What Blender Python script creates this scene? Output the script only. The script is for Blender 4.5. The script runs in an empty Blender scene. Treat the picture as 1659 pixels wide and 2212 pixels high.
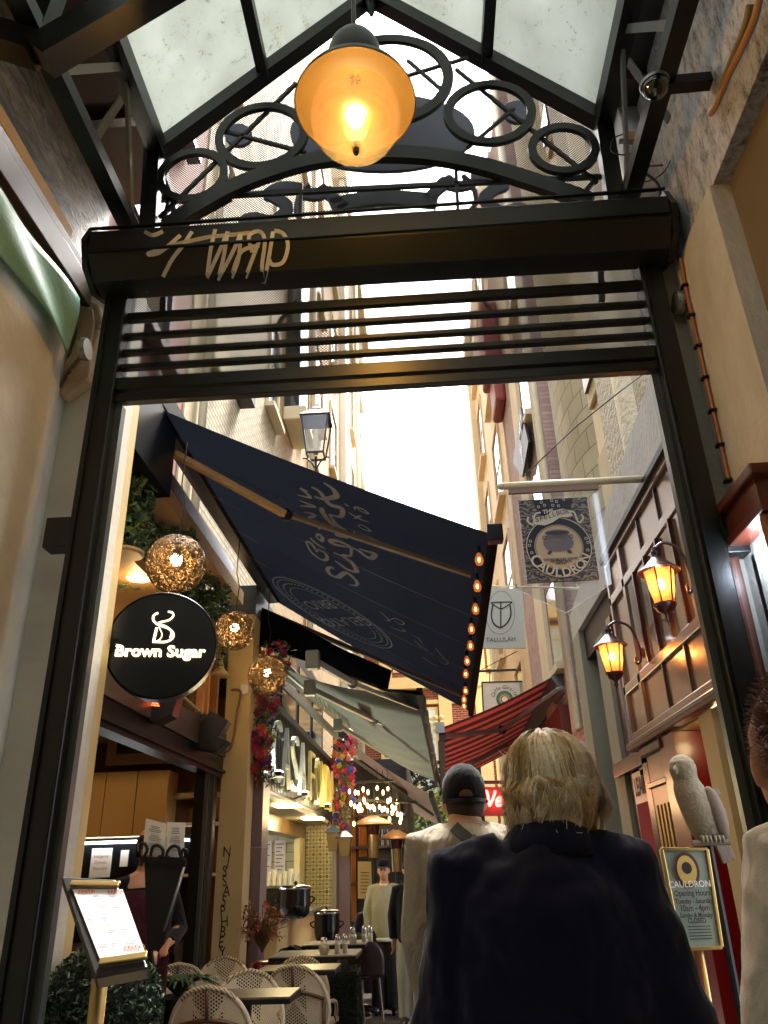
import bpy, bmesh, math, random
from mathutils import Vector, Matrix, Quaternion
R_ = math.radians
random.seed(7)
sc = bpy.context.scene
V = Vector
# ---------------------------------------------------------------- camera
FPX = 1661.0; CX = 829.5; CY = 1106.0
TH = R_(25.0); PSI = R_(2.87); ROLL = R_(1.77)
CAM = V((0, 0, 1.45))
fwd = V((-math.sin(PSI)*math.cos(TH), math.cos(PSI)*math.cos(TH), math.sin(TH)))
r0 = V((math.cos(PSI), math.sin(PSI), 0)); u0 = r0.cross(fwd)
rgt = r0*math.cos(ROLL) - u0*math.sin(ROLL); upv = r0*math.sin(ROLL) + u0*math.cos(ROLL)
cd = bpy.data.cameras.new('camera'); cam = bpy.data.objects.new('camera', cd); sc.collection.objects.link(cam)
m = Matrix((( rgt.x, upv.x, -fwd.x, CAM.x), (rgt.y, upv.y, -fwd.y, CAM.y), (rgt.z, upv.z, -fwd.z, CAM.z), (0, 0, 0, 1)))
cam.matrix_world = m
cd.sensor_fit = 'VERTICAL'; cd.sensor_height = 36.0; cd.lens = 36*FPX/2212; cd.clip_end = 500; cd.clip_start = .05
sc.camera = cam
# ---------------------------------------------------------------- world, sun, exposure
w = bpy.data.worlds.new('World'); sc.world = w; w.use_nodes = True
nt = w.node_tree; bg = nt.nodes['Background']
sky = nt.nodes.new('ShaderNodeTexSky'); sky.sky_type = 'NISHITA'; sky.sun_disc = False
SUN_EL, SUN_ROT = R_(62), R_(15)
sky.sun_elevation = SUN_EL; sky.sun_rotation = SUN_ROT; sky.dust_density = 3.0; sky.air_density = 1.0; sky.ozone_density = .6
bwn = nt.nodes.new('ShaderNodeRGBToBW'); mxn = nt.nodes.new('ShaderNodeMixRGB'); mxn.inputs[0].default_value = .72; nt.links.new(sky.outputs[0], bwn.inputs[0]); nt.links.new(sky.outputs[0], mxn.inputs[1]); nt.links.new(bwn.outputs[0], mxn.inputs[2]); nt.links.new(mxn.outputs[0], bg.inputs[0]); bg.inputs[1].default_value = 0.15
sd = bpy.data.lights.new('sun', 'SUN'); sd.energy = 1.5; sd.angle = R_(20); sd.color = (1, .95, .86)
so = bpy.data.objects.new('sun', sd); sc.collection.objects.link(so)
sdir = V((math.sin(SUN_ROT)*math.cos(SUN_EL), math.cos(SUN_ROT)*math.cos(SUN_EL), math.sin(SUN_EL)))
so.rotation_euler = sdir.to_track_quat('Z', 'Y').to_euler()
sc.view_settings.view_transform = 'Standard'; sc.view_settings.look = 'None'
sc.view_settings.exposure = 3.65; sc.view_settings.gamma = 1.0
# ---------------------------------------------------------------- measuring helper: where a sight line meets a plane of the place
def ray(px, py): return fwd + rgt*((px-CX)/FPX) - upv*((py-CY)/FPX)
def A(px, py, X=None, Y=None, Z=None):
    d = ray(px, py)
    t = (X-CAM.x)/d.x if X is not None else (Y-CAM.y)/d.y if Y is not None else (Z-CAM.z)/d.z
    return CAM + d*t
def AP(px, py, p0, n):
    d = ray(px, py); return CAM + d*((p0-CAM).dot(n)/d.dot(n))
# ---------------------------------------------------------------- objects
def link(o): sc.collection.objects.link(o); return o
def thing(name, label, cat, loc=(0, 0, 0), rz=0, group=None, kind=None):
    o = bpy.data.objects.new(name, None); o.empty_display_size = .1; link(o)
    o.location = loc; o.rotation_euler = (0, 0, rz)
    o.matrix_basis = Matrix.Translation(V(loc)) @ Matrix.Rotation(rz, 4, 'Z')
    tag(o, label, cat, group, kind); return o
def tag(o, label=None, cat=None, group=None, kind=None):
    if label: o['label'] = label
    if cat: o['category'] = cat
    if group: o['group'] = group
    if kind: o['kind'] = kind
    return o
def wm(o):
    M = o.matrix_basis.copy(); p = o.parent
    while p: M = p.matrix_basis @ M; p = p.parent
    return M
def copy_tree(o, parent=None):
    c = o.copy(); link(c); c.parent = parent
    for ch in list(o.children): copy_tree(ch, c)
    return c
def H(h):
    def f(c): c /= 255; return c/12.92 if c <= .04045 else ((c+.055)/1.055)**2.4
    return (f(int(h[0:2], 16)), f(int(h[2:4], 16)), f(int(h[4:6], 16)))
# ---------------------------------------------------------------- mesh builder (world coordinates in, stored relative to the parent)
class MB:
    def __init__(s): s.v = []; s.f = []; s.mi = []; s.uv = None; s.cm = 0; s.col = None
    def add(s, vs, fs):
        b = len(s.v); s.v += [V(x) for x in vs]; s.f += [tuple(i+b for i in f) for f in fs]; s.mi += [s.cm]*len(fs); return b
    def box(s, x0, x1, y0, y1, z0, z1):
        s.add([(x0,y0,z0),(x1,y0,z0),(x1,y1,z0),(x0,y1,z0),(x0,y0,z1),(x1,y0,z1),(x1,y1,z1),(x0,y1,z1)],
              [(0,3,2,1),(4,5,6,7),(0,1,5,4),(1,2,6,5),(2,3,7,6),(3,0,4,7)]); return s
    def bar(s, p, q, w_, h_, up=(0, 0, 1)):
        p, q = V(p), V(q); d = (q-p).normalized(); up = V(up)
        if abs(d.dot(up)) > .98: up = V((0, 1, 0))
        sx = d.cross(up).normalized(); uz = sx.cross(d).normalized(); a = sx*(w_/2); b = uz*(h_/2)
        s.add([p-a-b, p+a-b, p+a+b, p-a+b, q-a-b, q+a-b, q+a+b, q-a+b],
              [(0,1,2,3),(4,7,6,5),(0,4,5,1),(1,5,6,2),(2,6,7,3),(3,7,4,0)]); return s
    def tube(s, pts, r, n=8, closed=False, cap=True):
        pts = [V(p) for p in pts]; m_ = len(pts); rs = r if isinstance(r, (list, tuple)) else [r]*m_
        vs = []; ref = None
        for i in range(m_):
            a = pts[(i-1) % m_] if (i > 0 or closed) else pts[i]; b = pts[(i+1) % m_] if (i < m_-1 or closed) else pts[i]
            d = (b-a)
            d = d.normalized() if d.length > 1e-9 else V((0, 0, 1))
            if ref is None: ref = d.orthogonal().normalized()
            ref = (ref - d*ref.dot(d)); ref = ref.normalized() if ref.length > 1e-6 else d.orthogonal().normalized()
            bi = d.cross(ref)
            rr = rs[i]
            ra, rb = (rr if isinstance(rr, (tuple, list)) else (rr, rr))
            for k in range(n):
                t = 2*math.pi*k/n; vs.append(pts[i] + ref*(math.cos(t)*ra) + bi*(math.sin(t)*rb))
        fs = []
        for i in range(m_ if closed else m_-1):
            j = (i+1) % m_
            for k in range(n): fs.append((i*n+k, i*n+(k+1) % n, j*n+(k+1) % n, j*n+k))
        if cap and not closed: fs.append(tuple(range(n-1, -1, -1))); fs.append(tuple((m_-1)*n+k for k in range(n)))
        s.add(vs, fs); return s
    def lathe(s, prof, c=(0, 0, 0), axis=(0, 0, 1), n=20, cap=False):
        c = V(c); ax = V(axis).normalized(); a = ax.orthogonal().normalized()
        if abs(ax.z) > .99: a = V((1, 0, 0))
        b = ax.cross(a); vs = []
        for r, h in prof:
            for k in range(n):
                t = 2*math.pi*k/n; vs.append(c + ax*h + a*(r*math.cos(t)) + b*(r*math.sin(t)))
        fs = []
        for i in range(len(prof)-1):
            for k in range(n): fs.append((i*n+k, i*n+(k+1) % n, (i+1)*n+(k+1) % n, (i+1)*n+k))
        if cap: fs.append(tuple(range(n-1, -1, -1))); fs.append(tuple((len(prof)-1)*n+k for k in range(n)))
        s.add(vs, fs); return s
    def ball(s, c, r, n=14, m_=8, sc_=(1, 1, 1), rot=None):
        c = V(c); vs = []; 
        for i in range(m_+1):
            ph = math.pi*i/m_
            for k in range(n):
                t = 2*math.pi*k/n; p = V((math.sin(ph)*math.cos(t)*sc_[0], math.sin(ph)*math.sin(t)*sc_[1], math.cos(ph)*sc_[2]))*r
                if rot: p = rot @ p
                vs.append(c+p)
        fs = []
        for i in range(m_):
            for k in range(n): fs.append((i*n+k, (i+1)*n+k, (i+1)*n+(k+1) % n, i*n+(k+1) % n))
        s.add(vs, fs); return s
    def poly(s, pts, th=(0, 0, 0)):
        th = V(th); pts = [V(p) for p in pts]; n = len(pts)
        if th.length < 1e-9: s.add(pts, [tuple(range(n))]); return s
        s.add(pts+[p+th for p in pts], [tuple(range(n-1, -1, -1)), tuple(range(n, 2*n))] + [(i, (i+1) % n, n+(i+1) % n, n+i) for i in range(n)]); return s
    def ribbon(s, pts, w_, nrm, off=0, th=0):
        pts = [V(p) for p in pts]; n_ = V(nrm).normalized(); m_ = len(pts); vs = []
        for i in range(m_):
            d = pts[min(i+1, m_-1)] - pts[max(i-1, 0)]
            sd_ = d.cross(n_); sd_ = sd_.normalized() if sd_.length > 1e-9 else V((1, 0, 0))
            ww = w_[i] if isinstance(w_, (list, tuple)) else w_
            vs += [pts[i]+sd_*ww/2+n_*off, pts[i]-sd_*ww/2+n_*off]
        s.add(vs, [(2*i, 2*i+1, 2*i+3, 2*i+2) for i in range(m_-1)]); return s
    def grid(s, fn, nu, nv, uv=True):
        b = len(s.v); vs = []; 
        for j in range(nv+1):
            for i in range(nu+1): vs.append(fn(i/nu, j/nv))
        fs = [(j*(nu+1)+i, j*(nu+1)+i+1, (j+1)*(nu+1)+i+1, (j+1)*(nu+1)+i) for j in range(nv) for i in range(nu)]
        s.add(vs, fs)
        if uv:
            if s.uv is None: s.uv = {}
            for j in range(nv+1):
                for i in range(nu+1): s.uv[b+j*(nu+1)+i] = (i/nu, j/nv)
        return s
    def text(s, body, size, O, xd, yd, align='CENTER', ext=0.0, shear=0.0, sx=1.0, fn=None, off=0.0, bold=0.0):
        cu = bpy.data.curves.new('t', 'FONT'); cu.body = body; cu.size = size; cu.align_x = align; cu.align_y = 'CENTER'
        cu.extrude = ext; cu.shear = shear; cu.resolution_u = 3; cu.offset = bold
        o = bpy.data.objects.new('t', cu); me = o.to_mesh()
        O = V(O) if O is not None else None; 
        if fn is None: xd = V(xd).normalized(); yd = V(yd).normalized(); zd = xd.cross(yd)
        vs = [(fn(v.co.x*sx, v.co.y) if fn else O + xd*v.co.x*sx + yd*v.co.y + zd*(v.co.z+off)) for v in me.vertices]
        s.add(vs, [tuple(p.vertices) for p in me.polygons])
        o.to_mesh_clear(); bpy.data.objects.remove(o); bpy.data.curves.remove(cu); return s
    def build(s, name, mats, parent=None, smooth=False, label=None, cat=None, group=None, kind=None, bevel=0, remesh=0, sm=0, weld=False, solid=0, sub=0, auto=None, disp=0, dsz=.12):
        me = bpy.data.meshes.new(name)
        inv = wm(parent).inverted() if parent else Matrix()
        me.from_pydata([inv @ v for v in s.v], [], s.f)
        for mm in (mats if isinstance(mats, (list, tuple)) else [mats]): me.materials.append(mm)
        me.polygons.foreach_set('material_index', s.mi)
        if smooth: me.polygons.foreach_set('use_smooth', [True]*len(s.f))
        if s.uv:
            ul = me.uv_layers.new(name='uv')
            for l in me.loops: ul.data[l.index].uv = s.uv.get(l.vertex_index, (0, 0))
        if s.col:
            at = me.attributes.new('rnd', 'FLOAT', 'POINT'); at.data.foreach_set('value', (s.col+[0]*len(s.v))[:len(s.v)])
        me.update(); me.validate()
        if weld:
            bm = bmesh.new(); bm.from_mesh(me); bmesh.ops.remove_doubles(bm, verts=bm.verts, dist=1e-5); bmesh.ops.recalc_face_normals(bm, faces=bm.faces); bm.to_mesh(me); bm.free()
        o = link(bpy.data.objects.new(name, me)); o.parent = parent
        if bevel:
            b = o.modifiers.new('b', 'BEVEL'); b.width = bevel; b.segments = 2; b.limit_method = 'ANGLE'; b.angle_limit = R_(40)
        if remesh:
            r = o.modifiers.new('r', 'REMESH'); r.mode = 'VOXEL'; r.voxel_size = remesh; r.use_smooth_shade = True
        if disp:
            tx = bpy.data.textures.new('folds', 'CLOUDS'); tx.noise_scale = dsz; tx.noise_depth = 2; q = o.modifiers.new('d', 'DISPLACE'); q.texture = tx; q.strength = disp; q.mid_level = .5; q.texture_coords = 'LOCAL'
        if sm:
            q = o.modifiers.new('s', 'SMOOTH'); q.iterations = sm; q.factor = .5
        if solid:
            q = o.modifiers.new('t', 'SOLIDIFY'); q.thickness = solid; q.offset = 0
        if sub:
            q = o.modifiers.new('u', 'SUBSURF'); q.levels = sub; q.render_levels = sub
        tag(o, label, cat, group, kind); return o
def circ(c, r, n=32, a=(1, 0, 0), b=(0, 0, 1), t0=0, t1=2*math.pi):
    c = V(c); a = V(a); b = V(b); full = abs(t1-t0-2*math.pi) < 1e-6
    return [c + a*(r*math.cos(t0+(t1-t0)*k/(n if full else n-1))) + b*(r*math.sin(t0+(t1-t0)*k/(n if full else n-1))) for k in range(n)]
def smooth_path(pts, n=6):
    pts = [V(p) for p in pts]; out = []
    for i in range(len(pts)-1):
        p0 = pts[max(i-1, 0)]; p1 = pts[i]; p2 = pts[i+1]; p3 = pts[min(i+2, len(pts)-1)]
        for k in range(n):
            t = k/n; out.append(.5*((2*p1) + (p2-p0)*t + (2*p0-5*p1+4*p2-p3)*t*t + (3*p1-p0-3*p2+p3)*t**3))
    return out+[pts[-1]]
# ---------------------------------------------------------------- materials
class NT:
    def __init__(s, name):
        s.m = bpy.data.materials.new(name); s.m.use_nodes = True; s.t = s.m.node_tree; s.b = s.t.nodes['Principled BSDF']; s.out = s.t.nodes['Material Output']
    def n(s, typ, **k):
        nd = s.t.nodes.new('ShaderNode'+typ)
        for a, b in k.items():
            if a.startswith('i_'):
                key = a[2:]; key = int(key) if key.isdigit() else key.replace('_', ' ')
                nd.inputs[key].default_value = b
            else: setattr(nd, a, b)
        return nd
    def l(s, a, b): s.t.links.new(a, b)
    def coord(s): return s.n('TexCoord').outputs['Object']
    def math(s, op, a, b=None, c=None):
        nd = s.n('Math', operation=op)
        for i, x in enumerate((a, b, c)):
            if x is None: continue
            if hasattr(x, 'links') or hasattr(x, 'is_linked'): s.l(x, nd.inputs[i])
            else: nd.inputs[i].default_value = x
        return nd.outputs[0]
    def mix(s, fac, a, b, blend='MIX'):
        nd = s.n('MixRGB', blend_type=blend)
        for i, x in zip((0, 1, 2), (fac, a, b)):
            if hasattr(x, 'is_linked'): s.l(x, nd.inputs[i])
            elif i == 0: nd.inputs[0].default_value = x
            else: nd.inputs[i].default_value = (*x[:3], 1)
        return nd.outputs[0]
    def noise(s, scale, detail=4, rough=.6, vec=None, dist=0):
        nd = s.n('TexNoise'); nd.inputs['Scale'].default_value = scale; nd.inputs['Detail'].default_value = detail; nd.inputs['Roughness'].default_value = rough
        nd.inputs['Distortion'].default_value = dist
        s.l(vec if vec is not None else s.coord(), nd.inputs['Vector']); return nd.outputs['Fac']
    def ramp(s, fac, stops):
        nd = s.n('ValToRGB'); cr = nd.color_ramp
        while len(cr.elements) < len(stops): cr.elements.new(.5)
        for e, (p, c) in zip(cr.elements, stops): e.position = p; e.color = (*(c if isinstance(c, tuple) else (c, c, c)), 1)
        s.l(fac, nd.inputs[0]); return nd.outputs[0]
    def bump(s, h, strength=.3, dist=.01):
        nd = s.n('Bump'); nd.inputs['Strength'].default_value = strength; nd.inputs['Distance'].default_value = dist
        s.l(h, nd.inputs['Height']); s.l(nd.outputs[0], s.b.inputs['Normal'])
    def setc(s, c):
        if hasattr(c, 'is_linked'): s.l(c, s.b.inputs['Base Color'])
        else: s.b.inputs['Base Color'].default_value = (*c[:3], 1)
    def scaled(s, x, y, z):
        nd = s.n('Mapping'); nd.inputs['Scale'].default_value = (x, y, z); s.l(s.coord(), nd.inputs[0]); return nd.outputs[0]
def dim(c, k): return tuple(min(1, x*k) for x in c)
def mat(name, col, rough=.6, metal=0, var=.2, scale=5, bump=.15, bscale=80, bd=.004, spec=.5, vec=None, dirt=0, coat=0):
    q = NT(name); v = q.scaled(*vec) if vec else None
    c = q.mix(q.noise(scale, 5, .65, v), dim(col, 1-var), dim(col, 1+var))
    if dirt:
        d = q.ramp(q.noise(scale*.45, 6, .7, v, .6), [(.45, 0.0), (.75, 1.0)])
        c = q.mix(q.math('MULTIPLY', d, dirt), c, dim(col, .35))
    q.setc(c); q.b.inputs['Roughness'].default_value = rough; q.b.inputs['Metallic'].default_value = metal
    q.b.inputs['Specular IOR Level'].default_value = spec
    if coat: q.b.inputs['Coat Weight'].default_value = coat; q.b.inputs['Coat Roughness'].default_value = .15
    if bump: q.bump(q.noise(bscale, 3, .6, v), bump, bd)
    return q.m
def emis(name, col, strength):
    q = NT(name); q.b.inputs['Base Color'].default_value = (*col, 1); q.b.inputs['Emission Color'].default_value = (*col, 1); q.b.inputs['Emission Strength'].default_value = strength; return q.m
def planevec(q, ax):
    sp = q.n('SeparateXYZ'); q.l(q.coord(), sp.inputs[0]); cb = q.n('CombineXYZ')
    a, b = {'x': (1, 2), 'y': (0, 2), 'z': (0, 1)}[ax]
    q.l(sp.outputs[a], cb.inputs[0]); q.l(sp.outputs[b], cb.inputs[1]); return cb.outputs[0]
def brick(name, c1, c2, mortar, ax='x', bw=.23, rh=.08, ms=.012, rough=.85, var=.25, painted=False):
    q = NT(name); v = planevec(q, ax); b = q.n('TexBrick'); q.l(v, b.inputs['Vector'])
    b.inputs['Color1'].default_value = (*c1, 1); b.inputs['Color2'].default_value = (*c2, 1); b.inputs['Mortar'].default_value = (*mortar, 1)
    b.inputs['Scale'].default_value = 1; b.inputs['Mortar Size'].default_value = ms; b.inputs['Brick Width'].default_value = bw; b.inputs['Row Height'].default_value = rh
    b.inputs['Mortar Smooth'].default_value = .3
    n1 = q.noise(1.3, 6, .7); c = q.mix(1, b.outputs['Color'], q.ramp(n1, [(.25, 1-var), (.75, 1+var*.4)]), 'MULTIPLY')
    q.setc(c); q.b.inputs['Roughness'].default_value = rough
    h = q.math('ADD', q.math('MULTIPLY', b.outputs['Fac'], -1.0), q.math('MULTIPLY', q.noise(30, 4), .5)); q.bump(h, .6, .012); return q.m
def perf(name, col, pitch=.013, hole=.36, ax='y', rough=.5):
    q = NT(name); v = planevec(q, ax); mp = q.n('Mapping'); mp.inputs['Rotation'].default_value = (0, 0, R_(45)); q.l(v, mp.inputs[0])
    vo = q.n('TexVoronoi', voronoi_dimensions='2D'); vo.inputs['Scale'].default_value = 1/pitch; vo.inputs['Randomness'].default_value = 0; q.l(mp.outputs[0], vo.inputs['Vector'])
    a = q.math('GREATER_THAN', vo.outputs['Distance'], hole); q.setc(col); q.b.inputs['Roughness'].default_value = rough; q.l(a, q.b.inputs['Alpha']); return q.m
def translucent(name, col, tcol, fac=.5, rough=.8, var=.2, scale=3, clear=0, vec=None, bump=0):
    q = NT(name); v = q.scaled(*vec) if vec else None; n_ = q.noise(scale, 6, .65, v); c = q.mix(n_, dim(tcol, 1-var), dim(tcol, 1+var)); c2 = q.mix(n_, dim(col, 1-var), dim(col, 1+var))
    q.setc(c2); q.b.inputs['Roughness'].default_value = rough
    t = q.n('BsdfTranslucent'); q.l(c, t.inputs[0]); mx = q.n('MixShader'); mx.inputs[0].default_value = fac
    q.l(q.b.outputs[0], mx.inputs[1]); q.l(t.outputs[0], mx.inputs[2]); o = mx.outputs[0]
    if clear:
        tr = q.n('BsdfTransparent'); tr.inputs[0].default_value = (*dim(tcol, 1), 1); m2 = q.n('MixShader'); m2.inputs[0].default_value = clear; q.l(o, m2.inputs[1]); q.l(tr.outputs[0], m2.inputs[2]); o = m2.outputs[0]
    if bump: q.bump(q.noise(40, 3, .6, v), bump, .01)
    q.l(o, q.out.inputs[0]); return q.m
def clearglass(name, tint=(.95, .97, .96), a=.12, rough=.02):
    q = NT(name); q.b.inputs['Base Color'].default_value = (*tint, 1); q.b.inputs['Roughness'].default_value = rough; q.b.inputs['Specular IOR Level'].default_value = .8
    tr = q.n('BsdfTransparent'); tr.inputs[0].default_value = (*tint, 1); mx = q.n('MixShader'); mx.inputs[0].default_value = 1-a
    gl = q.n('BsdfGlossy'); gl.inputs['Roughness'].default_value = rough; q.l(gl.outputs[0], mx.inputs[1]); q.l(tr.outputs[0], mx.inputs[2]); q.l(mx.outputs[0], q.out.inputs[0]); return q.m
def wood(name, c1, c2, ax=2, rough=.35, scale=3, coat=.3):
    q = NT(name); sc3 = [14, 14, 14]; sc3[ax] = 1.2; v = q.scaled(*sc3)
    n_ = q.noise(scale, 6, .7, v, 1.5); q.setc(q.mix(n_, c1, c2)); q.b.inputs['Roughness'].default_value = rough; q.b.inputs['Coat Weight'].default_value = coat; q.b.inputs['Coat Roughness'].default_value = .2
    q.bump(n_, .15, .003); return q.m
def plight(name, loc, power, col=(1, .72, .38), r=.04, parent=None):
    ld = bpy.data.lights.new(name, 'POINT'); ld.energy = power; ld.color = col; ld.shadow_soft_size = r
    o = link(bpy.data.objects.new(name, ld)); o.parent = parent
    o.location = (wm(parent).inverted() @ V(loc)) if parent else loc; return o
WARM = (1, .66, .3)
M = dict(
 black=mat('black painted steel', H('080d0c'), .38, 0, .35, 9, .12, 60), blackm=mat('satin black metal', H('0e0f11'), .35, .2, .3, 8, .08),
 darkbox=mat('dark green shutter steel', H('1a1d19'), .45, .1, .4, 5, .1, 50, dirt=.5),
 iron=mat('wrought iron', H('131618'), .5, .2, .3, 8, .15), grey=mat('grey painted timber', H('6d6f66'), .6, 0, .15, 4, .1),
 cream=mat('cream plaster', H('d8d2c2'), .85, 0, .14, 1.6, .35, 28, .008, dirt=.42), cream2=mat('warm cream paint', H('d8bd84'), .6, 0, .1, 3, .1, 40, dirt=.18),
 creamd=mat('corbel plaster', H('c5ab84'), .7, 0, .15, 6, .1, 40), brass=mat('polished brass', (.5, .35, .14), .33, 1, .15, 6, .03),
 white=mat('white enamel', H('e8e4d8'), .4, 0, .05, 4, .03), paper=mat('printed paper', H('ece8de'), .55, 0, .04, 8, 0),
 ink=mat('black ink', H('1c1a1a'), .6, 0, .1, 8, 0), red=mat('red gloss paint', H('7a1012'), .3, 0, .15, 4, .05, coat=.4),
 darkwood=wood('dark stained timber', H('2c1712'), H('4b2a20')), redwood=wood('mahogany timber', H('3f160c'), H('74321a')), oak=wood('pale timber batten', H('a5835a'), H('c9a878'), 1, .6, 3, 0),
 maroon=wood('maroon glossy timber', H('2f0f10'), H('4e1a18'), 2, .25), panelw=wood('brown gloss panelling', H('5a4640'), H('7c655a'), 1, .22, 3, .6),
 steel=mat('galvanised steel', H('9a9c96'), .35, .8, .2, 6, .1), skin=mat('skin', H('c68e6c'), .5, 0, .1, 10, .05, 200), navy=mat('navy wool coat', H('141522'), .95, 0, .3, 30, .35, 260, .006, spec=.15),
 leaf=mat('dark green leaves', H('35502a'), .5, 0, .45, 7, 0), leaf2=mat('artificial foliage', H('2f4a2c'), .45, 0, .5, 5, 0), rubber=mat('black rubber', H('0e0e10'), .5),
)
# ================================================================ SETTING
def gz(y): return 0.0 if y < 3 else (-.02*(y-3) if y < 20 else -.34)
q = NT('bluestone paving'); v = planevec(q, 'z'); b = q.n('TexBrick'); q.l(v, b.inputs['Vector']); b.inputs['Scale'].default_value = 1
b.inputs['Brick Width'].default_value = .6; b.inputs['Row Height'].default_value = .4; b.inputs['Mortar Size'].default_value = .006
b.inputs['Color1'].default_value = (*H('4a4a4c'), 1); b.inputs['Color2'].default_value = (*H('5a5856'), 1); b.inputs['Mortar'].default_value = (*H('26262a'), 1)
q.setc(q.mix(1, b.outputs['Color'], q.ramp(q.noise(3, 6, .7), [(.3, .6), (.75, 1.15)]), 'MULTIPLY')); q.b.inputs['Roughness'].default_value = .45; q.bump(q.noise(25, 5), .3, .006)
g = MB(); xs = [-60, -6, -2.3, 2.3, 6, 60]; ys = [-60, -8, 3, 6, 10, 15, 20, 34, 140]
g.add([(x, y, gz(y)) for y in ys for x in xs], [(j*6+i, j*6+i+1, (j+1)*6+i+1, (j+1)*6+i) for j in range(8) for i in range(5)])
g.build('ground', q.m, kind='structure')

def wallthing(name, label, cat='wall', loc=(0, 0, 0)): return thing(name, label, cat, loc)
# ---------------------------------------------------------------- left and right arcade walls (foreground)
stone = NT('rough peeling render'); n1 = stone.noise(7, 8, .75, stone.scaled(1, .55, 1.6), 1.6); stone.setc(stone.ramp(n1, [(.3, H('2e2319')), (.45, H('75654c')), (.6, H('a8977a')), (.78, H('d5cdbb'))]))
stone.b.inputs['Roughness'].default_value = .55; stone.bump(n1, 1, .05); stone = stone.m
lw = wallthing('plaster_wall', 'smooth cream plaster wall with rough peeling render above, left of the shutter gate', loc=(-2.05, 0, 0))
XL0 = -2.0
m_ = MB(); m_.box(-2.25, XL0, -9, 3.62, 0, 4.93); m_.box(-2.25, -1.735, 3.62, 3.95, 0, 4.93); m_.build('wall', M['cream'], lw)
m_ = MB(); m_.box(-2.25, XL0-.01, -9, 3.8, 4.93, 5.9); m_.build('upper_render', stone, lw)
m_ = MB(); m_.box(-2.02, XL0+.05, -9, 3.3, 4.83, 4.93); m_.build('ledge', M['creamd'], lw, bevel=.01)
rwc = mat('textured grey brown render', H('dad6ce'), .8, 0, .2, 3.5, .6, 35, .012, dirt=.4, vec=(1, 1, .55))
rw = wallthing('rendered_wall', 'mottled grey brown rendered wall with peeling top, right of the shutter gate', loc=(1.6, 0, 0))
peel = NT('flaking white render'); n1 = peel.noise(16, 9, .8, peel.scaled(1, 1, .4), .2); peel.setc(peel.ramp(n1, [(.34, H('3a3836')), (.44, H('98948e')), (.52, H('c4c2be')), (.7, H('e6e6e6'))])); peel.b.inputs['Roughness'].default_value = .6; peel.bump(n1, .8, .03); peel = peel.m
m_ = MB(); m_.box(1.5, 1.75, 2.84, 3.45, 0, 4.45); m_.build('wall', rwc, rw)
m_ = MB(); m_.box(1.6, 1.75, -9, 2.84, 0, 4.45); m_.build('recessed_wall', mat('brown ochre render', H('7d6c52'), .8, 0, .15, 3, .3, 35, .008, dirt=.25), rw)
m_ = MB(); m_.box(1.52, 1.75, -9, 3.45, 4.45, 5.9); m_.build('upper_render', peel, rw)
m_ = MB(); m_.box(1.4, 1.75, 3.45, 3.6, 0, 5.9); m_.build('return_wall', mat('pale grey render', H('a9a89e'), .85, 0, .15, 3, .6, 40, .01, dirt=.2), rw)
# unseen wall added behind the viewer to block sky, keeps the passage dim
bw_ = wallthing('end_wall', 'unseen brown end wall added behind the viewer to keep out sky light', loc=(0, -9, 0)); MB().box(-2.2, 1.7, -9.3, -9.0, 0, 8).build('wall', mat('brown paint', H('5b4936'), .8), bw_)
# soffits beside the roof light
for sx, xa, xb, lab in ((-1, -2.25, -1.62, 'brown boarded soffit along the left edge of the glass roof'), (1, 1.36, 1.75, 'dark grey soffit along the right edge of the glass roof')):
    so_ = thing('eaves_soffit', lab, 'soffit', ((xa+xb)/2, 0, 5.9)); m_ = MB(); m_.box(xa, xb, -9, 3.8 if sx > 0 else 3.95, 5.82, 5.9)
    m_.build('boards', mat('brown board %d' % sx, H('4a3322') if sx < 0 else H('3c3a38'), .6, 0, .3, 4, .2, 30, vec=(6, .5, 1)), so_)
    for k in range(8): MB().box(xa+.02, xb-.02, 3.2-k*1.5, 3.26-k*1.5, 5.74, 5.82).build('joist', M['darkwood'], so_)
# ---------------------------------------------------------------- shutter gate
GY = 3.4
gate = thing('shutter_gate', 'tall dark green steel gate frame with roller box, louvre bars and gold spray tag', 'gate', (-.16, GY, 0))
for x0, x1, nm in ((-1.715, -1.59, 0), (1.275, 1.395, 1)):
    p = MB().box(x0, x1, GY-.06, GY+.08, 0, 4.55).build('post', M['black'], gate, bevel=.008)
    xs_ = x1 if nm == 0 else x0-.035
    MB().box(xs_, xs_+.035, GY+.0, GY+.05, 0, 3.75).build('guide_channel', mat('worn guide channel %d' % nm, H('5c6260'), .35, .6, .3, 5, .1), p)
    MB().box((x0+.02), (x0+.035), GY-.075, GY-.06, 0, 4.5).build('edge_bead', M['black'], p)
    hk = MB()
    if nm == 0: hk.box(-1.84, -1.715, GY-.05, GY+.05, 2.92, 3.08)
    else: hk.box(1.395, 1.51, GY-.05, GY+.05, 2.72, 2.92)
    hk.build('wall_bracket', M['black'], p, bevel=.005)
    ft = MB().box(x0-.03, x1+.03, GY-.1, GY+.12, 0, .02).build('foot_plate', M['black'], p)
    dk = MB(); cx_ = x0-.09 if nm == 0 else x1+.06; dk.lathe([(0, -.02), (.06, -.02), (.065, 0), (.06, .02), (0, .02)], (cx_, GY-.02, 4.12 if nm == 0 else 4.18), (1, 0, 0), 18)
    dk.build('pulley_plate', M['steel'], p)
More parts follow.
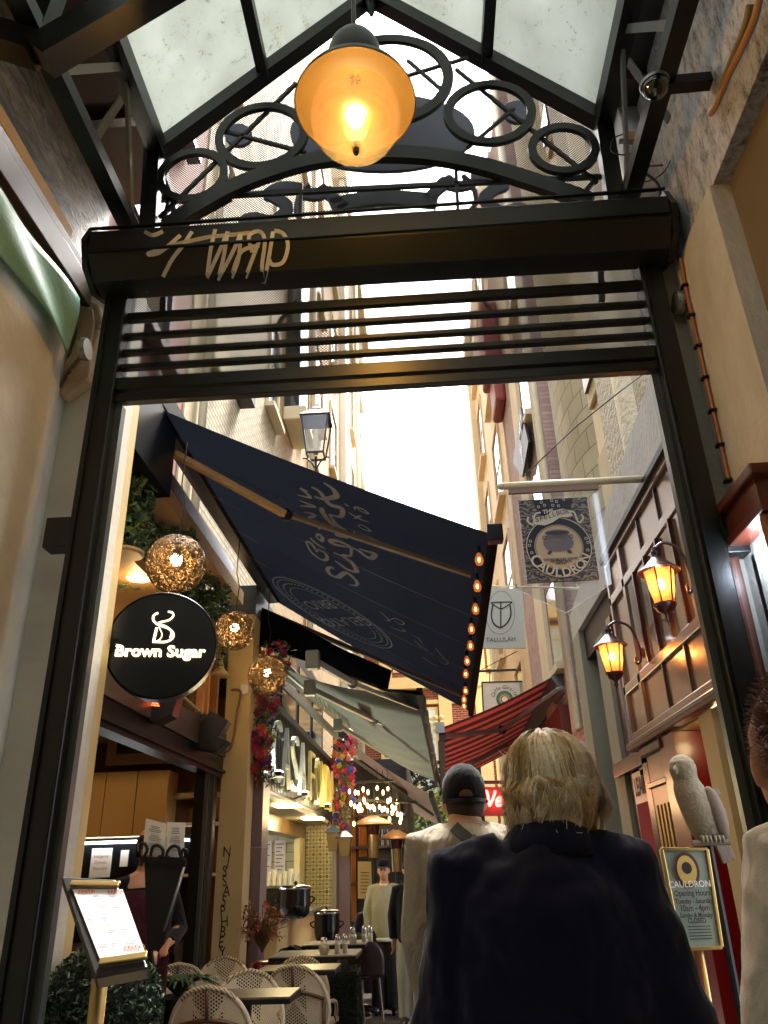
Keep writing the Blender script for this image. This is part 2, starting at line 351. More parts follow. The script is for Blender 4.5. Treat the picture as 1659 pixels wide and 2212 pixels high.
# octagonal roller box
BC = V((0, 3.3, 4.64)); BR = .2
def octa(k): a = R_(22.5+45*k); return (BC.y+BR*math.cos(a), BC.z+BR*math.sin(a))
bx = MB(); x0b, x1b = A(200, 570, Y=3.2).x, A(1450, 520, Y=3.2).x
ring = [octa(k) for k in range(8)]
vs = [(x, y, z + (.0 if x < 0 else -.03)) for x in (x0b, x1b) for y, z in ring]
bx.add(vs, [(k, (k+1) % 8, 8+(k+1) % 8, 8+k) for k in range(8)]+[tuple(range(7, -1, -1)), tuple(range(8, 16))])
boxp = bx.build('roller_box', M['darkbox'], gate, bevel=.006)
pf = 0 and perf('perforated shutter steel', H('2c302a'), .013, .33, 'y')
for zz in (BC.z+.195, BC.z+.085, BC.z-.085): MB().box(x0b+.01, x1b-.01, 3.3-.205 if zz < 4.8 else 3.2, 3.3-.19 if zz < 4.8 else 3.22, zz-.005, zz+.005).build('seam', M['black'], boxp)
for xx, s_ in ((x0b, -1), (x1b, 1)):
    MB().lathe([(0, 0), (.21, 0), (.21, .03), (0, .03)], (xx, BC.y, BC.z-(.03 if s_ > 0 else 0)), (s_, 0, 0), 8).build('end_plate', M['black'], boxp)
MB().box(x1b+.03, x1b+.14, 3.24, 3.34, 4.66, 4.76).build('motor', M['blackm'], boxp, bevel=.01)
# louvre bars and rails
def hbar(pyc, hp, name, dep=.04, yy=GY):
    zl = A(500, pyc, Y=yy).z; hh = hp/ (FPX/4.4)*1.15
    MB().add([], []) if False else None
    mb = MB(); mb.box(-1.59, 1.275, yy-dep/2, yy+dep/2, zl-hh/2, zl+hh/2); return mb.build(name, M['black'], gate, bevel=.004)
for pyc in (714, 749, 781): hbar(pyc, 10, 'louvre_bar')
hbar(674, 18, 'louvre_bar')
hbar(823, 26, 'bottom_rail', .08); hbar(849, 18, 'bottom_rail', .05)
meshm = perf('perforated mesh', H('1d1f1e'), .013, .37, 'y')
MB().box(-1.59, 1.275, GY+.03, GY+.032, 3.85, 4.6).build('mesh_panel', meshm, gate)
# spray tag on the box face : strokes follow the facets
gold = mat('gold spray paint', H('b4b8bc'), .6, 0, .25, 20, 0)
def onbox(px, py):
    d = ray(px, py); best = None
    for k in range(8):
        y1, z1 = octa(k); y2, z2 = octa(k+1); n_ = V((0, (z2-z1), -(y2-y1))).normalized()
        den = d.dot(n_)
        if abs(den) < 1e-6: continue
        t = (V((0, y1, z1))-CAM).dot(n_)/den; P = CAM+d*t
        if min(y1, y2)-1e-4 <= P.y <= max(y1, y2)+1e-4 and min(z1, z2)-1e-4 <= P.z <= max(z1, z2)+1e-4 and (best is None or t < best[0]): best = (t, P, n_ if n_.dot(d) < 0 else -n_)
    return best
tag_strokes = [[(312,500),(330,508),(352,500)],[(390,508),(345,545),(320,548),(380,528),(450,512)],[(415,500),(395,530),(372,560),(352,598)],[(465,495),(455,540),(447,600)],[(447,600),(475,540),(492,500)],[(492,500),(482,560),(470,605)],[(470,605),(500,550),(520,505)],[(520,505),(515,560),(500,600),(520,545),(560,530)],[(545,545),(538,510),(560,500),(572,520),(566,575),(570,610),(580,560),(590,500)],[(592,498),(612,505),(622,530),(612,565),(590,572),(582,562)],[(450,512),(490,508),(540,503)],[(530,600),(545,560),(560,520)]]
tg = MB()
for st in tag_strokes:
    pts = smooth_path([V((x, y, 0)) for x, y in st], 8); P = []; N = None
    for p in pts:
        h_ = onbox(p.x, p.y)
        if h_: P.append(h_[1]+(CAM-h_[1]).normalized()*.012); N = h_[2] if N is None else (N+h_[2])
    if len(P) > 1: tg.ribbon(P, .021, (0, -1, -.9))
tg.build('spray_tag', gold, boxp)
spk = MB()
for k in range(150):
    px = random.uniform(215, 1430); py = random.uniform(520, 625) - (px-830)*.04
    if random.random() < .5: px = random.uniform(1150, 1400)
    h_ = onbox(px, py)
    if h_: r = random.uniform(.0015, .005); spk.poly([h_[1]+h_[2]*.003+V((r*math.cos(a), 0, 0))+V((1, 0, 0)).cross(h_[2])*(r*math.sin(a)*random.uniform(.5, 1)) for a in (0, 1.2, 2.5, 3.7, 5)])
spk.build('paint_splatter', mat('paint fleck', H('b8b4a8'), .6), boxp)
# perforated window strip in box
# ---------------------------------------------------------------- gable tracery over the gate
def G(px, py, y=GY): return A(px, py, Y=y)
gab = thing('gable_tracery', 'black iron gable with rings and curved arch above the roller box', 'gable', (-.16, GY, 4.9))
MB().bar(G(800, -8), G(345, 325), .09, .1, (0, 1, 0)).build('rafter', M['black'], gab)
MB().bar(G(800, -8), G(1300, 262), .09, .1, (0, 1, 0)).build('rafter', M['black'], gab)
MB().bar(G(332, 320), G(322, 505), .1, .08, (0, 1, 0)).build('jamb', M['black'], gab); MB().bar(G(1302, 262), G(1330, 445), .1, .08, (0, 1, 0)).build('jamb', M['black'], gab)
MB().tube([G(800, -30), G(800, 10), G(803, 34)], [.05, .05, .012], 10).build('apex_finial', M['black'], gab)
arcp = smooth_path([G(365, 500), G(420, 462), G(520, 408), G(640, 366), G(740, 348), G(830, 342), G(930, 347), G(1040, 368), G(1150, 402), G(1240, 433), G(1275, 446)], 5)
MB().ribbon(arcp, .105, (0, 1, 0), -.03).build('arch_rib', M['black'], gab, solid=.05)
for cx_, cy_, rx, wd in ((418, 385, 68, .05), (567, 300, 90, .055), (1057, 250, 90, .055), (1216, 328, 68, .05), (835, 178, 132, .07)):
    c = G(cx_, cy_); rr = (G(cx_+rx, cy_)-G(cx_-rx, cy_)).length/2
    MB().ribbon(circ(c, rr, 49, t1=2*math.pi-1e-5), wd, (0, 1, 0), -.02).build('ring', M['black'], gab, solid=.03)
for a_, b_ in (((345, 470), (640, 180)), ((500, 430), (390, 490)), ((985, 150), (1290, 395)), ((700, 130), (640, 200)), ((960, 200), (880, 130)), ((490, 285), (660, 330)), ((1110, 235), (1010, 320)), ((1240, 440), (1290, 385)), ((640, 235), (1010, 125)), ((350, 432), (1300, 382)), ((650, 400), (648, 478)), ((985, 370), (990, 468)), ((365, 430), (350, 500))):
    MB().bar(G(*a_), G(*b_), .022, .02, (0, 1, 0)).build('tracery_rod', M['black'], gab)
gm = MB(); gm.poly([G(800, 5, 3.46), G(345, 325, 3.46), G(322, 505, 3.46), G(1330, 445, 3.46), G(1300, 262, 3.46)]); gm.build('mesh_panel', meshm, gab)
# iron arch sign of the lane behind the gable
S = lambda x, y: A(x, y, Y=3.95)
ars = thing('arch_sign', 'silhouetted iron arch sign with oval plate and curled banners behind the gable mesh', 'sign', (-.2, 3.95, 4.4))
def oval(cx_, cy_, rx, ry, n=36): return [S(cx_+rx*math.cos(2*math.pi*k/n), cy_+ry*math.sin(2*math.pi*k/n)) for k in range(n)]
MB().poly(oval(826, 285, 200, 84), (0, .03, 0)).build('oval_plate', M['iron'], ars)
for c_ in ((515, 290), (1118, 240)): MB().poly(oval(c_[0], c_[1], 30, 23), (0, .03, 0)).build('roundel', M['iron'], ars)
def band(pts, w_, name='banner'): MB().ribbon(smooth_path([S(*p) for p in pts], 6), w_, (0, 1, 0)).build(name, M['iron'], ars, solid=.03)
band([(715, 448), (760, 436), (830, 428), (900, 432), (945, 436)], .13)
for s_, dy in ((1, 0), (-1, -20)):
    fx = lambda x: x if s_ == 1 else 1668-x
    band([(fx(690), 405+dy), (fx(720), 428+dy), (fx(745), 452+dy)], .08)
    band([(fx(650), 420+dy), (fx(685), 425+dy), (fx(720), 410+dy)], .07)
    band([(fx(545), 470+dy), (fx(590), 478+dy), (fx(620), 450+dy), (fx(600), 430+dy), (fx(580), 420+dy), (fx(610), 405+dy), (fx(650), 408+dy)], .09)
    MB().poly(oval(fx(548), 478+dy, 34, 20), (0, .03, 0)).build('curl', M['iron'], ars)
    MB().tube(smooth_path([S(fx(655), 480+dy), S(fx(640), 455+dy), S(fx(648), 420+dy), S(fx(668), 400+dy)], 5), .02, 6).build('scroll', M['iron'], ars)
    MB().bar(S(fx(640), 650+dy), S(fx(600), 700+dy), .02, .02, (0, 1, 0)).build('brace', M['iron'], ars)
MB().bar(S(330, 430), S(1330, 380), .03, .03, (0, 1, 0)).build('cross_rod', M['iron'], ars)
MB().bar(S(352, 690), S(358, 500), .04, .03, (0, 1, 0)).bar(S(1300, 650), S(1290, 440), .04, .03, (0, 1, 0)).build('upright', M['iron'], ars)
# ---------------------------------------------------------------- glazed roof
EL = V((-1.55, 0, 5.70)); ER = V((1.27, 0, 5.66)); AX = V((-.15, 0, 7.1))
roof = thing('glass_roof', 'pitched roof of dirty translucent panels over the arcade', 'roof', (-.15, 0, 5.7))
gl = NT('grimy frosted glazing'); n1 = gl.noise(26, 6, .75, None, 1.2); n2 = gl.noise(2.2, 5, .6); n3 = gl.noise(7, 5, .7, None, .8)
base = gl.mix(n2, H('a9aba2'), H('d5dad6'))
spots = gl.ramp(gl.math('MULTIPLY', n1, gl.math('ADD', n3, .35)), [(.50, (1, 1, 1)), (.56, (.8, .78, .73)), (.64, (.45, .43, .37))])
cc = gl.mix(1, base, spots, 'MULTIPLY'); gl.setc(gl.mix(.6, cc, (.3, .3, .3))); gl.b.inputs['Roughness'].default_value = .5
t_ = gl.n('BsdfTranslucent'); gl.l(gl.mix(1, cc, (.7, .7, .695), 'MULTIPLY'), t_.inputs[0]); mx = gl.n('MixShader'); mx.inputs[0].default_value = .85; gl.l(gl.b.outputs[0], mx.inputs[1]); gl.l(t_.outputs[0], mx.inputs[2]); gl.l(mx.outputs[0], gl.out.inputs[0]); gl = gl.m
for E_, s_ in ((EL, -1), (ER, 1)):
    for k in range(9):
        ya = 3.36-k*1.42; yb = ya-1.40; mid = E_.lerp(AX, .47)
        for lo, hi in ((E_, mid), (mid, AX)):
            MB().poly([(lo.x, ya, lo.z+.04), (hi.x, ya, hi.z+.04), (hi.x, yb, hi.z+.04), (lo.x, yb, lo.z+.04)], (0, 0, .012)).build('pane', gl, roof)
        MB().bar((E_.x, yb-.01, E_.z+.01), (AX.x, yb-.01, AX.z+.01), .05, .06, (0, 0, 1)).build('glazing_bar', M['oak'] if False else mat('grey brown glazing bar', H('4c4842'), .7) if k == 0 and s_ < 0 else bpy.data.materials['grey brown glazing bar'], roof)
    MB().bar((E_.x, 3.4, E_.z-.02), (E_.x, -9, E_.z-.02), .1, .14).build('eaves_beam', M['black'], roof)
    md = E_.lerp(AX, .47); MB().bar((md.x, 3.4, md.z-.02), (md.x, -9, md.z-.02), .07, .1).build('purlin', M['black'], roof)
MB().bar((AX.x, 3.4, AX.z), (AX.x, -9, AX.z), .09, .12).build('ridge_beam', M['black'], roof)
# ---------------------------------------------------------------- lattice girders
def girder(xc, zb, zt, label, wcol, side):
    t = thing('lattice_girder', label, 'girder', (xc, 0, zb)); xt = EL.x if side < 0 else ER.x
    MB().bar((xc, 3.45, zb), (xc, -9, zb), .09, .09).build('bottom_chord', M['black'], t)
    wm_ = mat('web %s' % label[:5], wcol, .5, .3, .2, 6, .05)
    n = 0; y = 3.35
    while y > -6:
        nm = 'web_bar'
        MB().bar((xc, y, zb), (xt, y-.5, zt), .045, .02, (1, 0, 0)).build(nm, wm_, t); MB().bar((xt, y-.52, zt), (xc, y-1.02, zb), .045, .02, (1, 0, 0)).build(nm, wm_, t)
        MB().bar((xc-.1*side*-1, y-.5, zb+.02), (xt, y-.5, zt-.25), .05, .012, (1, 0, 0)).build('web_bar', wm_, t)
        y -= 1.04
    MB().bar((xc, 2.15, zb), (xt, 2.15, zt), .09, .09, (1, 0, 0)).build('upright', M['black'], t)
    return t
girder(-1.62, 4.94, 5.68, 'left lattice girder with pale worn web bars beside the stone topped wall', H('8d8471'), -1)
girder(1.30, 4.92, 5.66, 'right lattice girder with grey web bars carrying the dark mirror ball', H('7c7f82'), 1)
tr = thing('roof_truss', 'heavy black rafter crossing the top left corner of the picture', 'truss', (-1.62, 2.0, 5.0))
MB().bar(A(85, 125, Y=2.1), A(420, -70, Y=2.1), .15, .12, (0, 1, 0)).build('rafter', M['black'], tr)
MB().bar(A(1650, 60, Y=2.0)+V((0,0,.4)), A(1350, -120, Y=2.0), .1, .1, (0, 1, 0)).build('rafter', M['black'], tr)
MB().bar(A(85, 110, Y=2.12), A(-40, 70, Y=2.12), .12, .12, (0, 1, 0)).build('cross_beam', M['black'], tr)
# ---------------------------------------------------------------- pendant lamp
LC = A(768, 255, Y=2.4)
sc1 = (A(868, 255, Y=2.4)-A(668, 255, Y=2.4)).length/2
pl = thing('pendant_lamp', 'large lit amber pendant lamp with round globe and enamel shade under the glass roof', 'lamp', LC)
rG = sc1*.96
glb = NT('amber globe glass'); 
glb.setc(H('6a4a20')); glb.b.inputs['Roughness'].default_value = .1
t_ = glb.n('BsdfTranslucent'); t_.inputs[0].default_value = (.125, .1, .062, 1); tr_ = glb.n('BsdfTransparent'); tr_.inputs[0].default_value = (1, .78, .4, 1)
m1 = glb.n('MixShader'); m1.inputs[0].default_value = .8; glb.l(t_.outputs[0], m1.inputs[1]); glb.l(tr_.outputs[0], m1.inputs[2])
gls = glb.n('BsdfGlossy'); gls.inputs['Roughness'].default_value = .15; m2 = glb.n('MixShader'); m2.inputs[0].default_value = .05; glb.l(m1.outputs[0], m2.inputs[1]); glb.l(gls.outputs[0], m2.inputs[2]); glb.l(m2.outputs[0], glb.out.inputs[0])
MB().ball(LC, rG, 40, 24).build('globe', glb.m, pl, smooth=True)
MB().ball(LC+V((0, 0, .01)), .042, 16, 10, (1, 1, 1.5)).build('bulb', emis('lamp filament glow', (1, .8, .45), 3), pl, smooth=True)
MB().lathe([(.055, .06), (.06, -.05), (.052, -.09), (0, -.1)], LC, n=16).build('bulb_guard', glb.m, pl, smooth=True)
shz = rG*.42; sr = rG*1.36
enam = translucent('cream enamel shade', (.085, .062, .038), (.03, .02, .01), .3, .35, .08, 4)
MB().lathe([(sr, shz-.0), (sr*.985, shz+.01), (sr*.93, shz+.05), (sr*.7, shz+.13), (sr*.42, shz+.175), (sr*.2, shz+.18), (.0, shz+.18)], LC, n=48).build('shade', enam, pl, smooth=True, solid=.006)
MB().lathe([(sr*.42, shz+.185), (sr*.46, shz+.2), (sr*.48, shz+.3), (sr*.46, shz+.36), (sr*.42, shz+.40), (sr*.3, shz+.46), (sr*.2, shz+.5), (.02, shz+.52)], LC, n=32).build('cap', M['blackm'], pl, smooth=True)
MB().tube([LC+V((0, 0, shz+.4)), V((LC.x, LC.y, 7.05))], .012, 8).build('rod', M['blackm'], pl)
MB().lathe([(.0, -rG-.04), (.008, -rG-.03), (.014, -rG-.015), (.014, -rG+.03), (.02, -rG+.035), (0, -rG+.04)], LC, n=12).build('finial', M['blackm'], pl, smooth=True)
plight('lamp_light', LC+V((0, 0, .0)), 27, (1, .82, .6), .05, pl)
# ---------------------------------------------------------------- left awning over the near shop, corbel
aw = thing('roller_awning', 'mint green canvas awning hanging under a brown cassette on the left wall', 'awning', (-1.9, 2.5, 4.6))
XA = -1.93
pts = [A(190, 640, X=XA), A(-60, 255, X=XA)]
MB().bar(pts[0], pts[1], .05, .17).build('cassette', wood('brown timber fascia', H('2a1a12'), H('463024'), 1, .4), aw, bevel=.006)
MB().bar(pts[0]+V((-.04, 0.03, .12)), pts[1]+V((-.04, 0, .12)), .12, .06).build('cover_board', M['darkwood'], aw, bevel=.004)
P0 = A(172, 645, X=XA+.02); P1 = A(-60, 330, X=XA+.02); P2 = A(-60, 470, X=XA+.02); P3 = A(150, 768, X=XA+.02)
def cloth(u, v):
    top = P0.lerp(P1, u); bot = smooth_path([P3, P3.lerp(P2, .3)+V((0, 0, .05)), P3.lerp(P2, .65)+V((0, 0, .03)), P2], 8)[min(24, int(round(u*24)))]
    p = top.lerp(bot, v); p.x += .012*math.sin(v*5+u*9); p.z -= .05*math.sin(math.pi*v)*(u); return p
MB().grid(cloth, 24, 10).build('canvas', translucent('mint canvas', H('8fc0aa'), H('7fae98'), .3, .45, .2, 4, bump=.3), aw, smooth=True, solid=.004)
cb = thing('wall_corbel', 'cream scrolled plaster corbel on the left wall below the awning end', 'corbel', (-1.95, 3.6, 4.2))
XC = -1.99
prof = [(175,640),(215,655),(222,690),(208,735),(196,775),(196,800),(188,822),(160,842),(138,858),(125,848),(118,832),(130,790),(150,765),(166,720),(160,690),(165,660)]
c3 = [A(x, y, Y=3.55) for x, y in prof]
MB().poly(c3, (0, .09, 0)).build('bracket', M['creamd'], cb, bevel=.015)
MB().lathe([(0, 0), (.019, 0), (.019, .1), (.015, .12), (0, .12)], A(184, 812, Y=3.52), (0, 1, 0), 16).build('knob', M['creamd'], cb, smooth=False)
MB().ribbon(smooth_path([A(205, 700, Y=3.54), A(180, 760, Y=3.54), A(150, 800, Y=3.54), A(128, 836, Y=3.54)], 6), .02, (0, 1, 0)).build('fluting', mat('corbel groove', H('7a6142'), .8), cb, solid=.008)
for k, (a_, b_) in enumerate((((150, 795), (178, 822)), ((142, 808), (166, 835)), ((195, 690), (222, 700)), ((190, 700), (220, 712)))):
    MB().bar(A(*a_, Y=3.54), A(*b_, Y=3.54), .008, .012).build('moulding', M['creamd'], cb)
MB().poly([A(x, y, Y=3.53) for x, y in ((160, 655), (200, 665), (205, 700), (195, 745), (172, 760), (165, 740), (175, 700), (168, 680))], (0, .02, 0)).build('leaf_relief', M['creamd'], cb, bevel=.01)
# shelf-like box behind awning (dark sign box on the wall)
# ---------------------------------------------------------------- right wall services
cn = thing('copper_conduit', 'thin copper conduit clipped down the right rendered wall', 'conduit', (1.49, 3.4, 2))
MB().tube([A(1470, 560, X=1.485), A(1480, 619, X=1.485), A(1574, 1039, X=1.485)], .011, 8).build('pipe', mat('copper pipe', H('a86f48'), .4, .4), cn)
for k in range(7):
    p = A(1480, 619, X=1.485).lerp(A(1574, 1039, X=1.485), k/6); MB().box(p.x-.02, p.x+.012, p.y-.02, p.y+.02, p.z-.006, p.z+.006).build('clip', M['iron'], cn)
cn2 = thing('painted_conduit', 'tan painted conduit pair running along the top of the right wall', 'conduit', (1.48, 2.5, 4.9))
MB().tube(smooth_path([A(1645, -20, X=1.5), A(1630, 40, X=1.5), A(1600, 110, X=1.5), A(1570, 170, X=1.5), A(1548, 225, X=1.5), A(1535, 245, X=1.5)], 5), .016, 8).build('pipe', mat('tan painted pipe', H('b98a5c'), .5), cn2, smooth=True)
MB().tube(smooth_path([A(1620, 10, X=1.49), A(1608, 60, X=1.49), A(1580, 130, X=1.49), A(1555, 190, X=1.49)], 5), .016, 8).build('pipe', mat('olive painted pipe', H('8d7a50'), .5), cn2, smooth=True)
cbm = M['rubber']
for nm, lab, pts, r_, Yy in (('loose_cable', 'black cable loop hanging beside the wall plug', [(1515, 240), (1500, 248), (1480, 250), (1440, 252)], .006, 3.1), ('loose_cable', 'reddish brown cable crossing the flaking render', [(1390, 360), (1430, 357), (1480, 355), (1520, 360), (1537, 375)], .006, 3.3), ('loose_cable', 'thin grey cable loop round the girder foot', [(1345, 290), (1325, 300), (1320, 325), (1345, 335), (1375, 330), (1370, 360), (1375, 380), (1395, 392), (1430, 375), (1450, 340), (1448, 300)], .004, 3.2), ('loose_cable', 'dark cable curling down to the roller box', [(1395, 375), (1420, 395), (1425, 420), (1410, 442)], .009, 3.35), ('loose_cable', 'black cable running down the render edge', [(1535, 380), (1515, 430), (1498, 480), (1488, 540), (1475, 580)], .007, 3.38)):
    tag(MB().tube(smooth_path([A(x, y, Y=Yy) for x, y in pts], 6), r_, 6).build(nm, cbm if 'reddish' not in lab else mat('brown cable', H('5b3a30'), .6), smooth=True), lab, 'cable', 'cables on the right wall')
mr = thing('mirror_dome', 'dark glassy dome camera fixed to the right girder chord', 'camera', A(1415, 186, Y=2.5))
c = A(1415, 186, Y=2.5); MB().ball(c, .062, 20, 12).build('dome', mat('smoked dome', H('0b0b0c'), .06, 0, .1, 5, 0, spec=1, coat=1), mr, smooth=True)
MB().lathe([(.066, .0), (.07, .015), (.05, .03), (0, .035)], c, (0, 0, 1), 20).build('collar', M['steel'], mr, smooth=True)
ab = thing('wall_bracket_arm', 'dark horizontal steel arm joining the right girder to the wall', 'bracket', A(1500, 180, Y=2.6))
MB().bar(A(1430, 185, Y=2.6), A(1568, 172, Y=2.6), .06, .06).build('arm', M['blackm'], ab); MB().bar(A(1560, 155, Y=2.55), A(1500, -10, Y=2.55), .05, .02, (1, 0, 0)).build('stay', M['steel'], ab)
jb = thing('junction_box', 'small tan junction box with a bare connector on the girder foot', 'electrical box', A(1365, 300, Y=3.2))
c = A(1363, 298, Y=3.2); MB().box(c.x-.03, c.x+.03, c.y-.02, c.y+.02, c.z-.035, c.z+.035).build('box', mat('tan plastic', H('c39a62'), .5), jb, bevel=.005)
c = A(1345, 305, Y=3.2); MB().box(c.x-.02, c.x+.02, c.y-.01, c.y+.01, c.z-.01, c.z+.01).build('connector', M['steel'], jb)
c = A(1520, 235, Y=3.1); wp = thing('wall_plug', 'round black plug socket high on the right wall', 'socket', c); MB().lathe([(0, -.02), (.03, -.02), (.03, .03), (0, .03)], c, (1, .4, 0), 14).build('plug', M['rubber'], wp)
# ---------------------------------------------------------------- display cabinet on the right
XCb = 1.42
cab = thing('display_cabinet', 'tall mahogany display cabinet with a blue star cloth behind glass, on the right wall', 'cabinet', (1.5, 3.2, 0))
zt = 2.96; yf = 3.47; yn = 2.98
rwm = M['redwood']
MB().box(XCb+.02, 1.6, yn+.02, yf, .0, .95).build('base', rwm, cab, bevel=.01)
MB().box(XCb-.03, 1.6, yn-.05, yf+.02, zt-.05, zt).build('cornice', rwm, cab, bevel=.008)
MB().box(XCb, 1.6, yn, yf, zt-.17, zt-.05).build('frieze', rwm, cab)
MB().box(XCb-.015, 1.6, yn-.03, yf+.005, zt-.21, zt-.17).build('moulding', rwm, cab, bevel=.006)
MB().box(XCb, XCb+.05, yn, yn+.05, .95, zt-.21).build('corner_post', wood('orange timber', H('7a3c18'), H('a8602c'), 2, .3), cab, bevel=.006)
MB().box(XCb, XCb+.05, yf-.05, yf, .95, zt-.21).build('corner_post', rwm, cab, bevel=.006)
MB().box(XCb+.01, XCb+.015, yn+.05, yf-.05, .95, zt-.21).build('glass', clearglass('cabinet glass', (.9, .95, 1), .18), cab)
MB().box(XCb+.05, 1.58, yn+.02, yn+.024, .95, zt-.21).build('glass', clearglass('cabinet side glass', (.9, .95, 1), .15), cab)
bc = NT('blue cloth with yellow stars'); vo = bc.n('TexVoronoi'); vo.inputs['Scale'].default_value = 16; bc.l(bc.coord(), vo.inputs['Vector'])
bc.setc(bc.mix(bc.ramp(vo.outputs['Distance'], [(.22, 1.0), (.26, 0.0)]), bc.mix(bc.noise(3, 3), H('2d56b8'), H('7fa4e0')), H('d8c14a'))); bc.b.inputs['Roughness'].default_value = .6
MB().grid(lambda u, v: V((1.52+.02*math.sin(u*20), yn+.03+(yf-yn-.2)*u, .95+(zt-1.3)*v)), 24, 2).build('star_cloth', bc.m, cab, smooth=True)
plight('cabinet_fill', (1.48, 3.2, 2.66), .6, (.85, .92, 1), .04, cab)  # added fill lamp without a known fitting, brightens the cabinet inside
MB().box(1.50, 1.56, yf-.14, yf-.1, .95, 2.7).build('white_curtain', mat('pale blue grey drape', H('b9c4cc'), .7), cab)
# ================================================================ LANE BUILDINGS
bt = brick('pale cream brick', H('c9bda0'), H('b8a988'), H('8f866f'), 'x', ms=.014); btb = brick('tan brick', H('c8a878'), H('b58f60'), H('9a8a6a'), 'x', ms=.014)
bpink = brick('weathered pink brick', H('b59a92'), H('a3827a'), H('8e8078'), 'x', ms=.012); bred = brick('red brick', H('9c4a38'), H('85392a'), H('b09a80'), 'y', ms=.01)
stn = mat('cream painted stone', H('cdbf9e'), .75, 0, .12, 3, .3, 25, .01, dirt=.25); orc = mat('ochre stone', H('cdb68e'), .7, 0, .12, 3, .2, 25, .01)
redst = mat('red painted cornice', H('7c2f27'), .6, 0, .2, 5, .2); dglass = mat('dark window glass', H('1d242a'), .08, 0, .3, 1, 0, spec=.9)
pipem = mat('cream drainpipe paint', H('d9cfb4'), .55)
def win(parent, X, y0, y1, z0, z1, s, fm=stn, depth=.12, bars=1):
    """window in a facade of constant X; s=+1 when the lane is on the +X side"""
    fr = MB(); t_ = .07
    for a in ((y0, y1, z1, z1+t_), (y0, y1, z0-t_, z0), (y0-t_, y0, z0-t_, z1+t_), (y1, y1+t_, z0-t_, z1+t_)): fr.box(min(X, X+s*.05), max(X, X+s*.05), *a)
    for k in range(bars): zz = z0+(z1-z0)*(k+1)/(bars+1); fr.box(min(X+s*.005, X+s*.03), max(X+s*.005, X+s*.03), y0, y1, zz-.02, zz+.02)
    w_ = fr.build('window', fm, parent)
    MB().box(min(X+s*.003, X+s*.012), max(X+s*.003, X+s*.012), y0, y1, z0, z1).build('pane', dglass, w_)
    MB().box(min(X+s*.002, X+s*.16), max(X+s*.002, X+s*.16), y0-.12, y1+.12, z0-t_-.1, z0-t_-.002).build('sill', fm, w_)
# ---- left
lb = thing('brick_building', 'tall pale cream brick building rising above the navy awning on the left', 'building', (-3.5, 9.5, 0))
MB().box(-4.5, -2.5, 7.6, 12.2, 2.9, 21).build('wall', bt, lb)
MB().box(-4.5, -2.52, 4.1, 7.0, 4.75, 19).build('side_wall', mat('dusky pink stone', H('a07a70'), .8, 0, .2, 3, .3, 20, .01), lb)
MB().box(-4.5, -2.50, 7.0, 7.6, 4.75, 19).build('pier', stn, lb)
MB().tube([(-2.44, 7.45, 4.8), (-2.44, 7.45, 19)], .05, 8).build('drainpipe', pipem, lb, smooth=True)
for k in range(7): MB().box(-2.5, -2.4, 7.62, 8.25, 7.2+k*1.7, 7.85+k*1.7).build('quoin_stone', stn, lb, bevel=.03)
for k in range(5): win(lb, -2.5, 5.0, 6.2, 6.2+k*3, 8+k*3, 1, M['darkwood'])
win(lb, -2.5, 11.0, 11.75, 8.8, 10.6, 1, stn); win(lb, -2.5, 11.0, 11.75, 12.3, 14.3, 1, stn)
MB().box(-2.5, -2.28, 9.05, 9.3, 7.55, 7.95).build('wall_light_box', M['iron'], lb)
lb2 = thing('brick_building', 'sunlit tan brick building behind the street lantern, further down the left side', 'building', (-3.5, 18, 0))
MB().box(-4.5, -2.5, 12.2, 22.0, 2.9, 24).build('wall', btb, lb2)
MB().box(-2.5, -2.2, 12.5, 13.4, 9.6, 13.6).build('bay_window', dglass, lb2); MB().box(-2.5, -2.05, 12.4, 13.6, 9.3, 9.6).build('bay_sill', stn, lb2, bevel=.03)
for k in range(6): MB().box(-2.5, -2.38, 13.7, 14.6, 8.0+k*1.9, 8.8+k*1.9).build('quoin_stone', stn, lb2, bevel=.03)
for k in range(4):
    for y in (16.2, 19.4): win(lb2, -2.5, y, y+1.4, 8.5+k*3.6, 10.6+k*3.6, 1, orc)
MB().tube([(-2.42, 15.6, 3), (-2.42, 15.6, 24)], .07, 8).build('drainpipe', pipem, lb2, smooth=True)
lb3 = thing('brick_building', 'far left building with white pilasters and red brick quoins against the sky', 'building', (-3.5, 27, 0))
MB().box(-4.5, -2.5, 22.0, 33.0, 2, 26.5).build('wall', btb, lb3)
MB().box(-2.5, -2.3, 22.1, 23.4, 2, 26.5).build('pilaster', mat('white painted pilaster', H('e6ddc6'), .6), lb3); MB().tube([(-2.35, 27.2, 3), (-2.35, 27.2, 26)], .09, 8).build('drainpipe', pipem, lb3, smooth=True)
for k in range(22): MB().box(-2.5, -2.44, 24.2+(k % 2)*.15, 24.9, 8+k*.8, 8.4+k*.8).build('brick_quoin', redst, lb3)
for k in range(4): win(lb3, -2.5, 25.4, 26.6, 9+k*4, 11.5+k*4, 1, orc); win(lb3, -2.5, 29, 30.4, 9+k*4, 11.5+k*4, 1, orc)
MB().box(-4.6, -2.2, 22, 33.2, 26.5, 27.1).build('cornice', orc, lb3)
ch = thing('chimney_stack', 'small red brick chimney stack on the far skyline beside the bright sky', 'chimney', (-2.2, 46, 0))
MB().box(-3.6, -2.2, 45, 46.5, 0, 21.6).build('stack', bred, ch); MB().box(-3.7, -2.1, 44.9, 46.6, 21.6, 22).build('cap', redst, ch)
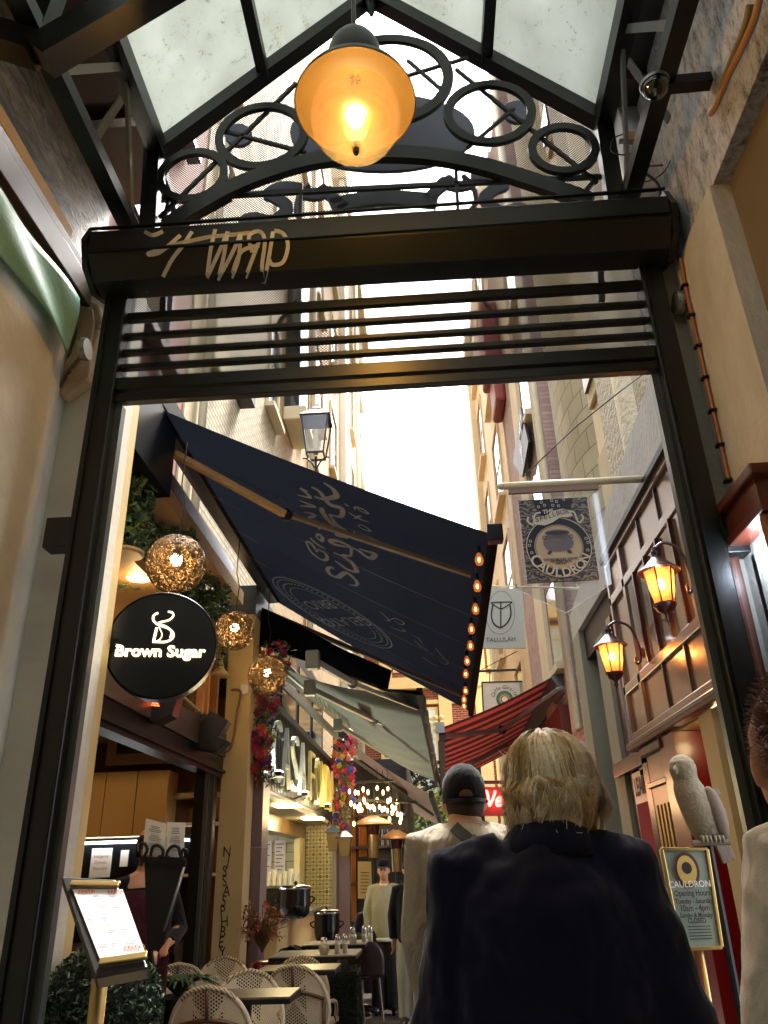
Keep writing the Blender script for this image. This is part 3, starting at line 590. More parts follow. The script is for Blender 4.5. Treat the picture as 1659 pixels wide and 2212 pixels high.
# ---- street lantern on left wall
LN = A(683, 942, Y=9.6)
ln = thing('street_lantern', 'old grey glazed street lantern above the navy awning, unlit', 'lantern', LN)
s_ = .8*(A(720, 942, Y=9.6)-A(646, 942, Y=9.6)).length/2
def frustum(mb, c, r0_, r1_, z0, z1, th=0):
    a = [(c.x+dx*r0_, c.y+dy*r0_, c.z+z0) for dx, dy in ((-1,-1),(1,-1),(1,1),(-1,1))]; b_ = [(c.x+dx*r1_, c.y+dy*r1_, c.z+z1) for dx, dy in ((-1,-1),(1,-1),(1,1),(-1,1))]
    mb.add(a+b_, [(0,1,5,4),(1,2,6,5),(2,3,7,6),(3,0,4,7),(3,2,1,0),(4,5,6,7)]); return mb
k_ = s_/.2
frustum(MB(), LN, .2*k_*1.1, .07*k_, .26*k_, .42*k_).build('roof', M['iron'], ln); frustum(MB(), LN, .08*k_, .03*k_, .42*k_, .5*k_).build('roof_cap', M['iron'], ln)
frustum(MB(), LN, .115*k_, .19*k_, -.32*k_, .25*k_).build('glass', clearglass('lantern glass', (.93, .9, .8), .06, .2), ln)
fr = MB()
for dx, dy in ((-1,-1),(1,-1),(1,1),(-1,1)): fr.bar(LN+V((dx*.12, dy*.12, -.33))*k_, LN+V((dx*.195, dy*.195, .26))*k_, .022*k_, .022*k_)
for zz, rr in ((-.33, .12), (.26, .195)):
    cs = [LN+V((dx*rr, dy*rr, zz))*k_ for dx, dy in ((-1,-1),(1,-1),(1,1),(-1,1))]
    for i in range(4): fr.bar(cs[i], cs[(i+1) % 4], .025*k_, .025*k_)
fr.build('frame', M['iron'], ln)
MB().lathe([(.03*k_, -.3*k_), (.05*k_, -.1*k_), (.04*k_, .0), (.07*k_, .08*k_), (0, .12*k_)], LN, n=12).build('mantle', mat('milky mantle', H('b9b6a0'), .5), ln, smooth=True)
for s2 in (-1, 1): MB().tube(smooth_path([LN+V((s2*.02, 0, -.52))*k_, LN+V((s2*.07, 0, -.42))*k_, LN+V((s2*.14, 0, -.36))*k_, LN+V((s2*.19, 0, -.36))*k_], 4), .012*k_, 6).build('scroll', M['iron'], ln)
MB().tube([LN+V((0, 0, -.34))*k_, LN+V((0, 0, -.7))*k_, V((-2.5, LN.y, LN.z-.95*k_))], .02*k_, 8).build('arm', M['iron'], ln)
# ---- right
rb = thing('rendered_building', 'grey render building on the right with grey green shopfront piers', 'building', (2.1, 7, 0))
gr = mat('pale streaky render', H('b3b1a8'), .85, 0, .2, 3, .7, 30, .014, dirt=.3, vec=(1, 1, .4)); gg = mat('grey green painted pier', H('7d7f6c'), .6, 0, .1, 3, .15)
MB().poly([(1.8, 3.6, 3.95), (1.8, 9.35, 3.95), (1.8, 9.35, 4.25), (1.8, 3.6, 4.95)], (.5, 0, 0)).build('wall', gr, rb)
MB().box(1.8, 2.3, 8.95, 9.35, -.2, 3.95).build('pier', gg, rb); MB().box(1.8, 2.3, 7.75, 8.15, -.2, 3.6).build('pier', gg, rb)
MB().box(1.86, 2.3, 7.0, 8.95, 3.6, 3.95).build('soffit_box', M['iron'], rb)
MB().box(1.98, 2.3, 6.95, 8.95, -.2, 3.6).build('recess_wall', mat('grey shop wall', H('686a62'), .5), rb)
MB().box(1.90, 1.97, 8.15, 8.4, -.2, 3.7).build('dark_pilaster', M['maroon'], rb); MB().box(1.84, 1.96, 7.52, 7.72, -.2, 3.7).build('dark_pilaster', M['maroon'], rb)
MB().box(1.93, 1.975, 7.45, 7.75, 1.2, 3.4).build('shop_glass', dglass, rb)
rb1 = thing('stone_building', 'cream stone building with rounded brick pier and panelled windows above the hanging signs', 'building', (3, 8.8, 0))
MB().box(2.14, 4, 3.6, 7.7, 4.2, 18).build('flank_wall', mat('rough grey cream stone', H('a9a088'), .85, 0, .3, 6, .9, 14, .04), rb1)
MB().lathe([(.5, 4.0), (.5, 18)], (2.55, 6.7, 0), (0, 0, 1), 24).build('round_pier', mat('flaking cream stone', H('c3b99c'), .8, 0, .22, 5, .8, 12, .03), rb1, smooth=True)
MB().box(2.25, 4, 7.6, 8.45, 3.9, 18).build('window_bay', mat('cream timber panel', H('c7b48a'), .6), rb1)
for k in range(4):
    MB().box(2.19, 2.25, 7.75, 8.35, 4.4+k*2.2, 5.9+k*2.2).build('bay_panel', mat('bay moulding %d' % k, H('a8946c'), .6), rb1, bevel=.02)
    MB().box(2.15, 2.19, 7.85, 8.28, 4.6+k*2.2, 5.0+k*2.2).build('bay_window', dglass, rb1)
bx_ = brick('cream painted brick', H('a89e80'), H('9b9072'), H('7c735c'), 'x', .42, .3, .014)
def arcw(u, v): a = -1.25+2.5*u; return V((2.6-.5*math.cos(a), 9.75-1.4*math.sin(a)*-1*1, 3.9+14*v))
MB().grid(lambda u, v: arcw(u, v), 20, 1, False).build('brick_pier', bx_, rb1, smooth=True)
MB().box(2.4, 4, 8.45, 11.2, 3.9, 18).build('wall', bx_, rb1)
for yy, r_ in ((11.35, .07), (11.6, .05)): MB().tube([(2.1, yy, 3.2), (2.1, yy, 18)], r_, 8).build('drainpipe', pipem, rb1, smooth=True)
rb2 = thing('pink_brick_building', 'weathered pink brick building with sloping sills behind the diamond lattice sign', 'building', (3, 13, 0))
MB().box(2.15, 4, 11.2, 16.0, -.3, 17).build('wall', bpink, rb2); MB().box(2.08, 2.15, 13.2, 14.1, -.3, 17).build('pier', stn, rb2)
for z in (4.2, 6.4, 8.8, 11.4): MB().box(2.0, 2.15, 11.9, 13.0, z, z+.12).build('sill', stn, rb2); MB().box(2.13, 2.149, 12.0, 12.9, z+.13, z+1.5).build('pane', dglass, rb2)
MB().box(1.75, 2.15, 15.0, 16.4, 12.2, 14.0).build('red_cornice', redst, rb2, bevel=.08); MB().box(1.9, 2.15, 15.1, 16.2, 11.2, 12.2).build('red_cornice', redst, rb2, bevel=.08)
rb3 = thing('ochre_building', 'ochre stone building with tall pale windows at the end of the right side', 'building', (3, 20, 0))
MB().box(2.12, 4, 16.0, 25.2, -.3, 19).build('wall', orc, rb3)
for k in range(5):
    for y in (17.0, 20.6): win(rb3, 2.12, y, y+1.5, 3.6+k*3.1, 5.6+k*3.1, -1, orc)
MB().box(1.95, 2.12, 22.7, 23.6, -.3, 19).build('pilaster', stn, rb3)
ds = thing('lattice_sign', 'narrow diamond shaped black sign with white stars fixed high on the pink wall', 'sign', (2.0, 13.2, 9))
X_ = 2.0; cpts = [A(x, y, X=X_) for x, y in ((1127, 800), (1139, 905), (1122, 1010), (1100, 930))]
cpts = [A(1124, 880, X=X_), A(1141, 955, X=X_), A(1128, 1030, X=X_), A(1108, 1000, X=X_)]
MB().poly(cpts, (.04, 0, 0)).build('board', M['iron'], ds)
st = MB()
for k in range(12):
    p = cpts[0].lerp(cpts[2], .15+.06*k)+V((-.01, random.uniform(-.15, .15), 0)); st.poly([p+V((0, .05*math.cos(a)*(1 if i % 2 else .4), .12*math.sin(a)*(1 if i % 2 else .4))) for i, a in enumerate([math.pi*j/5 for j in range(10)])])
st.build('star_pattern', M['white'], ds)
tag(MB().tube([A(1130, 1030, Y=6.5), A(1240, 925, Y=6.2), A(1340, 845, Y=5.6), A(1400, 800, Y=5)], .006, 6).build('guy_wire', M['iron']), 'thin guy wire slanting from the sign pole up to the gate', 'wire')
# ---- far building closing the lane
fb = thing('red_brick_facade', 'ornate red brick and cream facade with arched shop windows closing the lane', 'building', (0, 28, 0))
Yf = 28
MB().box(-7, 8, Yf, Yf+2, -.4, 10.4).build('wall', bred, fb)
ocr = mat('cream moulded stone', H('e3c98c'), .6, 0, .1, 4, .2)
for z0, z1, d in ((9.7, 10.4, .4), (7.35, 7.75, .3), (6.8, 6.95, .15), (3.2, 3.5, .2)): MB().box(-7, 8, Yf-d, Yf, z0, z1).build('string_course', ocr, fb)
for x in (-5.4, -3.0, -1.75, .35, 1.65, 4.2): MB().box(x, x+.45, Yf-.2, Yf, -.4, 10.3).build('pilaster', ocr, fb)
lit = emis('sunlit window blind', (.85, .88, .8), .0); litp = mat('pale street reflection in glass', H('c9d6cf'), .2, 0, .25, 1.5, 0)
for x0, x1 in ((-4.9, -3.1), (-1.25, .3), (2.2, 4.1)):
    for z0, z1 in ((3.7, 6.7), (0, 3.1), (8, 9.5)):
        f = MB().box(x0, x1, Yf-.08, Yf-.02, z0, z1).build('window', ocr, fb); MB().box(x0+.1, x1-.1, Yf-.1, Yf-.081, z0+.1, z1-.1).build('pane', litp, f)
        MB().box((x0+x1)/2-.04, (x0+x1)/2+.04, Yf-.13, Yf-.1, z0+.1, z1-.1).box(x0+.1, x1-.1, Yf-.13, Yf-.1, z0+(z1-z0)*.62, z0+(z1-z0)*.62+.07).build('mullion', ocr, f)
for k in range(7):
    a = MB()
    for j in range(3): a.lathe([(0, -.02), (.1, 0), (.0, .08)], (-.9+k*.22, Yf-.25, 6.3-j*.2), (0, -1, 0), 8)
    a.build('carved_ornament', ocr, fb)
# ================================================================ LEFT SHOPS
XL = -2.2
caf = thing('open_cafe', 'warm lit open cafe front with timber header and cream piers on the left', 'shopfront', (-2.2, 6.2, 0))
MB().box(-2.2, -1.76, 3.96, 4.1, -.05, 4.2).build('pier', M['cream2'], caf); MB().box(-2.5, -2.05, 3.96, 5.6, 4.30, 5.0).build('awning_housing', M['blackm'], caf)
pc = MB().box(-2.17, -1.90, 8.2, 8.5, -.3, 4.1).build('pier', M['cream2'], caf)
hd = MB().box(-2.3, -2.14, 4.1, 8.2, 2.56, 2.80).build('header', wood('worn brown timber', H('3a2a20'), H('6a5140'), 1, .5), caf)
MB().box(-2.3, -2.16, 4.1, 8.2, 2.36, 2.555).build('sliding_track', M['blackm'], caf); MB().box(-2.16, -2.13, 4.36, 8.2, 2.40, 2.43).build('track_lip', M['iron'], caf)
MB().box(-2.35, -2.16, 4.3, 8.7, 4.38, 4.54).build('awning_beam', M['oak'], caf)
MB().box(-2.6, -2.2, 4.0, 8.3, 4.6, 4.75).build('top_fascia', M['darkwood'], caf)
for y in (7.45, 7.62, 7.95): MB().box(-2.28, -2.2, y, y+.06, 2.8, 3.7).build('transom_post', wood('orange lit post %.1f' % y, H('8a5a30'), H('b9824a'), 2, .4), caf)
MB().box(-2.27, -2.25, 6.3, 7.4, 2.8, 3.7).build('transom_glass', mat('brown tinted glass', H('3a2818'), .15), caf)
for y, w_ in ((7.72, .07), (7.9, .07), (8.08, .1)): MB().box(-2.3, -2.2, y, y+w_, -.1, 2.36).build('door_frame', M['blackm'], caf)
for y in (7.83, 8.03): MB().box(-2.22, -2.19, y, y+.012, -.1, 2.36).build('door_seal', M['steel'], caf)
inm = mat('dark ochre interior paint', H('6a4a28'), .7, 0, .1, 2, 0)
MB().box(-5.3, -5.2, 4.0, 9.2, -.3, 3.75).build('room_wall', inm, caf); MB().box(-5.2, -2.3, 9.1, 9.2, -.3, 3.75).build('room_wall', inm, caf); MB().box(-5.2, -2.3, 3.96, 4.0, -.3, 3.75).build('room_wall', inm, caf)
MB().box(-5.3, -2.25, 3.96, 9.2, 3.70, 3.78).build('ceiling', mat('brown ceiling', H('8a6a42'), .6), caf)
pan = mat('beige laminate panel', H('c9a468'), .45, 0, .06, 2, 0)
for k in range(3):
    x0 = A(160+k*68, 1700, Y=8.7).x; x1 = A(160+(k+1)*68-1.5, 1700, Y=8.7).x; MB().box(x0-.0, x1, 8.7, 9.05, 1.86, 2.52).build('cabinet_door', pan, caf, bevel=.004)
MB().box(-4.6, -2.5, 8.95, 9.1, .85, 1.86).build('splashback', mat('black splashback', H('15171a'), .12, 0, .2, 2, 0), caf)
led = emis('white led strip', (.85, .95, 1), 1.2)
for a_, b_ in ((165, 322), (398, 410)): MB().box(A(a_, 1800, Y=8.9).x, A(b_, 1800, Y=8.9).x, 8.86, 8.9, 1.80, 1.825).build('led_strip', led, caf)
MB().box(-4.6, -2.5, 8.1, 8.95, .8, .86).build('counter', M['darkwood'], caf); MB().box(-4.6, -2.5, 8.15, 8.95, -.2, .8).build('counter_front', M['darkwood'], caf)
MB().box(-2.75, -2.32, 8.8, 9.05, 1.95, 1.98).build('shelf', M['white'], caf); MB().box(-2.75, -2.32, 8.8, 9.05, 1.45, 1.48).build('shelf', M['white'], caf)
fr = MB(); x0, x1 = A(232, 1620, Y=8.95).x, A(420, 1620, Y=8.95).x; fr.box(x0, x1, 8.93, 8.99, 2.62, 3.05); fo = fr.build('picture_frame', M['oak'], caf, bevel=.01); MB().box(x0+.12, x1-.12, 8.915, 8.929, 2.74, 2.95).build('picture', mat('dark print', H('3a342a'), .3), fo)
for (a_, b_, c_, d_) in ((355, 360, 3335, 3450), (470, 500, 3345, 3410)): 
    x0, x1 = A(a_*.5486, 1850, Y=8.9).x, A((b_+75 if a_ < 400 else b_)*.5486, 1850, Y=8.9).x; z1_, z0_ = A(300, c_*.5486, Y=8.9).z, A(300, d_*.5486, Y=8.9).z
    nt_ = MB().box(x0, x1, 8.93, 8.945, z0_, z1_).build('paper_notice', M['paper'], caf)
    tx = MB()
    for k, ln_ in enumerate(('Indulgence', 'Dymistic', 'Discovery')): tx.text(ln_, .045, ((x0+x1)/2, 8.925, z1_-.08-k*.06), (1, 0, 0), (0, 0, 1), sx=.85)
    if a_ < 400: tx.build('lettering', mat('red lettering', H('a03a2c'), .6), nt_)
plight('room_fill', (-3.6, 6.6, 3.3), 3, (1, .62, .26), .1, caf)  # added fill light for the cafe room, no bulb fitting
dl = thing('downlight', 'round warm recessed downlight in the cafe ceiling beside the round sign', 'light', A(300, 1248, Z=3.69))
c = A(300, 1248, Z=3.69); MB().lathe([(0, 0), (.055, 0), (.075, .004), (.075, .012)], c-V((0, 0, .012)), n=20).build('lens', emis('warm lens', (1, .66, .3), 5), dl, smooth=False); MB().lathe([(.075, -.012), (.1, -.01), (.1, .0)], c-V((0, 0, .0)), n=20).build('rim', M['white'], dl)
plight('downlight_lamp', c-V((0, 0, .1)), .8, WARM, .05, dl)
cs_ = thing('ceiling_speaker', 'flat round white speaker grille in the cafe ceiling', 'speaker', A(272, 1180, Z=3.69)); c = A(268, 1195, Z=3.69); MB().lathe([(0, -.02), (.13, -.02), (.15, -.01), (.15, .01)], c, n=24).build('grille', mat('cream grille', H('a98f68'), .6), cs_)
# greenery along the header
def leaves(mb, fn, n, s0, s1, cols=1):
    for k in range(n):
        p = fn(); s_ = random.uniform(s0, s1); a = V((random.gauss(0, 1), random.gauss(0, 1), random.gauss(0, 1))).normalized(); b_ = a.orthogonal().normalized(); b_.rotate(Quaternion(a, random.uniform(0, 6.28))); c_ = a.cross(b_)
        mb.cm = random.randrange(cols)
        mb.add([p-b_*s_, p+c_*s_*.35+a*s_*.1, p+b_*s_, p-c_*s_*.35+a*s_*.1], [(0, 1, 2, 3)])
    mb.cm = 0; return mb
hg = thing('hanging_greenery', 'dark artificial foliage hanging above the cafe opening behind the woven lamps', 'plant', (-2.3, 6.5, 3.7))
def hf():
    y = random.uniform(4.5, 8.9); dr = random.random()**1.5
    return V((random.uniform(-2.55, -2.2)+.1*math.sin(y*5), y, 4.35-(.9 if y > 7.0 else .62)*dr+.05*math.sin(y*7)))
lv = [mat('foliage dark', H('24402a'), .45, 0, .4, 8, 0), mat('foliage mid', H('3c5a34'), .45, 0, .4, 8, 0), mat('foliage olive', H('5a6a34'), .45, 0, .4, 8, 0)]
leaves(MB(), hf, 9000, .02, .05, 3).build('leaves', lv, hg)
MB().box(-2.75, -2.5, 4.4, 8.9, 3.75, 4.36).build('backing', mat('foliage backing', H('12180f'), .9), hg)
# graffiti on the pier
gf = MB(); xs0 = A(487, 1900, Y=8.19).x
for k, ch_ in enumerate('NJSSASPHBEYM'):
    gf.text(ch_, .135, (xs0+.015*math.sin(k*2), 8.192, 1.66-k*.087), (1, 0, .12*math.sin(k*3)), (0, 0, 1), sx=.8, shear=.15*math.sin(k*1.7))
gf.build('graffiti', mat('black marker', H('1d1512'), .5), pc)
cbx = MB().tube(smooth_path([A(500, 1490, Y=8.15), A(520, 1495, Y=8.14), A(512, 1540, Y=8.15), A(505, 1590, Y=8.15), A(495, 1620, Y=8.15), A(470, 1625, Y=8.15), A(430, 1615, Y=8.1)], 6), .014, 6).build('flex_conduit', mat('tan cable', H('8a7048'), .5), pc, smooth=True)
MB().box(-2.0, -1.93, 8.14, 8.2, 3.2, 3.3).build('junction_box', M['white'], pc)
# granite pilaster
gp = thing('granite_pilaster', 'mauve grey granite pilaster between the cafe pier and the black sign', 'pillar', (-1.9, 8.7, 0))
MB().box(-2.05, -1.795, 8.52, 8.85, -.3, 1.7).build('block', mat('mauve granite', H('75636b'), .35, 0, .35, 25, .1, 80, coat=.3), gp); MB().box(-2.05, -1.795, 8.52, 8.85, 1.71, 2.9).build('block', bpy.data.materials['mauve granite'], gp)
MB().box(-2.08, -1.77, 8.5, 8.86, 1.0, 1.06).build('ledge', bpy.data.materials['mauve granite'], gp, bevel=.02)
MB().box(-2.055, -2.045, 8.505, 8.515, .9, 2.4).build('neon_edge', emis('red neon edge', (1, .08, .05), .3), gp)
# ---- second shop with black sign fascia
cz = thing('restaurant_front', 'black ribbed restaurant fascia with tall cream letters and lit kitchen below', 'shopfront', (-1.9, 11.8, 0))
rib = mat('black ribbed cladding', H('16181a'), .4, 0, .2, 5, 0)
fa = MB().box(-2.3, -1.9, 8.9, 15.0, 2.3, 3.36).build('fascia', rib, cz)
rb_ = MB()
for k in range(60): rb_.box(-1.9, -1.888, 8.92+k*.1, 8.965+k*.1, 2.34, 3.3)
rb_.build('ribs', rib, fa)
MB().box(-1.9, -1.86, 8.9, 15.0, 3.30, 3.37).build('fascia_trim', M['iron'], fa)
MB().box(-2.9, -2.05, 8.9, 15.0, 3.37, 4.7).build('upper_wall', mat('charcoal wall', H('1c2023'), .5), cz)
for k in range(4): MB().box(-2.05, -2.03, 9.2+k*1.45, 10.3+k*1.45, 3.5, 4.45).build('dark_window', dglass, cz)
MB().box(-3.4, -1.9, 8.9, 15.0, 2.24, 2.295).build('canopy_soffit', mat('beige soffit', H('a39878'), .5), cz)
MB().box(-2.6, -2.35, 8.9, 15.0, 2.02, 2.235).build('shutter_roll', mat('brassy shutter', H('7a5c34'), .3, .5, .3, 8, .2, 30), cz)
silver = mat('silver cream letters', H('cfd0c2'), .35, .2, .05, 4, 0); yel = mat('yellow cream letters', H('d8c674'), .4, 0, .05, 4, 0)
def letters(s, y0, y1, z0, z1, mt, nm):
    n = len(s); wl = (y1-y0)/n
    for i, ch_ in enumerate(s):
        t = MB().text(ch_, 1, (-1.83, 0, 0), (0, 1, 0), (0, 0, 1), ext=.022, bold=-.022); ys_ = [v.y for v in t.v]; zs_ = [v.z for v in t.v]
        a, b_ = min(ys_), max(ys_); c_, d_ = min(zs_), max(zs_)
        for v in t.v: v.y = y0+wl*i+.07+(v.y-a)/(b_-a)*(wl-.14); v.z = z0+(v.z-c_)/(d_-c_)*(z1-z0)
        t.build(nm, mt, fa)
letters('CASA', 9.05, 11.6, 2.42, 3.14, silver, 'sign_letter'); letters('FONDA', 11.85, 14.95, 2.42, 3.12, yel, 'sign_letter')
for x, y, c_, pw in ((603, 1668, (.85, 1, .95), 4), (660, 1712, (1, 1, .8), 3), (708, 1738, (1, .9, .4), 5)):
    p = A(x, y, X=-1.72); fl = thing('sign_floodlight', {603: 'white floodlight glaring under the silver letters', 660: 'small floodlight below the middle of the black fascia', 708: 'yellow floodlight at the far end of the black fascia'}[x], 'light', p, group=None)
    MB().box(p.x-.04, p.x+.04, p.y-.1, p.y+.1, p.z-.05, p.z).build('housing', M['blackm'], fl); MB().box(p.x-.03, p.x+.03, p.y-.09, p.y+.09, p.z+.002, p.z+.012).build('lens', emis('flood lens %d' % x, c_, 4), fl)
    MB().bar(p-V((0, 0, .03)), (-1.9, p.y, p.z-.08), .02, .02).build('arm', M['blackm'], fl)
    plight('flood_lamp', p+V((0, 0, .06)), pw*.12, c_, .03, fl)
for k, (x, y) in enumerate(((621, 1739), (676, 1767))):
    c = A(x, y, Z=2.235); d_ = thing('downlight', ['nearer oblong yellow downlight under the restaurant canopy', 'farther oblong yellow downlight under the restaurant canopy'][k], 'light', c)
    MB().box(c.x-.16, c.x+.16, c.y-.2, c.y+.2, 2.215, 2.239).build('lens', emis('yellow lens %d' % k, (1, .85, .4), 1.5), d_, bevel=.005); plight('downlight_lamp', c-V((0, 0, .12)), 1.8, (1, .8, .42), .1, d_)
# kitchen: tiled wall facing the viewer, side wall, counter
tile = brick('white subway tile', H('e6dcb8'), H('ded2aa'), H('8f8464'), 'y', .32, .15, .006, .25, .06)
MB().box(-4.6, -2.4, 15.0, 15.1, -.3, 2.24).build('tiled_wall', tile, cz); MB().box(-4.7, -4.6, 8.9, 15.1, -.3, 2.24).build('back_wall', brick('side subway tile', H('e6dcb8'), H('ded2aa'), H('8f8464'), 'x', .32, .15, .006, .25, .06), cz)
MB().box(-2.46, -2.36, 14.4, 15.0, -.3, 2.24).build('cream_reveal', mat('pale yellow reveal', H('e2d49c'), .5), cz)
q = NT('patterned cement tiles'); v = planevec(q, 'y'); mp = q.n('Mapping'); mp.inputs['Scale'].default_value = (8.3, 8.3, 1); q.l(v, mp.inputs[0])
vf = q.n('VectorMath', operation='FRACTION'); q.l(mp.outputs[0], vf.inputs[0]); vs_ = q.n('VectorMath', operation='SUBTRACT'); q.l(vf.outputs[0], vs_.inputs[0]); vs_.inputs[1].default_value = (.5, .5, 0)
va = q.n('VectorMath', operation='ABSOLUTE'); q.l(vs_.outputs[0], va.inputs[0]); spx = q.n('SeparateXYZ'); q.l(va.outputs[0], spx.inputs[0])
fl_ = q.n('VectorMath', operation='FLOOR'); q.l(mp.outputs[0], fl_.inputs[0]); wn = q.n('TexWhiteNoise', noise_dimensions='2D'); q.l(fl_.outputs[0], wn.inputs['Vector'])
r_ = q.math('ADD', q.math('POWER', spx.outputs[0], 1.5), q.math('POWER', spx.outputs[1], 1.5)); s1 = q.math('SINE', q.math('MULTIPLY', r_, q.math('ADD', q.math('MULTIPLY', wn.outputs[0], 30), 25)))
s2_ = q.math('SINE', q.math('MULTIPLY', q.math('MULTIPLY', spx.outputs[0], spx.outputs[1]), q.math('ADD', q.math('MULTIPLY', wn.outputs[0], 120), 60)))
mk = q.math('GREATER_THAN', q.math('ADD', s1, s2_), .25); ed = q.math('GREATER_THAN', q.math('MAXIMUM', spx.outputs[0], spx.outputs[1]), .475)
q.setc(q.mix(ed, q.mix(mk, H('d2c48c'), H('55502f')), H('403c28'))); q.b.inputs['Roughness'].default_value = .3; ptile = q.m
MB().box(-2.34, -1.87, 14.95, 15.3, -.3, 2.24).build('tiled_pier', ptile, cz)
MB().box(-1.865, -1.79, 14.93, 15.3, -.3, 2.9).build('steel_edge', mat('grey edge trim', H('8d8878'), .5), cz)
MB().box(-2.8, -2.0, 10.6, 14.6, -.3, .88).build('counter', mat('cream tiled counter', H('cdb27c'), .5), cz); MB().box(-2.85, -1.97, 10.55, 14.6, .88, .93).build('counter_top', M['steel'], cz)
for (x0, x1) in ((566, 585), (592, 615)):
    a, b_ = A(x0, 1850, Y=14.9).x, A(x1, 1850, Y=14.9).x; n_ = MB().box(a, b_, 14.96, 14.98, 1.45, 2.0).build('paper_notice', M['paper'], cz); tx = MB()
    for k in range(8): tx.box(a+.02, b_-.03*(1+k % 3), 14.95, 14.958, 1.93-k*.06, 1.945-k*.06)
    tx.build('text_lines', mat('notice red ink %d' % x0, H('a06048'), .6), n_)
# ================================================================ AWNINGS
def Zm(zx, zy, ox, oy, s): return ((ox+zx/s)*.54861, (oy+zy/s)*.54861)
a0 = A(318, 872, X=-2.2); a1 = A(1056, 1152, Y=5.5); a2 = A(1012, 1535, Y=11.2)
nA = (a1-a0).cross(a2-a0).normalized(); nA = nA if nA.z < 0 else -nA
a3 = AP(585, 1292, a0, nA)
baw = thing('cafe_awning', 'large navy folding arm awning with pale lettering seen from below', 'awning', a0.lerp(a3, .5))
q = NT('navy awning canvas'); v = q.scaled(30, 1.2, 1); q.b.inputs['Specular IOR Level'].default_value = .08; q.setc(q.mix(q.noise(2, 5, .7, v), H('0b0d13'), H('13161d'))); q.b.inputs['Roughness'].default_value = .8
t_ = q.n('BsdfTranslucent'); t_.inputs[0].default_value = (.004, .005, .008, 1); mx = q.n('MixShader'); mx.inputs[0].default_value = .35; q.l(q.b.outputs[0], mx.inputs[1]); q.l(t_.outputs[0], mx.inputs[2]); q.l(mx.outputs[0], q.out.inputs[0]); navyc = q.m
def aws(u, v):
    p = a0.lerp(a1, u).lerp(a3.lerp(a2, u), v); p = p + V((0, 0, -.035*math.sin(math.pi*u)*(1+.3*math.sin(v*17)))); return p
fbk = MB().grid(aws, 24, 24).build('canvas', navyc, baw, smooth=True)
MB().bar(a1+V((.03, -.05, -.03)), a2+V((.03, .05, -.03)), .07, .1).build('front_bar', mat('matt charcoal bar', H('101012'), .9, 0, .2, 8, 0, spec=.1), baw, bevel=.01)
MB().box(a1.x-.02, a1.x+.1, a1.y-.1, a1.y, a1.z-.1, a1.z+.04).build('end_cap', M['blackm'], baw, bevel=.01)
MB().bar(a0+V((0.05, -.1, .06)), a3+V((.05, .1, .06)), .2, .2).build('cassette', M['blackm'], baw)
off = a0+nA*.14; offa = a0+nA*.05
def AO(x, y, d=.14): return AP(x, y, a0+nA*d, nA)
MB().bar(AO(322, 950), AO(617, 1112, .22), .09, .05, nA).build('upper_arm', M['oak'], baw, bevel=.005)
MB().bar(AO(612, 1108, .18), AO(1018, 1242, .06), .06, .04, nA).build('forearm', mat('taupe arm', H('6c5c50'), .5), baw, bevel=.005)
MB().bar(AO(520, 1298, .2), AO(775, 1408, .2), .07, .05, nA).build('upper_arm', mat('brown arm', H('5a4638'), .5), baw); MB().bar(AO(770, 1405, .16), AO(1005, 1505, .04), .06, .04, nA).build('forearm', bpy.data.materials['brown arm'], baw)
for p in (AO(322, 950), AO(617, 1112, .2)): MB().ball(p, .06, 10, 6).build('arm_joint', M['iron'], baw)
for k in range(1, 6):
    p = a0.lerp(a3, k/6); r2 = a1.lerp(a2, k/6); MB().ribbon([p+nA*.012+V((0,0,-.035*math.sin(math.pi*u/8))) for u in range(1)]+[p.lerp(r2, u/8)+nA*.01+V((0, 0, -.04*math.sin(math.pi*u/8))) for u in range(9)], .012, nA).build('seam', M['blackm'], baw)
ZO = (1150, 1900, 2.765)
def onaw(zx, zy, O=ZO, d=.085): x, y = Zm(zx, zy, *O); return AP(x, y, a0+nA*d, nA)
letm = translucent('pale print on canvas', H('a2a5a8'), (.1, .11, .12), .3, .8, .06, 5)
def strokes(name, lst, parent, ws):
    mb = MB()
    for st in lst:
        pts = smooth_path([V((a, b, 0)) for a, b in st], 6); n = len(pts)
        mb.ribbon([onaw(p.x, p.y) for p in pts], [ws*(.45+.75*math.sin(math.pi*(i+.6)/(n+.2))) for i in range(n)], nA)
    return mb.build(name, letm, parent)
strokes('lettering', [[(455,945),(430,922),(395,930),(388,962),(425,1008),(500,1030),(560,990),(605,985),(660,1030),(710,1090),(690,1122),(620,1112)],
 [(468,850),(530,895),(610,950),(700,968),(672,900),(600,830),(450,762)],[(640,870),(560,800),(640,800)],
 [(640,708),(560,694),(450,668),(418,640),(470,630),(560,660),(640,708),(640,800)],[(610,690),(720,740),(800,800),(862,826),(905,778),(820,752),(730,722)],
 [(570,522),(480,485),(390,405),(332,320),(330,288),(350,290)],[(405,345),(470,440),(545,500),(572,525),(490,572),(560,590),(612,606)],[(210,48),(300,100),(400,230),(470,260),(545,285),(530,372),(400,345)],
 [(240,150),(330,180),(410,170),(478,150),(470,100),(420,50),(340,0)]], fbk, .05)
strokes('lettering', [[(150,648),(200,745),(270,810),(345,848),(382,825),(360,770),(290,735),(262,758)],[(150,648),(200,655),(262,740)],[(195,600),(270,670),(362,722)],[(262,590),(320,640),(330,600),(290,560),(262,590)],[(150,402),(232,440),(165,446),(240,450),(305,512)],[(130,322),(248,352),(150,400)],[(90,255),(240,262),(175,232),(75,195)],[(55,135),(198,160),(100,68),(170,100)]], fbk, .035)
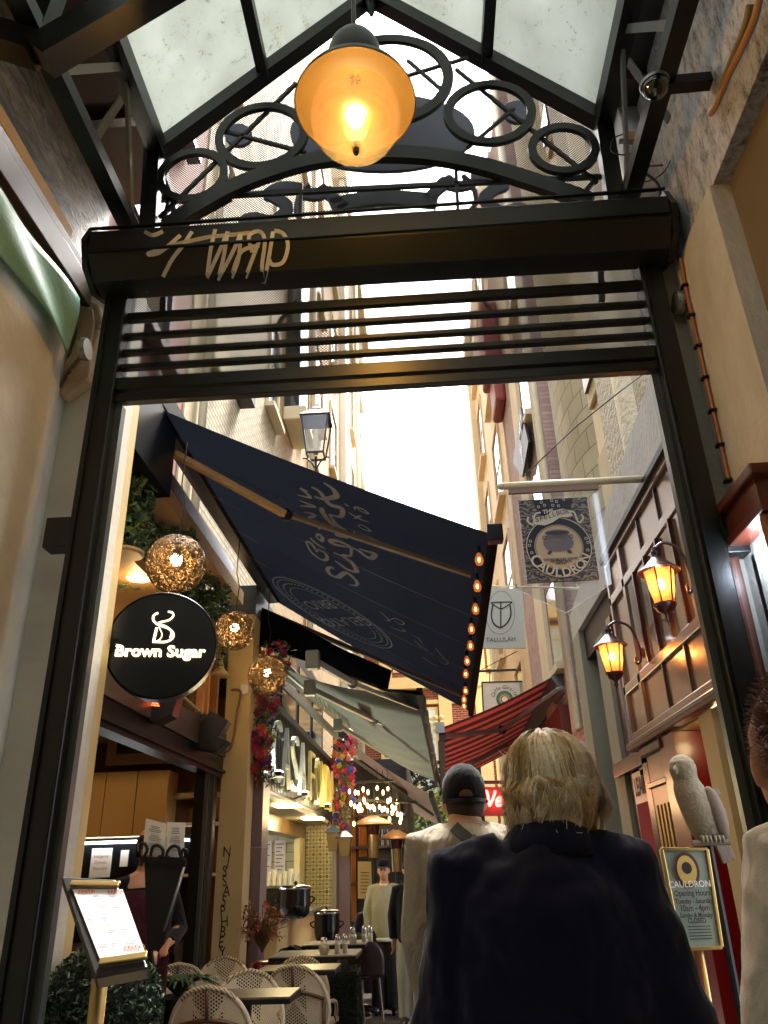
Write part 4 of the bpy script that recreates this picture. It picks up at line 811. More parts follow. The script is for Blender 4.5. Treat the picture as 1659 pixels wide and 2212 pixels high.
strokes('lettering', [[(668,525),(710,580),(790,612),(865,622),(840,600)],[(728,458),(780,470),(852,525),(790,515),(730,478),(728,458)],[(610,322),(690,372),(770,410),(835,430)],[(680,392),(720,370),(760,365)],[(700,270),(760,318),(828,338),(800,310),(740,278),(680,268),(690,300)],[(570,230),(622,262)]], fbk, .018)
strokes('lettering', [[(950,1400),(1010,1450),(1060,1510),(1000,1490)],[(1050,1500),(1130,1480),(1220,1530),(1180,1545),(1110,1500)],[(1060,1560),(1140,1600),(1230,1620),(1190,1580)],[(1330,1720),(1400,1780),(1480,1830)],[(1300,1660),(1380,1700),(1420,1760)],[(1560,1800),(1640,1900),(1700,1960),(1660,1980),(1600,1930)],[(1420,1900),(1500,1960),(1600,2010)]], fbk, .014)
E0 = AP(598, 1247, a0+nA*.05, nA); E1 = AP(833, 1400, a0+nA*.05, nA); EC = (E0+E1)/2; ea = (E1-E0)/2; eb = nA.cross(ea).normalized()*ea.length*.62
for rr in (1, .93, .72): MB().ribbon([EC+ea*rr*math.cos(t*math.pi/36)+eb*rr*math.sin(t*math.pi/36) for t in range(73)], .02 if rr == 1 else .012, nA).build('emblem_ring', letm, fbk)
tw = MB()
for k in range(60):
    t = k*math.pi/30; p = EC+ea*.83*math.cos(t)+eb*.83*math.sin(t); tw.ribbon([p-eb*.035, p+eb*.035], .02, nA)
tw.build('emblem_dashes', letm, fbk)
el = ea.normalized(); eu = eb.normalized()
mtx = lambda ox, oy, sz: (lambda x, y: EC+el*(ox+x*sz)+eu*(oy+y*sz))
for s_, oy in (('GELATO', .12), ('BRIO', -.16)):
    MB().text(s_, 1, None, None, None, fn=(lambda x, y, oy=oy: EC - eu*(x*.27) + el*(oy*1.5+y*.3))).build('lettering', letm, fbk)
# festoon bulbs
fz = thing('festoon_lights', 'string of amber bulbs hanging along the front bar of the navy awning', 'string lights', a1)
amb = NT('amber bulb glass'); amb.setc(H('c07040')); t_ = amb.n('BsdfTransparent'); t_.inputs[0].default_value = (1, .62, .35, 1); e_ = amb.n('Emission'); e_.inputs[0].default_value = (1, .33, .1, 1); e_.inputs[1].default_value = .06
ad = amb.n('MixShader'); ad.inputs[0].default_value = .55; amb.l(e_.outputs[0], ad.inputs[1]); amb.l(t_.outputs[0], ad.inputs[2]); m2 = amb.n('MixShader'); m2.inputs[0].default_value = .15; amb.l(ad.outputs[0], m2.inputs[1]); amb.l(amb.b.outputs[0], m2.inputs[2]); amb.l(m2.outputs[0], amb.out.inputs[0])
filam = emis('orange filament', (1, .5, .15), 3); cabp = []
fdir = (a2-a1)
for zx, zy in ((1470,495),(1458,670),(1447,820),(1420,950),(1414,1060),(1392,1160),(1383,1245),(1382,1355),(1372,1412),(1372,1455)):
    x, y = Zm(zx, zy, 1000, 1900, 1.659); c = AP(x, y, a1+V((0, 0, -.16)), nA); c = V((c.x, c.y, c.z)); cabp.append(c+V((0, 0, .12)))
    b_ = MB().lathe([(0, -.062), (.022, -.055), (.034, -.03), (.034, -.005), (.02, .03), (.012, .045)], c, n=12).build('bulb', amb.m, fz, smooth=True)
    MB().ball(c+V((0, 0, -.012)), .011, 8, 6, (1, 1, 2)).build('filament', filam, b_); MB().lathe([(0, .1), (.018, .1), (.02, .045), (0, .04)], c, n=10).build('socket', M['rubber'], b_)
MB().tube(smooth_path(cabp, 4), .008, 6).build('cable', M['rubber'], fz)
# green-grey awning
def quadgrid(p, q_, r_, s_, sag=.04, n=16, rip=0):
    def f(u, v):
        w_ = p.lerp(q_, u).lerp(s_.lerp(r_, u), v); return w_+V((0, 0, -sag*math.sin(math.pi*u)+rip*math.sin(v*40)*math.sin(math.pi*u)))
    return f
g0 = A(604, 1440, Y=9.3); g1 = A(906, 1492, Y=9.3); g2 = A(945, 1690, Y=15.2); g3 = A(748, 1566, Y=13.8)
ga = thing('striped_awning', 'grey green canvas awning with pale folding arms below the navy awning', 'awning', g0.lerp(g3, .5))
q = NT('sage awning canvas'); gdir = (g3-g0).normalized()
wv = q.n('TexWave', wave_type='BANDS', bands_direction='Y'); wv.inputs['Scale'].default_value = .42; wv.inputs['Distortion'].default_value = 1.2; q.l(q.coord(), wv.inputs[0])
q.setc(q.mix(q.math('MULTIPLY', wv.outputs['Fac'], .55), H('5c6154'), H('363b33'))); q.b.inputs['Roughness'].default_value = .8
t_ = q.n('BsdfTranslucent'); t_.inputs[0].default_value = (.055, .06, .047, 1); mx = q.n('MixShader'); mx.inputs[0].default_value = .5; q.l(q.b.outputs[0], mx.inputs[1]); q.l(t_.outputs[0], mx.inputs[2]); q.l(mx.outputs[0], q.out.inputs[0]); sage = q.m
MB().grid(quadgrid(g0, g1, g2, g3, .12, rip=.012), 16, 60).build('canvas', sage, ga, smooth=True)
ng = (g1-g0).cross(g3-g0).normalized(); ng = ng if ng.z < 0 else -ng
def AG(x, y, d=.2): return AP(x, y, g0+ng*d, ng)
pa = mat('pale green powder coated metal', H('868c80'), .4, .1, .1, 5, 0)
MB().tube([A(600, 1424, Y=9.1), A(752, 1568, Y=13.9)], .05, 10).build('roller_tube', pa, ga, smooth=True)
MB().tube([A(560, 1400, Y=9.1)-V((.1, 0, 0)), A(735, 1560, Y=13.9)], .035, 10).build('torsion_bar', pa, ga, smooth=True)
MB().bar(A(556, 1424, Y=9.1), A(728, 1590, Y=13.9), .04, .12).build('wall_rail', M['grey'], ga)
MB().bar(g1+V((0, -.1, -.03)), g2+V((0, .1, -.03)), .07, .09).build('front_bar', M['iron'], ga)
dr = []
for u in range(30): p = g1.lerp(g2, u/29)+V((.03, 0, -.06)); dr.append(p)
MB().grid(lambda u, v: g1.lerp(g2, u)+V((.05+.02*math.sin(u*60), 0, -.05-.22*v*(1+.15*math.sin(u*43)))), 60, 3).build('valance', mat('dark sage canvas', H('4c5044'), .8), ga, smooth=True, solid=.004)
for pts in (((679,1428),(762,1476),(902,1530)), ((672,1488),(809,1556),(926,1606)), ((732,1568),(836,1630),(937,1676))):
    P = [AG(*pts[0], .25), AG(*pts[1], .22), AG(*pts[2], .08)]
    MB().bar(P[0], P[1], .08, .06, ng).build('upper_arm', pa, ga, bevel=.01); MB().bar(P[1], P[2], .06, .045, ng).build('forearm', pa, ga, bevel=.008)
    MB().ball(P[1], .06, 10, 6).build('arm_joint', M['grey'], ga); MB().box(P[0].x-.08, P[0].x+.05, P[0].y-.06, P[0].y+.06, P[0].z-.08, P[0].z+.1).build('arm_bracket', pa, ga, bevel=.015)
dk = MB().grid(lambda u, v: A(700+u*110, 1432+u*35, Y=9.0).lerp(A(860+u*0-160*(1-u), 1470+u*12-38*(1-u), Y=9.0), v)+V((0, 0, -.04*math.sin(u*3.1))), 10, 3)
dd = MB().poly([A(560, 1395, Y=8.8), A(566, 1312, Y=8.8), A(640, 1348, Y=8.8), A(740, 1402, Y=8.8), A(846, 1448, Y=8.8), A(838, 1488, Y=8.8), A(905, 1492, Y=9.1), A(905, 1500, Y=9.1), A(830, 1492, Y=8.9), A(700, 1440, Y=8.9)], (0, .03, 0)).build('dark_flap', navyc, ga)
MB().poly([AG(773, 1503, .08), AG(800, 1512, .08), AG(815, 1550, .08), AG(782, 1532, .08)]).build('canvas_patch', translucent('faded pink patch', H('a5756a'), (.5, .25, .2), .5, .8), ga)
fz2 = MB()
for k in range(9): x, y = 676+k*9, 1500+k*5; fz2.ribbon([AG(x, y, .075), AG(x+9, y+24+k, .075)], .035, ng)
fz2.build('faded_print', translucent('faded white print', H('c5c8b8'), (.6, .62, .5), .5, .8), ga)
# brown awning further on
h0 = A(752, 1600, Y=15.0); h1 = A(931, 1716, Y=15.0); h2 = A(955, 1786, Y=22); h3 = A(812, 1700, Y=22)
ba = thing('brown_awning', 'dark brown awning over the hanging bulbs farther along the left side', 'awning', h0.lerp(h3, .5))
MB().grid(quadgrid(h0, h1, h2, h3, .06), 12, 12).build('canvas', translucent('brown canvas', H('4a3a2e'), (.10, .07, .05), .35, .8, .2, 2), ba, smooth=True)
MB().bar(h1, h2, .08, .12).build('front_bar', M['iron'], ba); MB().box(-1.85, -1.5, 14.9, 15.2, h0.z-.18, h0.z+.2).build('cassette', M['iron'], ba, bevel=.03)
nb = (h1-h0).cross(h3-h0).normalized(); nb = nb if nb.z < 0 else -nb
MB().bar(AP(765, 1640, h0+nb*.15, nb), AP(852, 1702, h0+nb*.15, nb), .08, .06, nb).build('upper_arm', M['grey'], ba); MB().bar(AP(852, 1702, h0+nb*.15, nb), AP(935, 1760, h0+nb*.1, nb), .06, .05, nb).build('forearm', M['grey'], ba)
# red awning on the right
e0 = A(1200, 1458, Y=12.4); e1 = A(953, 1572, Y=12.4); e2 = A(957, 1692, Y=19.5); e3 = A(1122, 1612, Y=19.5)
ra = thing('red_awning', 'dark red striped awning with grey folding arms on the right side', 'awning', e0.lerp(e3, .5))
q = NT('red striped canvas'); wv = q.n('TexWave', wave_type='BANDS', bands_direction='Y'); wv.inputs['Scale'].default_value = .5; wv.inputs['Distortion'].default_value = .4; q.l(q.coord(), wv.inputs[0])
c_ = q.mix(q.ramp(wv.outputs['Fac'], [(.4, 0.0), (.55, 1.0)]), H('7f3c33'), H('3c191a')); q.setc(c_); q.b.inputs['Roughness'].default_value = .8
t_ = q.n('BsdfTranslucent'); q.l(q.mix(1, c_, (.6, .45, .4), 'MULTIPLY'), t_.inputs[0]); mx = q.n('MixShader'); mx.inputs[0].default_value = .5; q.l(q.b.outputs[0], mx.inputs[1]); q.l(t_.outputs[0], mx.inputs[2]); q.l(mx.outputs[0], q.out.inputs[0])
MB().grid(quadgrid(e0, e1, e2, e3, .05, rip=.006), 16, 50).build('canvas', q.m, ra, smooth=True)
MB().bar(e1+V((0, -.1, -.1)), e2+V((0, .1, -.1)), .09, .28).build('front_bar', mat('dark maroon metal', H('33191c'), .4), ra)
MB().bar(e1+V((-.02, -.16, -.02)), e1+V((-.02, -.1, -.02)), .14, .16).build('end_cap', M['steel'], ra)
ne = (e1-e0).cross(e3-e0).normalized(); ne = ne if ne.z < 0 else -ne
for pts in (((1211,1487),(1084,1577),(958,1592)), ((1095,1610),(1000,1660),(960,1675))):
    P = [AP(pts[0][0], pts[0][1], e0+ne*.3, ne), AP(pts[1][0], pts[1][1], e0+ne*.25, ne), AP(pts[2][0], pts[2][1], e0+ne*.08, ne)]
    MB().bar(P[0], P[1], .13, .06, ne).build('upper_arm', M['grey'], ra, bevel=.01); MB().bar(P[1], P[2], .1, .06, ne).build('forearm', M['grey'], ra, bevel=.01); MB().ball(P[1], .08, 10, 6).build('arm_joint', M['iron'], ra)
hx = [A(x, y, Y=12.3) for x, y in ((1190,1462),(1206,1440),(1238,1439),(1242,1495),(1216,1496))]
MB().poly(hx, (0, 7, 0)).build('cassette', mat('grey cassette', H('5d6461'), .5), ra)
MB().box(2.0, 2.6, 12.2, 19.8, -.3, 3.7).build('backing_panel', M['redwood'], ra)
# ================================================================ ROUND SIGN, WOVEN GLOBES, HEATERS
sg = thing('round_sign', 'round black drum sign with glowing cream letters, hung from the gate side', 'sign', A(348, 1392, Y=4.2))
c = A(348, 1392, Y=4.2); nrm = V((.22, -1, -.02)).normalized(); rS = .305
MB().lathe([(0, .0), (rS-.008, 0), (rS, -.006), (rS, -.13), (0, -.13)], c, nrm, 64).build('drum', mat('black drum paint', H('0c0d12'), .3, .1, .2, 5, 0), sg)
MB().lathe([(rS+.001, .002), (rS+.004, -.002), (rS+.004, -.014), (rS, -.016)], c, nrm, 64).build('rim', M['blackm'], sg, smooth=True)
sx_ = V((1, .22, 0)).normalized(); su = nrm.cross(sx_)*1; su = su if su.z > 0 else -su
glow = emis('glowing cream letter', (1, .8, .42), .35)
MB().text('Brown Sugar', .088, c+nrm*.012-su*.045+sx_*.0, sx_, su, ext=.006, bold=.002, sx=1.08).build('lettering', glow, sg)
def SG(x, y): return c+nrm*.012+sx_*x+su*y
bs = MB(); 
for pth, w_ in (([(-.045,.012),(-.035,.012),(-.02,.012),(.02,.012),(.055,.03),(.06,.062),(.03,.092),(-.02,.11),(-.05,.135),(-.052,.165),(-.03,.182)], .012), ([(-.04,.014),(-.034,.06),(-.03,.095)], .014), ([(-.03,.012),(-.005,.03),(.0,.06),(-.02,.1)], .005), ([(-.022,.125),(.03,.14),(.052,.165),(.045,.185),(.022,.19)], .01), ([(-.02,.118),(.025,.1),(.048,.07),(.044,.035)], .006)):
    bs.ribbon(smooth_path([SG(x*1.05, y+.0) for x, y in pth], 5), w_, nrm)
bs.build('monogram', glow, sg)
MB().bar(c-sx_*(rS+.0)-nrm*.06, V((-1.72, 4.09, c.z)), .03, .03).bar(c-sx_*rS-nrm*.06-V((0, 0, .04)), V((-1.72, 4.09, c.z-.04)), .012, .012).build('arm', M['blackm'], sg)
0 and plight('sign_glow', c+nrm*.15, .6, (1, .8, .45), .12, sg)
rat = [mat('rattan dark', H('4a351c'), .6, 0, .3, 40, 0), mat('rattan pale', H('8a6e40'), .6, 0, .3, 40, 0)]
gme = None
gl_lab = ['largest woven rattan globe lamp, nearest and directly above the round sign', 'woven rattan globe lamp just right of the round sign', 'smallest woven rattan globe lamp against the flower garland']
for k, (x, y, Y, r, bx, by) in enumerate(((380, 1218, 4.75, .2, 380, 1203), (507, 1362, 7.1, .19, 500, 1348), (577, 1459, 7.5, .19, 577, 1444))):
    c = A(x, y, Y=Y); t = thing('rattan_globe_lamp', gl_lab[k], 'lamp', c, group='woven rattan globe lamps')
    if k == 0:
        mb = MB()
        for j in range(430):
            ax = V((random.gauss(0, 1), random.gauss(0, 1), random.gauss(0, 1))).normalized(); d_ = random.uniform(-.75, .75); rr = math.sqrt(1-d_*d_); a_ = ax.orthogonal().normalized(); b_ = ax.cross(a_); a_off = random.uniform(0, 6.28)
            mb.cm = 0 if random.random() < .6 else 1
            Rr = .2*random.uniform(.97, 1.0); mb.tube([c+ax*d_*Rr+(a_*math.cos(a_off+t_*.24)+b_*math.sin(a_off+t_*.24))*rr*Rr for t_ in range(int(random.uniform(12, 26)))], .0019, 3, cap=False)
        mb.cm = 0; sh = mb.build('shade', rat, t)
    else:
        s2 = sh.copy(); link(s2); s2.parent = t; s2.scale = (r/.2,)*3; s2.rotation_euler = (k, k*2, 0)
    bc_ = c+V((0, 0, .03)); MB().ball(bc_, .042, 14, 8).build('bulb', emis('warm bulb %d' % k, (1, .7, .36), 12), t, smooth=True)
    MB().lathe([(.02, .04), (.02, .1), (.035, .2), (.0, .22)], c, n=10).build('lamp_holder', M['rubber'], t)
    MB().tube([c+V((0, 0, .2)), c+V((.02, .01, .45)), c+V((-.01, 0, .6)), c+V((0, 0, .95))], .005, 5).build('cord', M['rubber'], t)
    plight('lamp_light', bc_, 7, WARM, .05, t)
for k, (x, y, Y, lit_) in enumerate(((318, 1520, 5.9, 1), (445, 1575, 7.2, 0))):
    c = A(x, y, Y=Y); t = thing('patio_heater', ['black wall heater with glowing red grid half hidden under the round sign', 'dark wall heater with slotted back on the cafe header'][k], 'heater', c, group='heaters on the cafe header')
    def HP(ps, d=.14): return [A(px, py, Y=Y) for px, py in ps]
    o1 = [(250,1500),(275,1480),(385,1500),(370,1545),(335,1562),(300,1550)] if k == 0 else [(455,1535),(493,1556),(472,1590),(492,1600),(465,1625),(420,1618),(412,1590),(430,1560)]
    MB().poly(HP(o1), (0, .16, 0)).build('reflector_housing', mat('heater black %d' % k, H('14161f'), .35, 0, .3, 6, 0), t, bevel=.01)
    if k == 0:
        gmb = MB()
        for i in range(5):
            for j in range(4): x_, y_ = 301+i*7.5+j*2.2, 1507+j*4.4+i*.6; gmb.poly([A(x_, y_, Y=Y-.01), A(x_+6, y_+.5, Y=Y-.01), A(x_+7, y_+3.2, Y=Y-.01), A(x_+1, y_+2.7, Y=Y-.01)])
        gmb.build('glowing_grid', emis('heater glow', (1, .1, .03), .6), t)
    else:
        MB().poly(HP([(392,1560),(430,1532),(450,1545),(415,1588),(395,1582)]), (0, .1, 0)).build('slotted_back', mat('olive grey casing', H('4c4a3e'), .5), t, bevel=.01)
        s3 = MB()
        for i in range(12): x_, y_ = 398+i*3.6, 1572-i*3.0; s3.poly([A(x_, y_, Y=Y-.005), A(x_+2, y_-1.6, Y=Y-.005), A(x_+5, y_+4, Y=Y-.005), A(x_+3, y_+6, Y=Y-.005)])
        s3.build('slots', M['rubber'], t)
    MB().bar(c+V((0, .08, 0)), V((-2.15, Y+.1, c.z-.12)), .03, .03).build('bracket', M['iron'], t)
tag(MB().tube(smooth_path([V((-2.12, 4.6, 2.95)), V((-2.12, 5.4, 2.86)), V((-2.12, 6.3, 2.88)), V((-2.12, 7.2, 2.83)), V((-2.1, 8.1, 2.86))], 6), .012, 6).build('power_cable', mat('cream cable', H('b9a878'), .6), smooth=True), 'cream power cable looped along the cafe header between the heaters', 'cable')
tp = thing('wall_lamp', 'small cream trumpet shaped fitting between round sign and woven lamp', 'light', A(475, 1440, Y=8.0)); c = A(475, 1445, Y=8.0)
MB().lathe([(.03, .1), (.05, .0), (.1, -.06), (.11, -.08), (0, -.08)], c, n=14).build('shade', M['cream2'], tp, smooth=True); MB().tube([c+V((0, 0, .1)), c+V((0, .1, .16)), c+V((-.1, .2, .16))], .012, 6).build('arm', M['cream2'], tp)
# ================================================================ HANGING SIGNS ON THE RIGHT
cw = mat('cream enamel pole', H('d9cdb0'), .45, 0, .08, 5, .05)
YP = 5.3
cs = thing('cauldron_sign', 'hanging acrylic sign with dark illustrated cauldron board under a cream pole', 'sign', A(1240, 1045, Y=YP))
P1_, P2_ = A(1088, 1050, Y=YP), A(1406, 1034, Y=YP); zp = (P1_.z+P2_.z)/2
MB().tube([V((P1_.x, YP, zp)), V((1.79, YP, zp))], .028, 14).build('pole', cw, cs, smooth=True)
MB().ball(V((P1_.x-.02, YP, zp)), .03, 14, 8).build('ball_finial', cw, cs, smooth=True)
MB().lathe([(0, 0), (.09, 0), (.09, -.015), (.07, -.03), (.03, -.03)], (1.80, YP, zp), (1, 0, 0), 16).build('flange', cw, cs)
xa, xb = P1_.x+.03, A(1292, 1052, Y=YP).x; MB().box(xa, xb, YP-.015, YP+.015, zp-.07, zp-.02).build('rail', mat('pinkish brown rail', H('8d7668'), .5), cs)
ac = [A(x, y, Y=YP+.02) for x, y in ((1094,1066),(1112,1271),(1223,1324),(1321,1261),(1302,1058))]
MB().poly(ac, (0, .008, 0)).build('acrylic_panel', clearglass('clear acrylic', (.93, .95, .97), .1, .05), cs)
MB().tube(ac[:4], .0035, 6).build('acrylic_edge', emis('bright acrylic edge', (.8, .82, .85), 0) if False else mat('polished acrylic edge', (.85, .87, .9), .2), cs)
B4 = [A(x, y, Y=YP) for x, y in ((1121,1083),(1136,1259),(1291,1254),(1269,1077))]   # TL BL BR TR
bc0 = (B4[0]+B4[1]+B4[2]+B4[3])/4
zt_, zb_ = (B4[0].z+B4[3].z)/2, (B4[1].z+B4[2].z)/2; xl_, xr_ = (B4[0].x+B4[1].x)/2, (B4[2].x+B4[3].x)/2; W_ = xr_-xl_; H_ = zt_-zb_
def SB(u, v, d=0): return V((xl_+u*W_, YP-.02-d, zt_-v*H_))          # u right, v down, d towards the viewer
q = NT('sign swirl illustration'); wv = q.n('TexWave', wave_type='RINGS'); wv.inputs['Scale'].default_value = 9; wv.inputs['Distortion'].default_value = 14; wv.inputs['Detail'].default_value = 4; wv.inputs['Detail Scale'].default_value = 2; q.l(q.coord(), wv.inputs[0])
q.setc(q.ramp(wv.outputs['Fac'], [(.2, H('30323c')), (.5, H('5a5654')), (.85, H('877d72'))])); q.b.inputs['Roughness'].default_value = .4
bd = MB().box(xl_, xr_, YP-.02, YP+.012, zb_, zt_).build('board', q.m, cs)
nvy = mat('sign navy', H('171a2e'), .4); sc_ = mat('sign parchment', H('bba88a'), .5, 0, .1, 8, 0); sil = mat('sign pale line', H('c8c3b2'), .5, 0, .05, 8, 0); gry = mat('cauldron grey', H('6a6468'), .5, 0, .3, 14, 0); dkg = mat('cauldron dark', H('37333c'), .5)
asp = W_/H_
def disc(r, d, m_, nm, cy=.60, r0=None, cx=.5):
    n = 56
    if r0 is None: return MB().poly([SB(cx+r*math.cos(2*math.pi*k/n), cy+r*asp*math.sin(2*math.pi*k/n), d) for k in range(n)]).build(nm, m_, bd)
    return MB().ribbon([SB(cx+r0*math.cos(2*math.pi*k/n), cy+r0*asp*math.sin(2*math.pi*k/n), d) for k in range(n+1)], r*W_, (0, -1, 0)).build(nm, m_, bd)
MB().poly([SB(.2, .005, .002), SB(.8, .005, .002), SB(.72, .18, .002), SB(.6, .26, .002), SB(.4, .26, .002), SB(.28, .18, .002)]).build('night_sky', nvy, bd)
disc(.455, .003, nvy, 'ring_band'); disc(.012, .005, sil, 'ring_line', r0=.455); disc(.345, .005, sc_, 'medallion'); disc(.008, .007, dkg, 'ring_line', r0=.33)
bo = MB(); prof = [(.17,-.11),(.145,-.09),(.20,-.04),(.215,.02),(.19,.07),(.12,.105),(0,.115)]
pp = [(.5-a, .545+b) for a, b in prof]+[(.5+a, .545+b) for a, b in prof[::-1]]
bo.poly([SB(u, v, .008) for u, v in pp]); bo.build('pot_picture', gry, bd)
MB().poly([SB(.5+.17*math.cos(k*math.pi/16), .435+.035*math.sin(k*math.pi/16), .010) for k in range(32)]).build('pot_mouth', dkg, bd)
MB().ribbon([SB(.5+.17*math.cos(k*math.pi/16), .435+.035*math.sin(k*math.pi/16), .011) for k in range(33)], .008, (0, -1, 0)).build('pot_rim', gry, bd)
for s2 in (-1, 1):
    MB().poly([SB(.5+s2*.10, .655, .009), SB(.5+s2*.15, .64, .009), SB(.5+s2*.18, .685, .009), SB(.5+s2*.13, .69, .009)]).build('pot_leg', dkg, bd); MB().ribbon([SB(.5+s2*(.19+.025*math.cos(a)), .485+.02*math.sin(a), .011) for a in [k*.5 for k in range(13)]], .006, (0, -1, 0)).build('pot_handle', dkg, bd)
    MB().ribbon(smooth_path([SB(.5-s2*.38, .22, .01), SB(.5-s2*.4, .27, .01), SB(.5-s2*.33, .32, .01), SB(.5-s2*.3, .25, .01), SB(.5-s2*.28, .19, .01), SB(.5-s2*.2, .17, .01)], 5), .014, (0, -1, 0)).build('banner_curl', sil, bd)
MB().poly([SB(*p, .009) for p in ((.17,.20),(.24,.225),(.36,.215),(.5,.155),(.62,.135),(.72,.16),(.76,.23),(.68,.25),(.58,.24),(.46,.30),(.34,.335),(.2,.315))]).build('banner', sil, bd)
lt = MB()
for k, ch_ in enumerate('SPELLBOX'): u = .235+k*.063; v = .258-.004*k-.052*max(0, math.sin((k-1)/6*1.6)); lt.text(ch_, (.062 if k == 0 else .048)*H_/.6, SB(u, v, .012), (1, 0, .25 if k > 3 else -.05), (-.1, 0, 1), sx=.9)
lt.build('lettering', mat('dense sign ink', H('08080a'), .7), bd)
MB().text('THE', .04*H_/.6, SB(.41, .165, .012), (1, 0, .12), (0, 0, 1), bold=.0015).build('lettering', sil, bd)
lt = MB()
for k, ch_ in enumerate('CAULDRON'):
    a = R_(150-k*17.2) ; u, v = .5+.398*math.cos(a), .60+.398*asp*math.sin(a); xd = V((math.sin(a), 0, math.cos(a)*1.0)); yd = V((-math.cos(a), 0, math.sin(a))); 
    lt.text(ch_, .085*H_/.6*(1.35 if k == 0 else 1), SB(u, v, .012), xd, V((-xd.z, 0, xd.x)), bold=.002)
lt.build('lettering', sil, bd)
for k, s2 in enumerate(('DANAE MOON THORP', 'PROPRIETRESS', 'WITCH')): MB().text(s2, .022*H_/.6, SB(.5, .752+.026*k, .012), (1, 0, 0), (0, 0, 1), bold=.0008).build('lettering', dkg, bd)
for k in range(3):
    for s2 in (-1, 1): disc(.008, .012, sil, 'flower_mark', cy=.5+.07*k+(.02 if k != 1 else 0), r0=.018, cx=.5+s2*(.395+(.02 if k == 1 else 0)))
for u, v in ((.33,.045),(.37,.085),(.48,.03),(.55,.045),(.49,.09),(.57,.1),(.66,.02),(.28,.1)): disc(.008, .012, sil, 'flower_mark', cy=v, r0=.018, cx=u)
# white sign with letter emblem
YT = 8.6
ts = thing('white_blade_sign', 'pale grey hanging sign with an oval letter emblem reading TALLULAH', 'sign', A(1085, 1265, Y=YT))
T4 = [A(x, y, Y=YT) for x, y in ((1044,1271),(1031,1401),(1136,1400),(1128,1270))]
tb = MB().poly(T4, (0, .02, 0)).build('board', mat('pale sage enamel', H('bfc0ae'), .6, 0, .04, 4, 0), ts)
def TP(u, v): return T4[0].lerp(T4[3], u).lerp(T4[1].lerp(T4[2], u), v)+V((0, -.006, 0))
inkm = M['ink']
MB().ribbon([TP(.46+.33*math.cos(k*math.pi/24), .41+.36*math.sin(k*math.pi/24)) for k in range(49)], .004, (0, -1, 0)).build('oval_line', inkm, tb)
for pth, w_ in (([(.22,.25),(.46,.24),(.73,.24)], .014), ([(.22,.25),(.3,.29),(.46,.35),(.62,.3),(.73,.25)], .012), ([(.27,.28),(.25,.45),(.3,.58),(.42,.655),(.5,.655),(.62,.58),(.70,.45),(.68,.29)], .016), ([(.46,.25),(.465,.45),(.475,.655)], .014)):
    MB().ribbon(smooth_path([TP(*p) for p in pth], 6), w_, (0, -1, 0)).build('emblem_stroke', inkm, tb)
MB().text('TALLULAH', .07, TP(.48, .86), (1, 0, 0), (0, 0, 1), sx=1.0).build('lettering', mat('thin grey ink', H('4c4a44'), .6), tb)
zz = T4[0].z+.03; MB().tube([V((T4[0].x-.03, YT, zz)), V((2.15, YT+.3, zz))], .012, 8).build('rod', cw, ts)
for u in (.15, .85): p = TP(u, 0); MB().tube([p, V((p.x, YT, zz))], .006, 6).build('hook', M['iron'], ts)
YC = 18.0
ccs = thing('cafe_blade_sign', 'framed cream hanging sign with round colourful emblem above the red awning', 'sign', A(1088, 1460, Y=YC))
C4 = [A(x, y, Y=YC) for x, y in ((1041,1474),(1046,1580),(1140,1580),(1137,1472))]
cb_ = MB().poly(C4, (0, .08, 0)).build('board', mat('cream sign face', H('d6ceb8'), .5), ccs)
for i in range(4): MB().bar(C4[i], C4[(i+1) % 4], .03, .03, (0, 1, 0)).build('frame', M['iron'], ccs)
def CP(u, v): return C4[0].lerp(C4[3], u).lerp(C4[1].lerp(C4[2], u), v)+V((0, -.012, 0))
ew = (C4[3]-C4[0]).length
for r_, c_, d in ((.19, H('20201e'), 0), (.175, H('3f7a4c'), .003), (.13, H('d8b23c'), .006), (.09, H('b3392c'), .009), (.065, H('e8e0cc'), .012)):
    MB().poly([CP(.5, .36)+V((ew*r_*math.cos(k*math.pi/14)*(1 if r_ != .13 or k % 2 else .75), -d, ew*r_*math.sin(k*math.pi/14)*(1 if r_ != .13 or k % 2 else .75))) for k in range(28)]).build('emblem_ring', mat('emblem %.3f' % r_, c_, .5), cb_)
for k, ch_ in enumerate('Caffe Cortile'):
    a = R_(160-k*11.5); p = CP(.5, .36)+V((ew*.27*math.cos(a), 0, ew*.27*math.sin(a))); MB().text(ch_, .12, p, (math.sin(a), 0, -math.cos(a)), (math.cos(a), 0, math.sin(a)), shear=.3).build('lettering', inkm, cb_)
MB().bar(A(1036, 1450, Y=YC), A(1137, 1446, Y=YC)+V((.1, 0, 0)), .04, .05).build('arm', M['iron'], ccs)
for x in (1058, 1122): MB().bar(A(x, 1450, Y=YC), A(x, 1473, Y=YC), .025, .025).build('hanger', M['iron'], ccs)
tag(MB().tube([A(1041, 1446, Y=18.0), A(1115, 1408, Y=17.9), A(1175, 1376, Y=17.8)], .01, 5).build('stay_wire', M['iron']), 'thin stay wire rising from the cream cafe sign arm', 'wire')
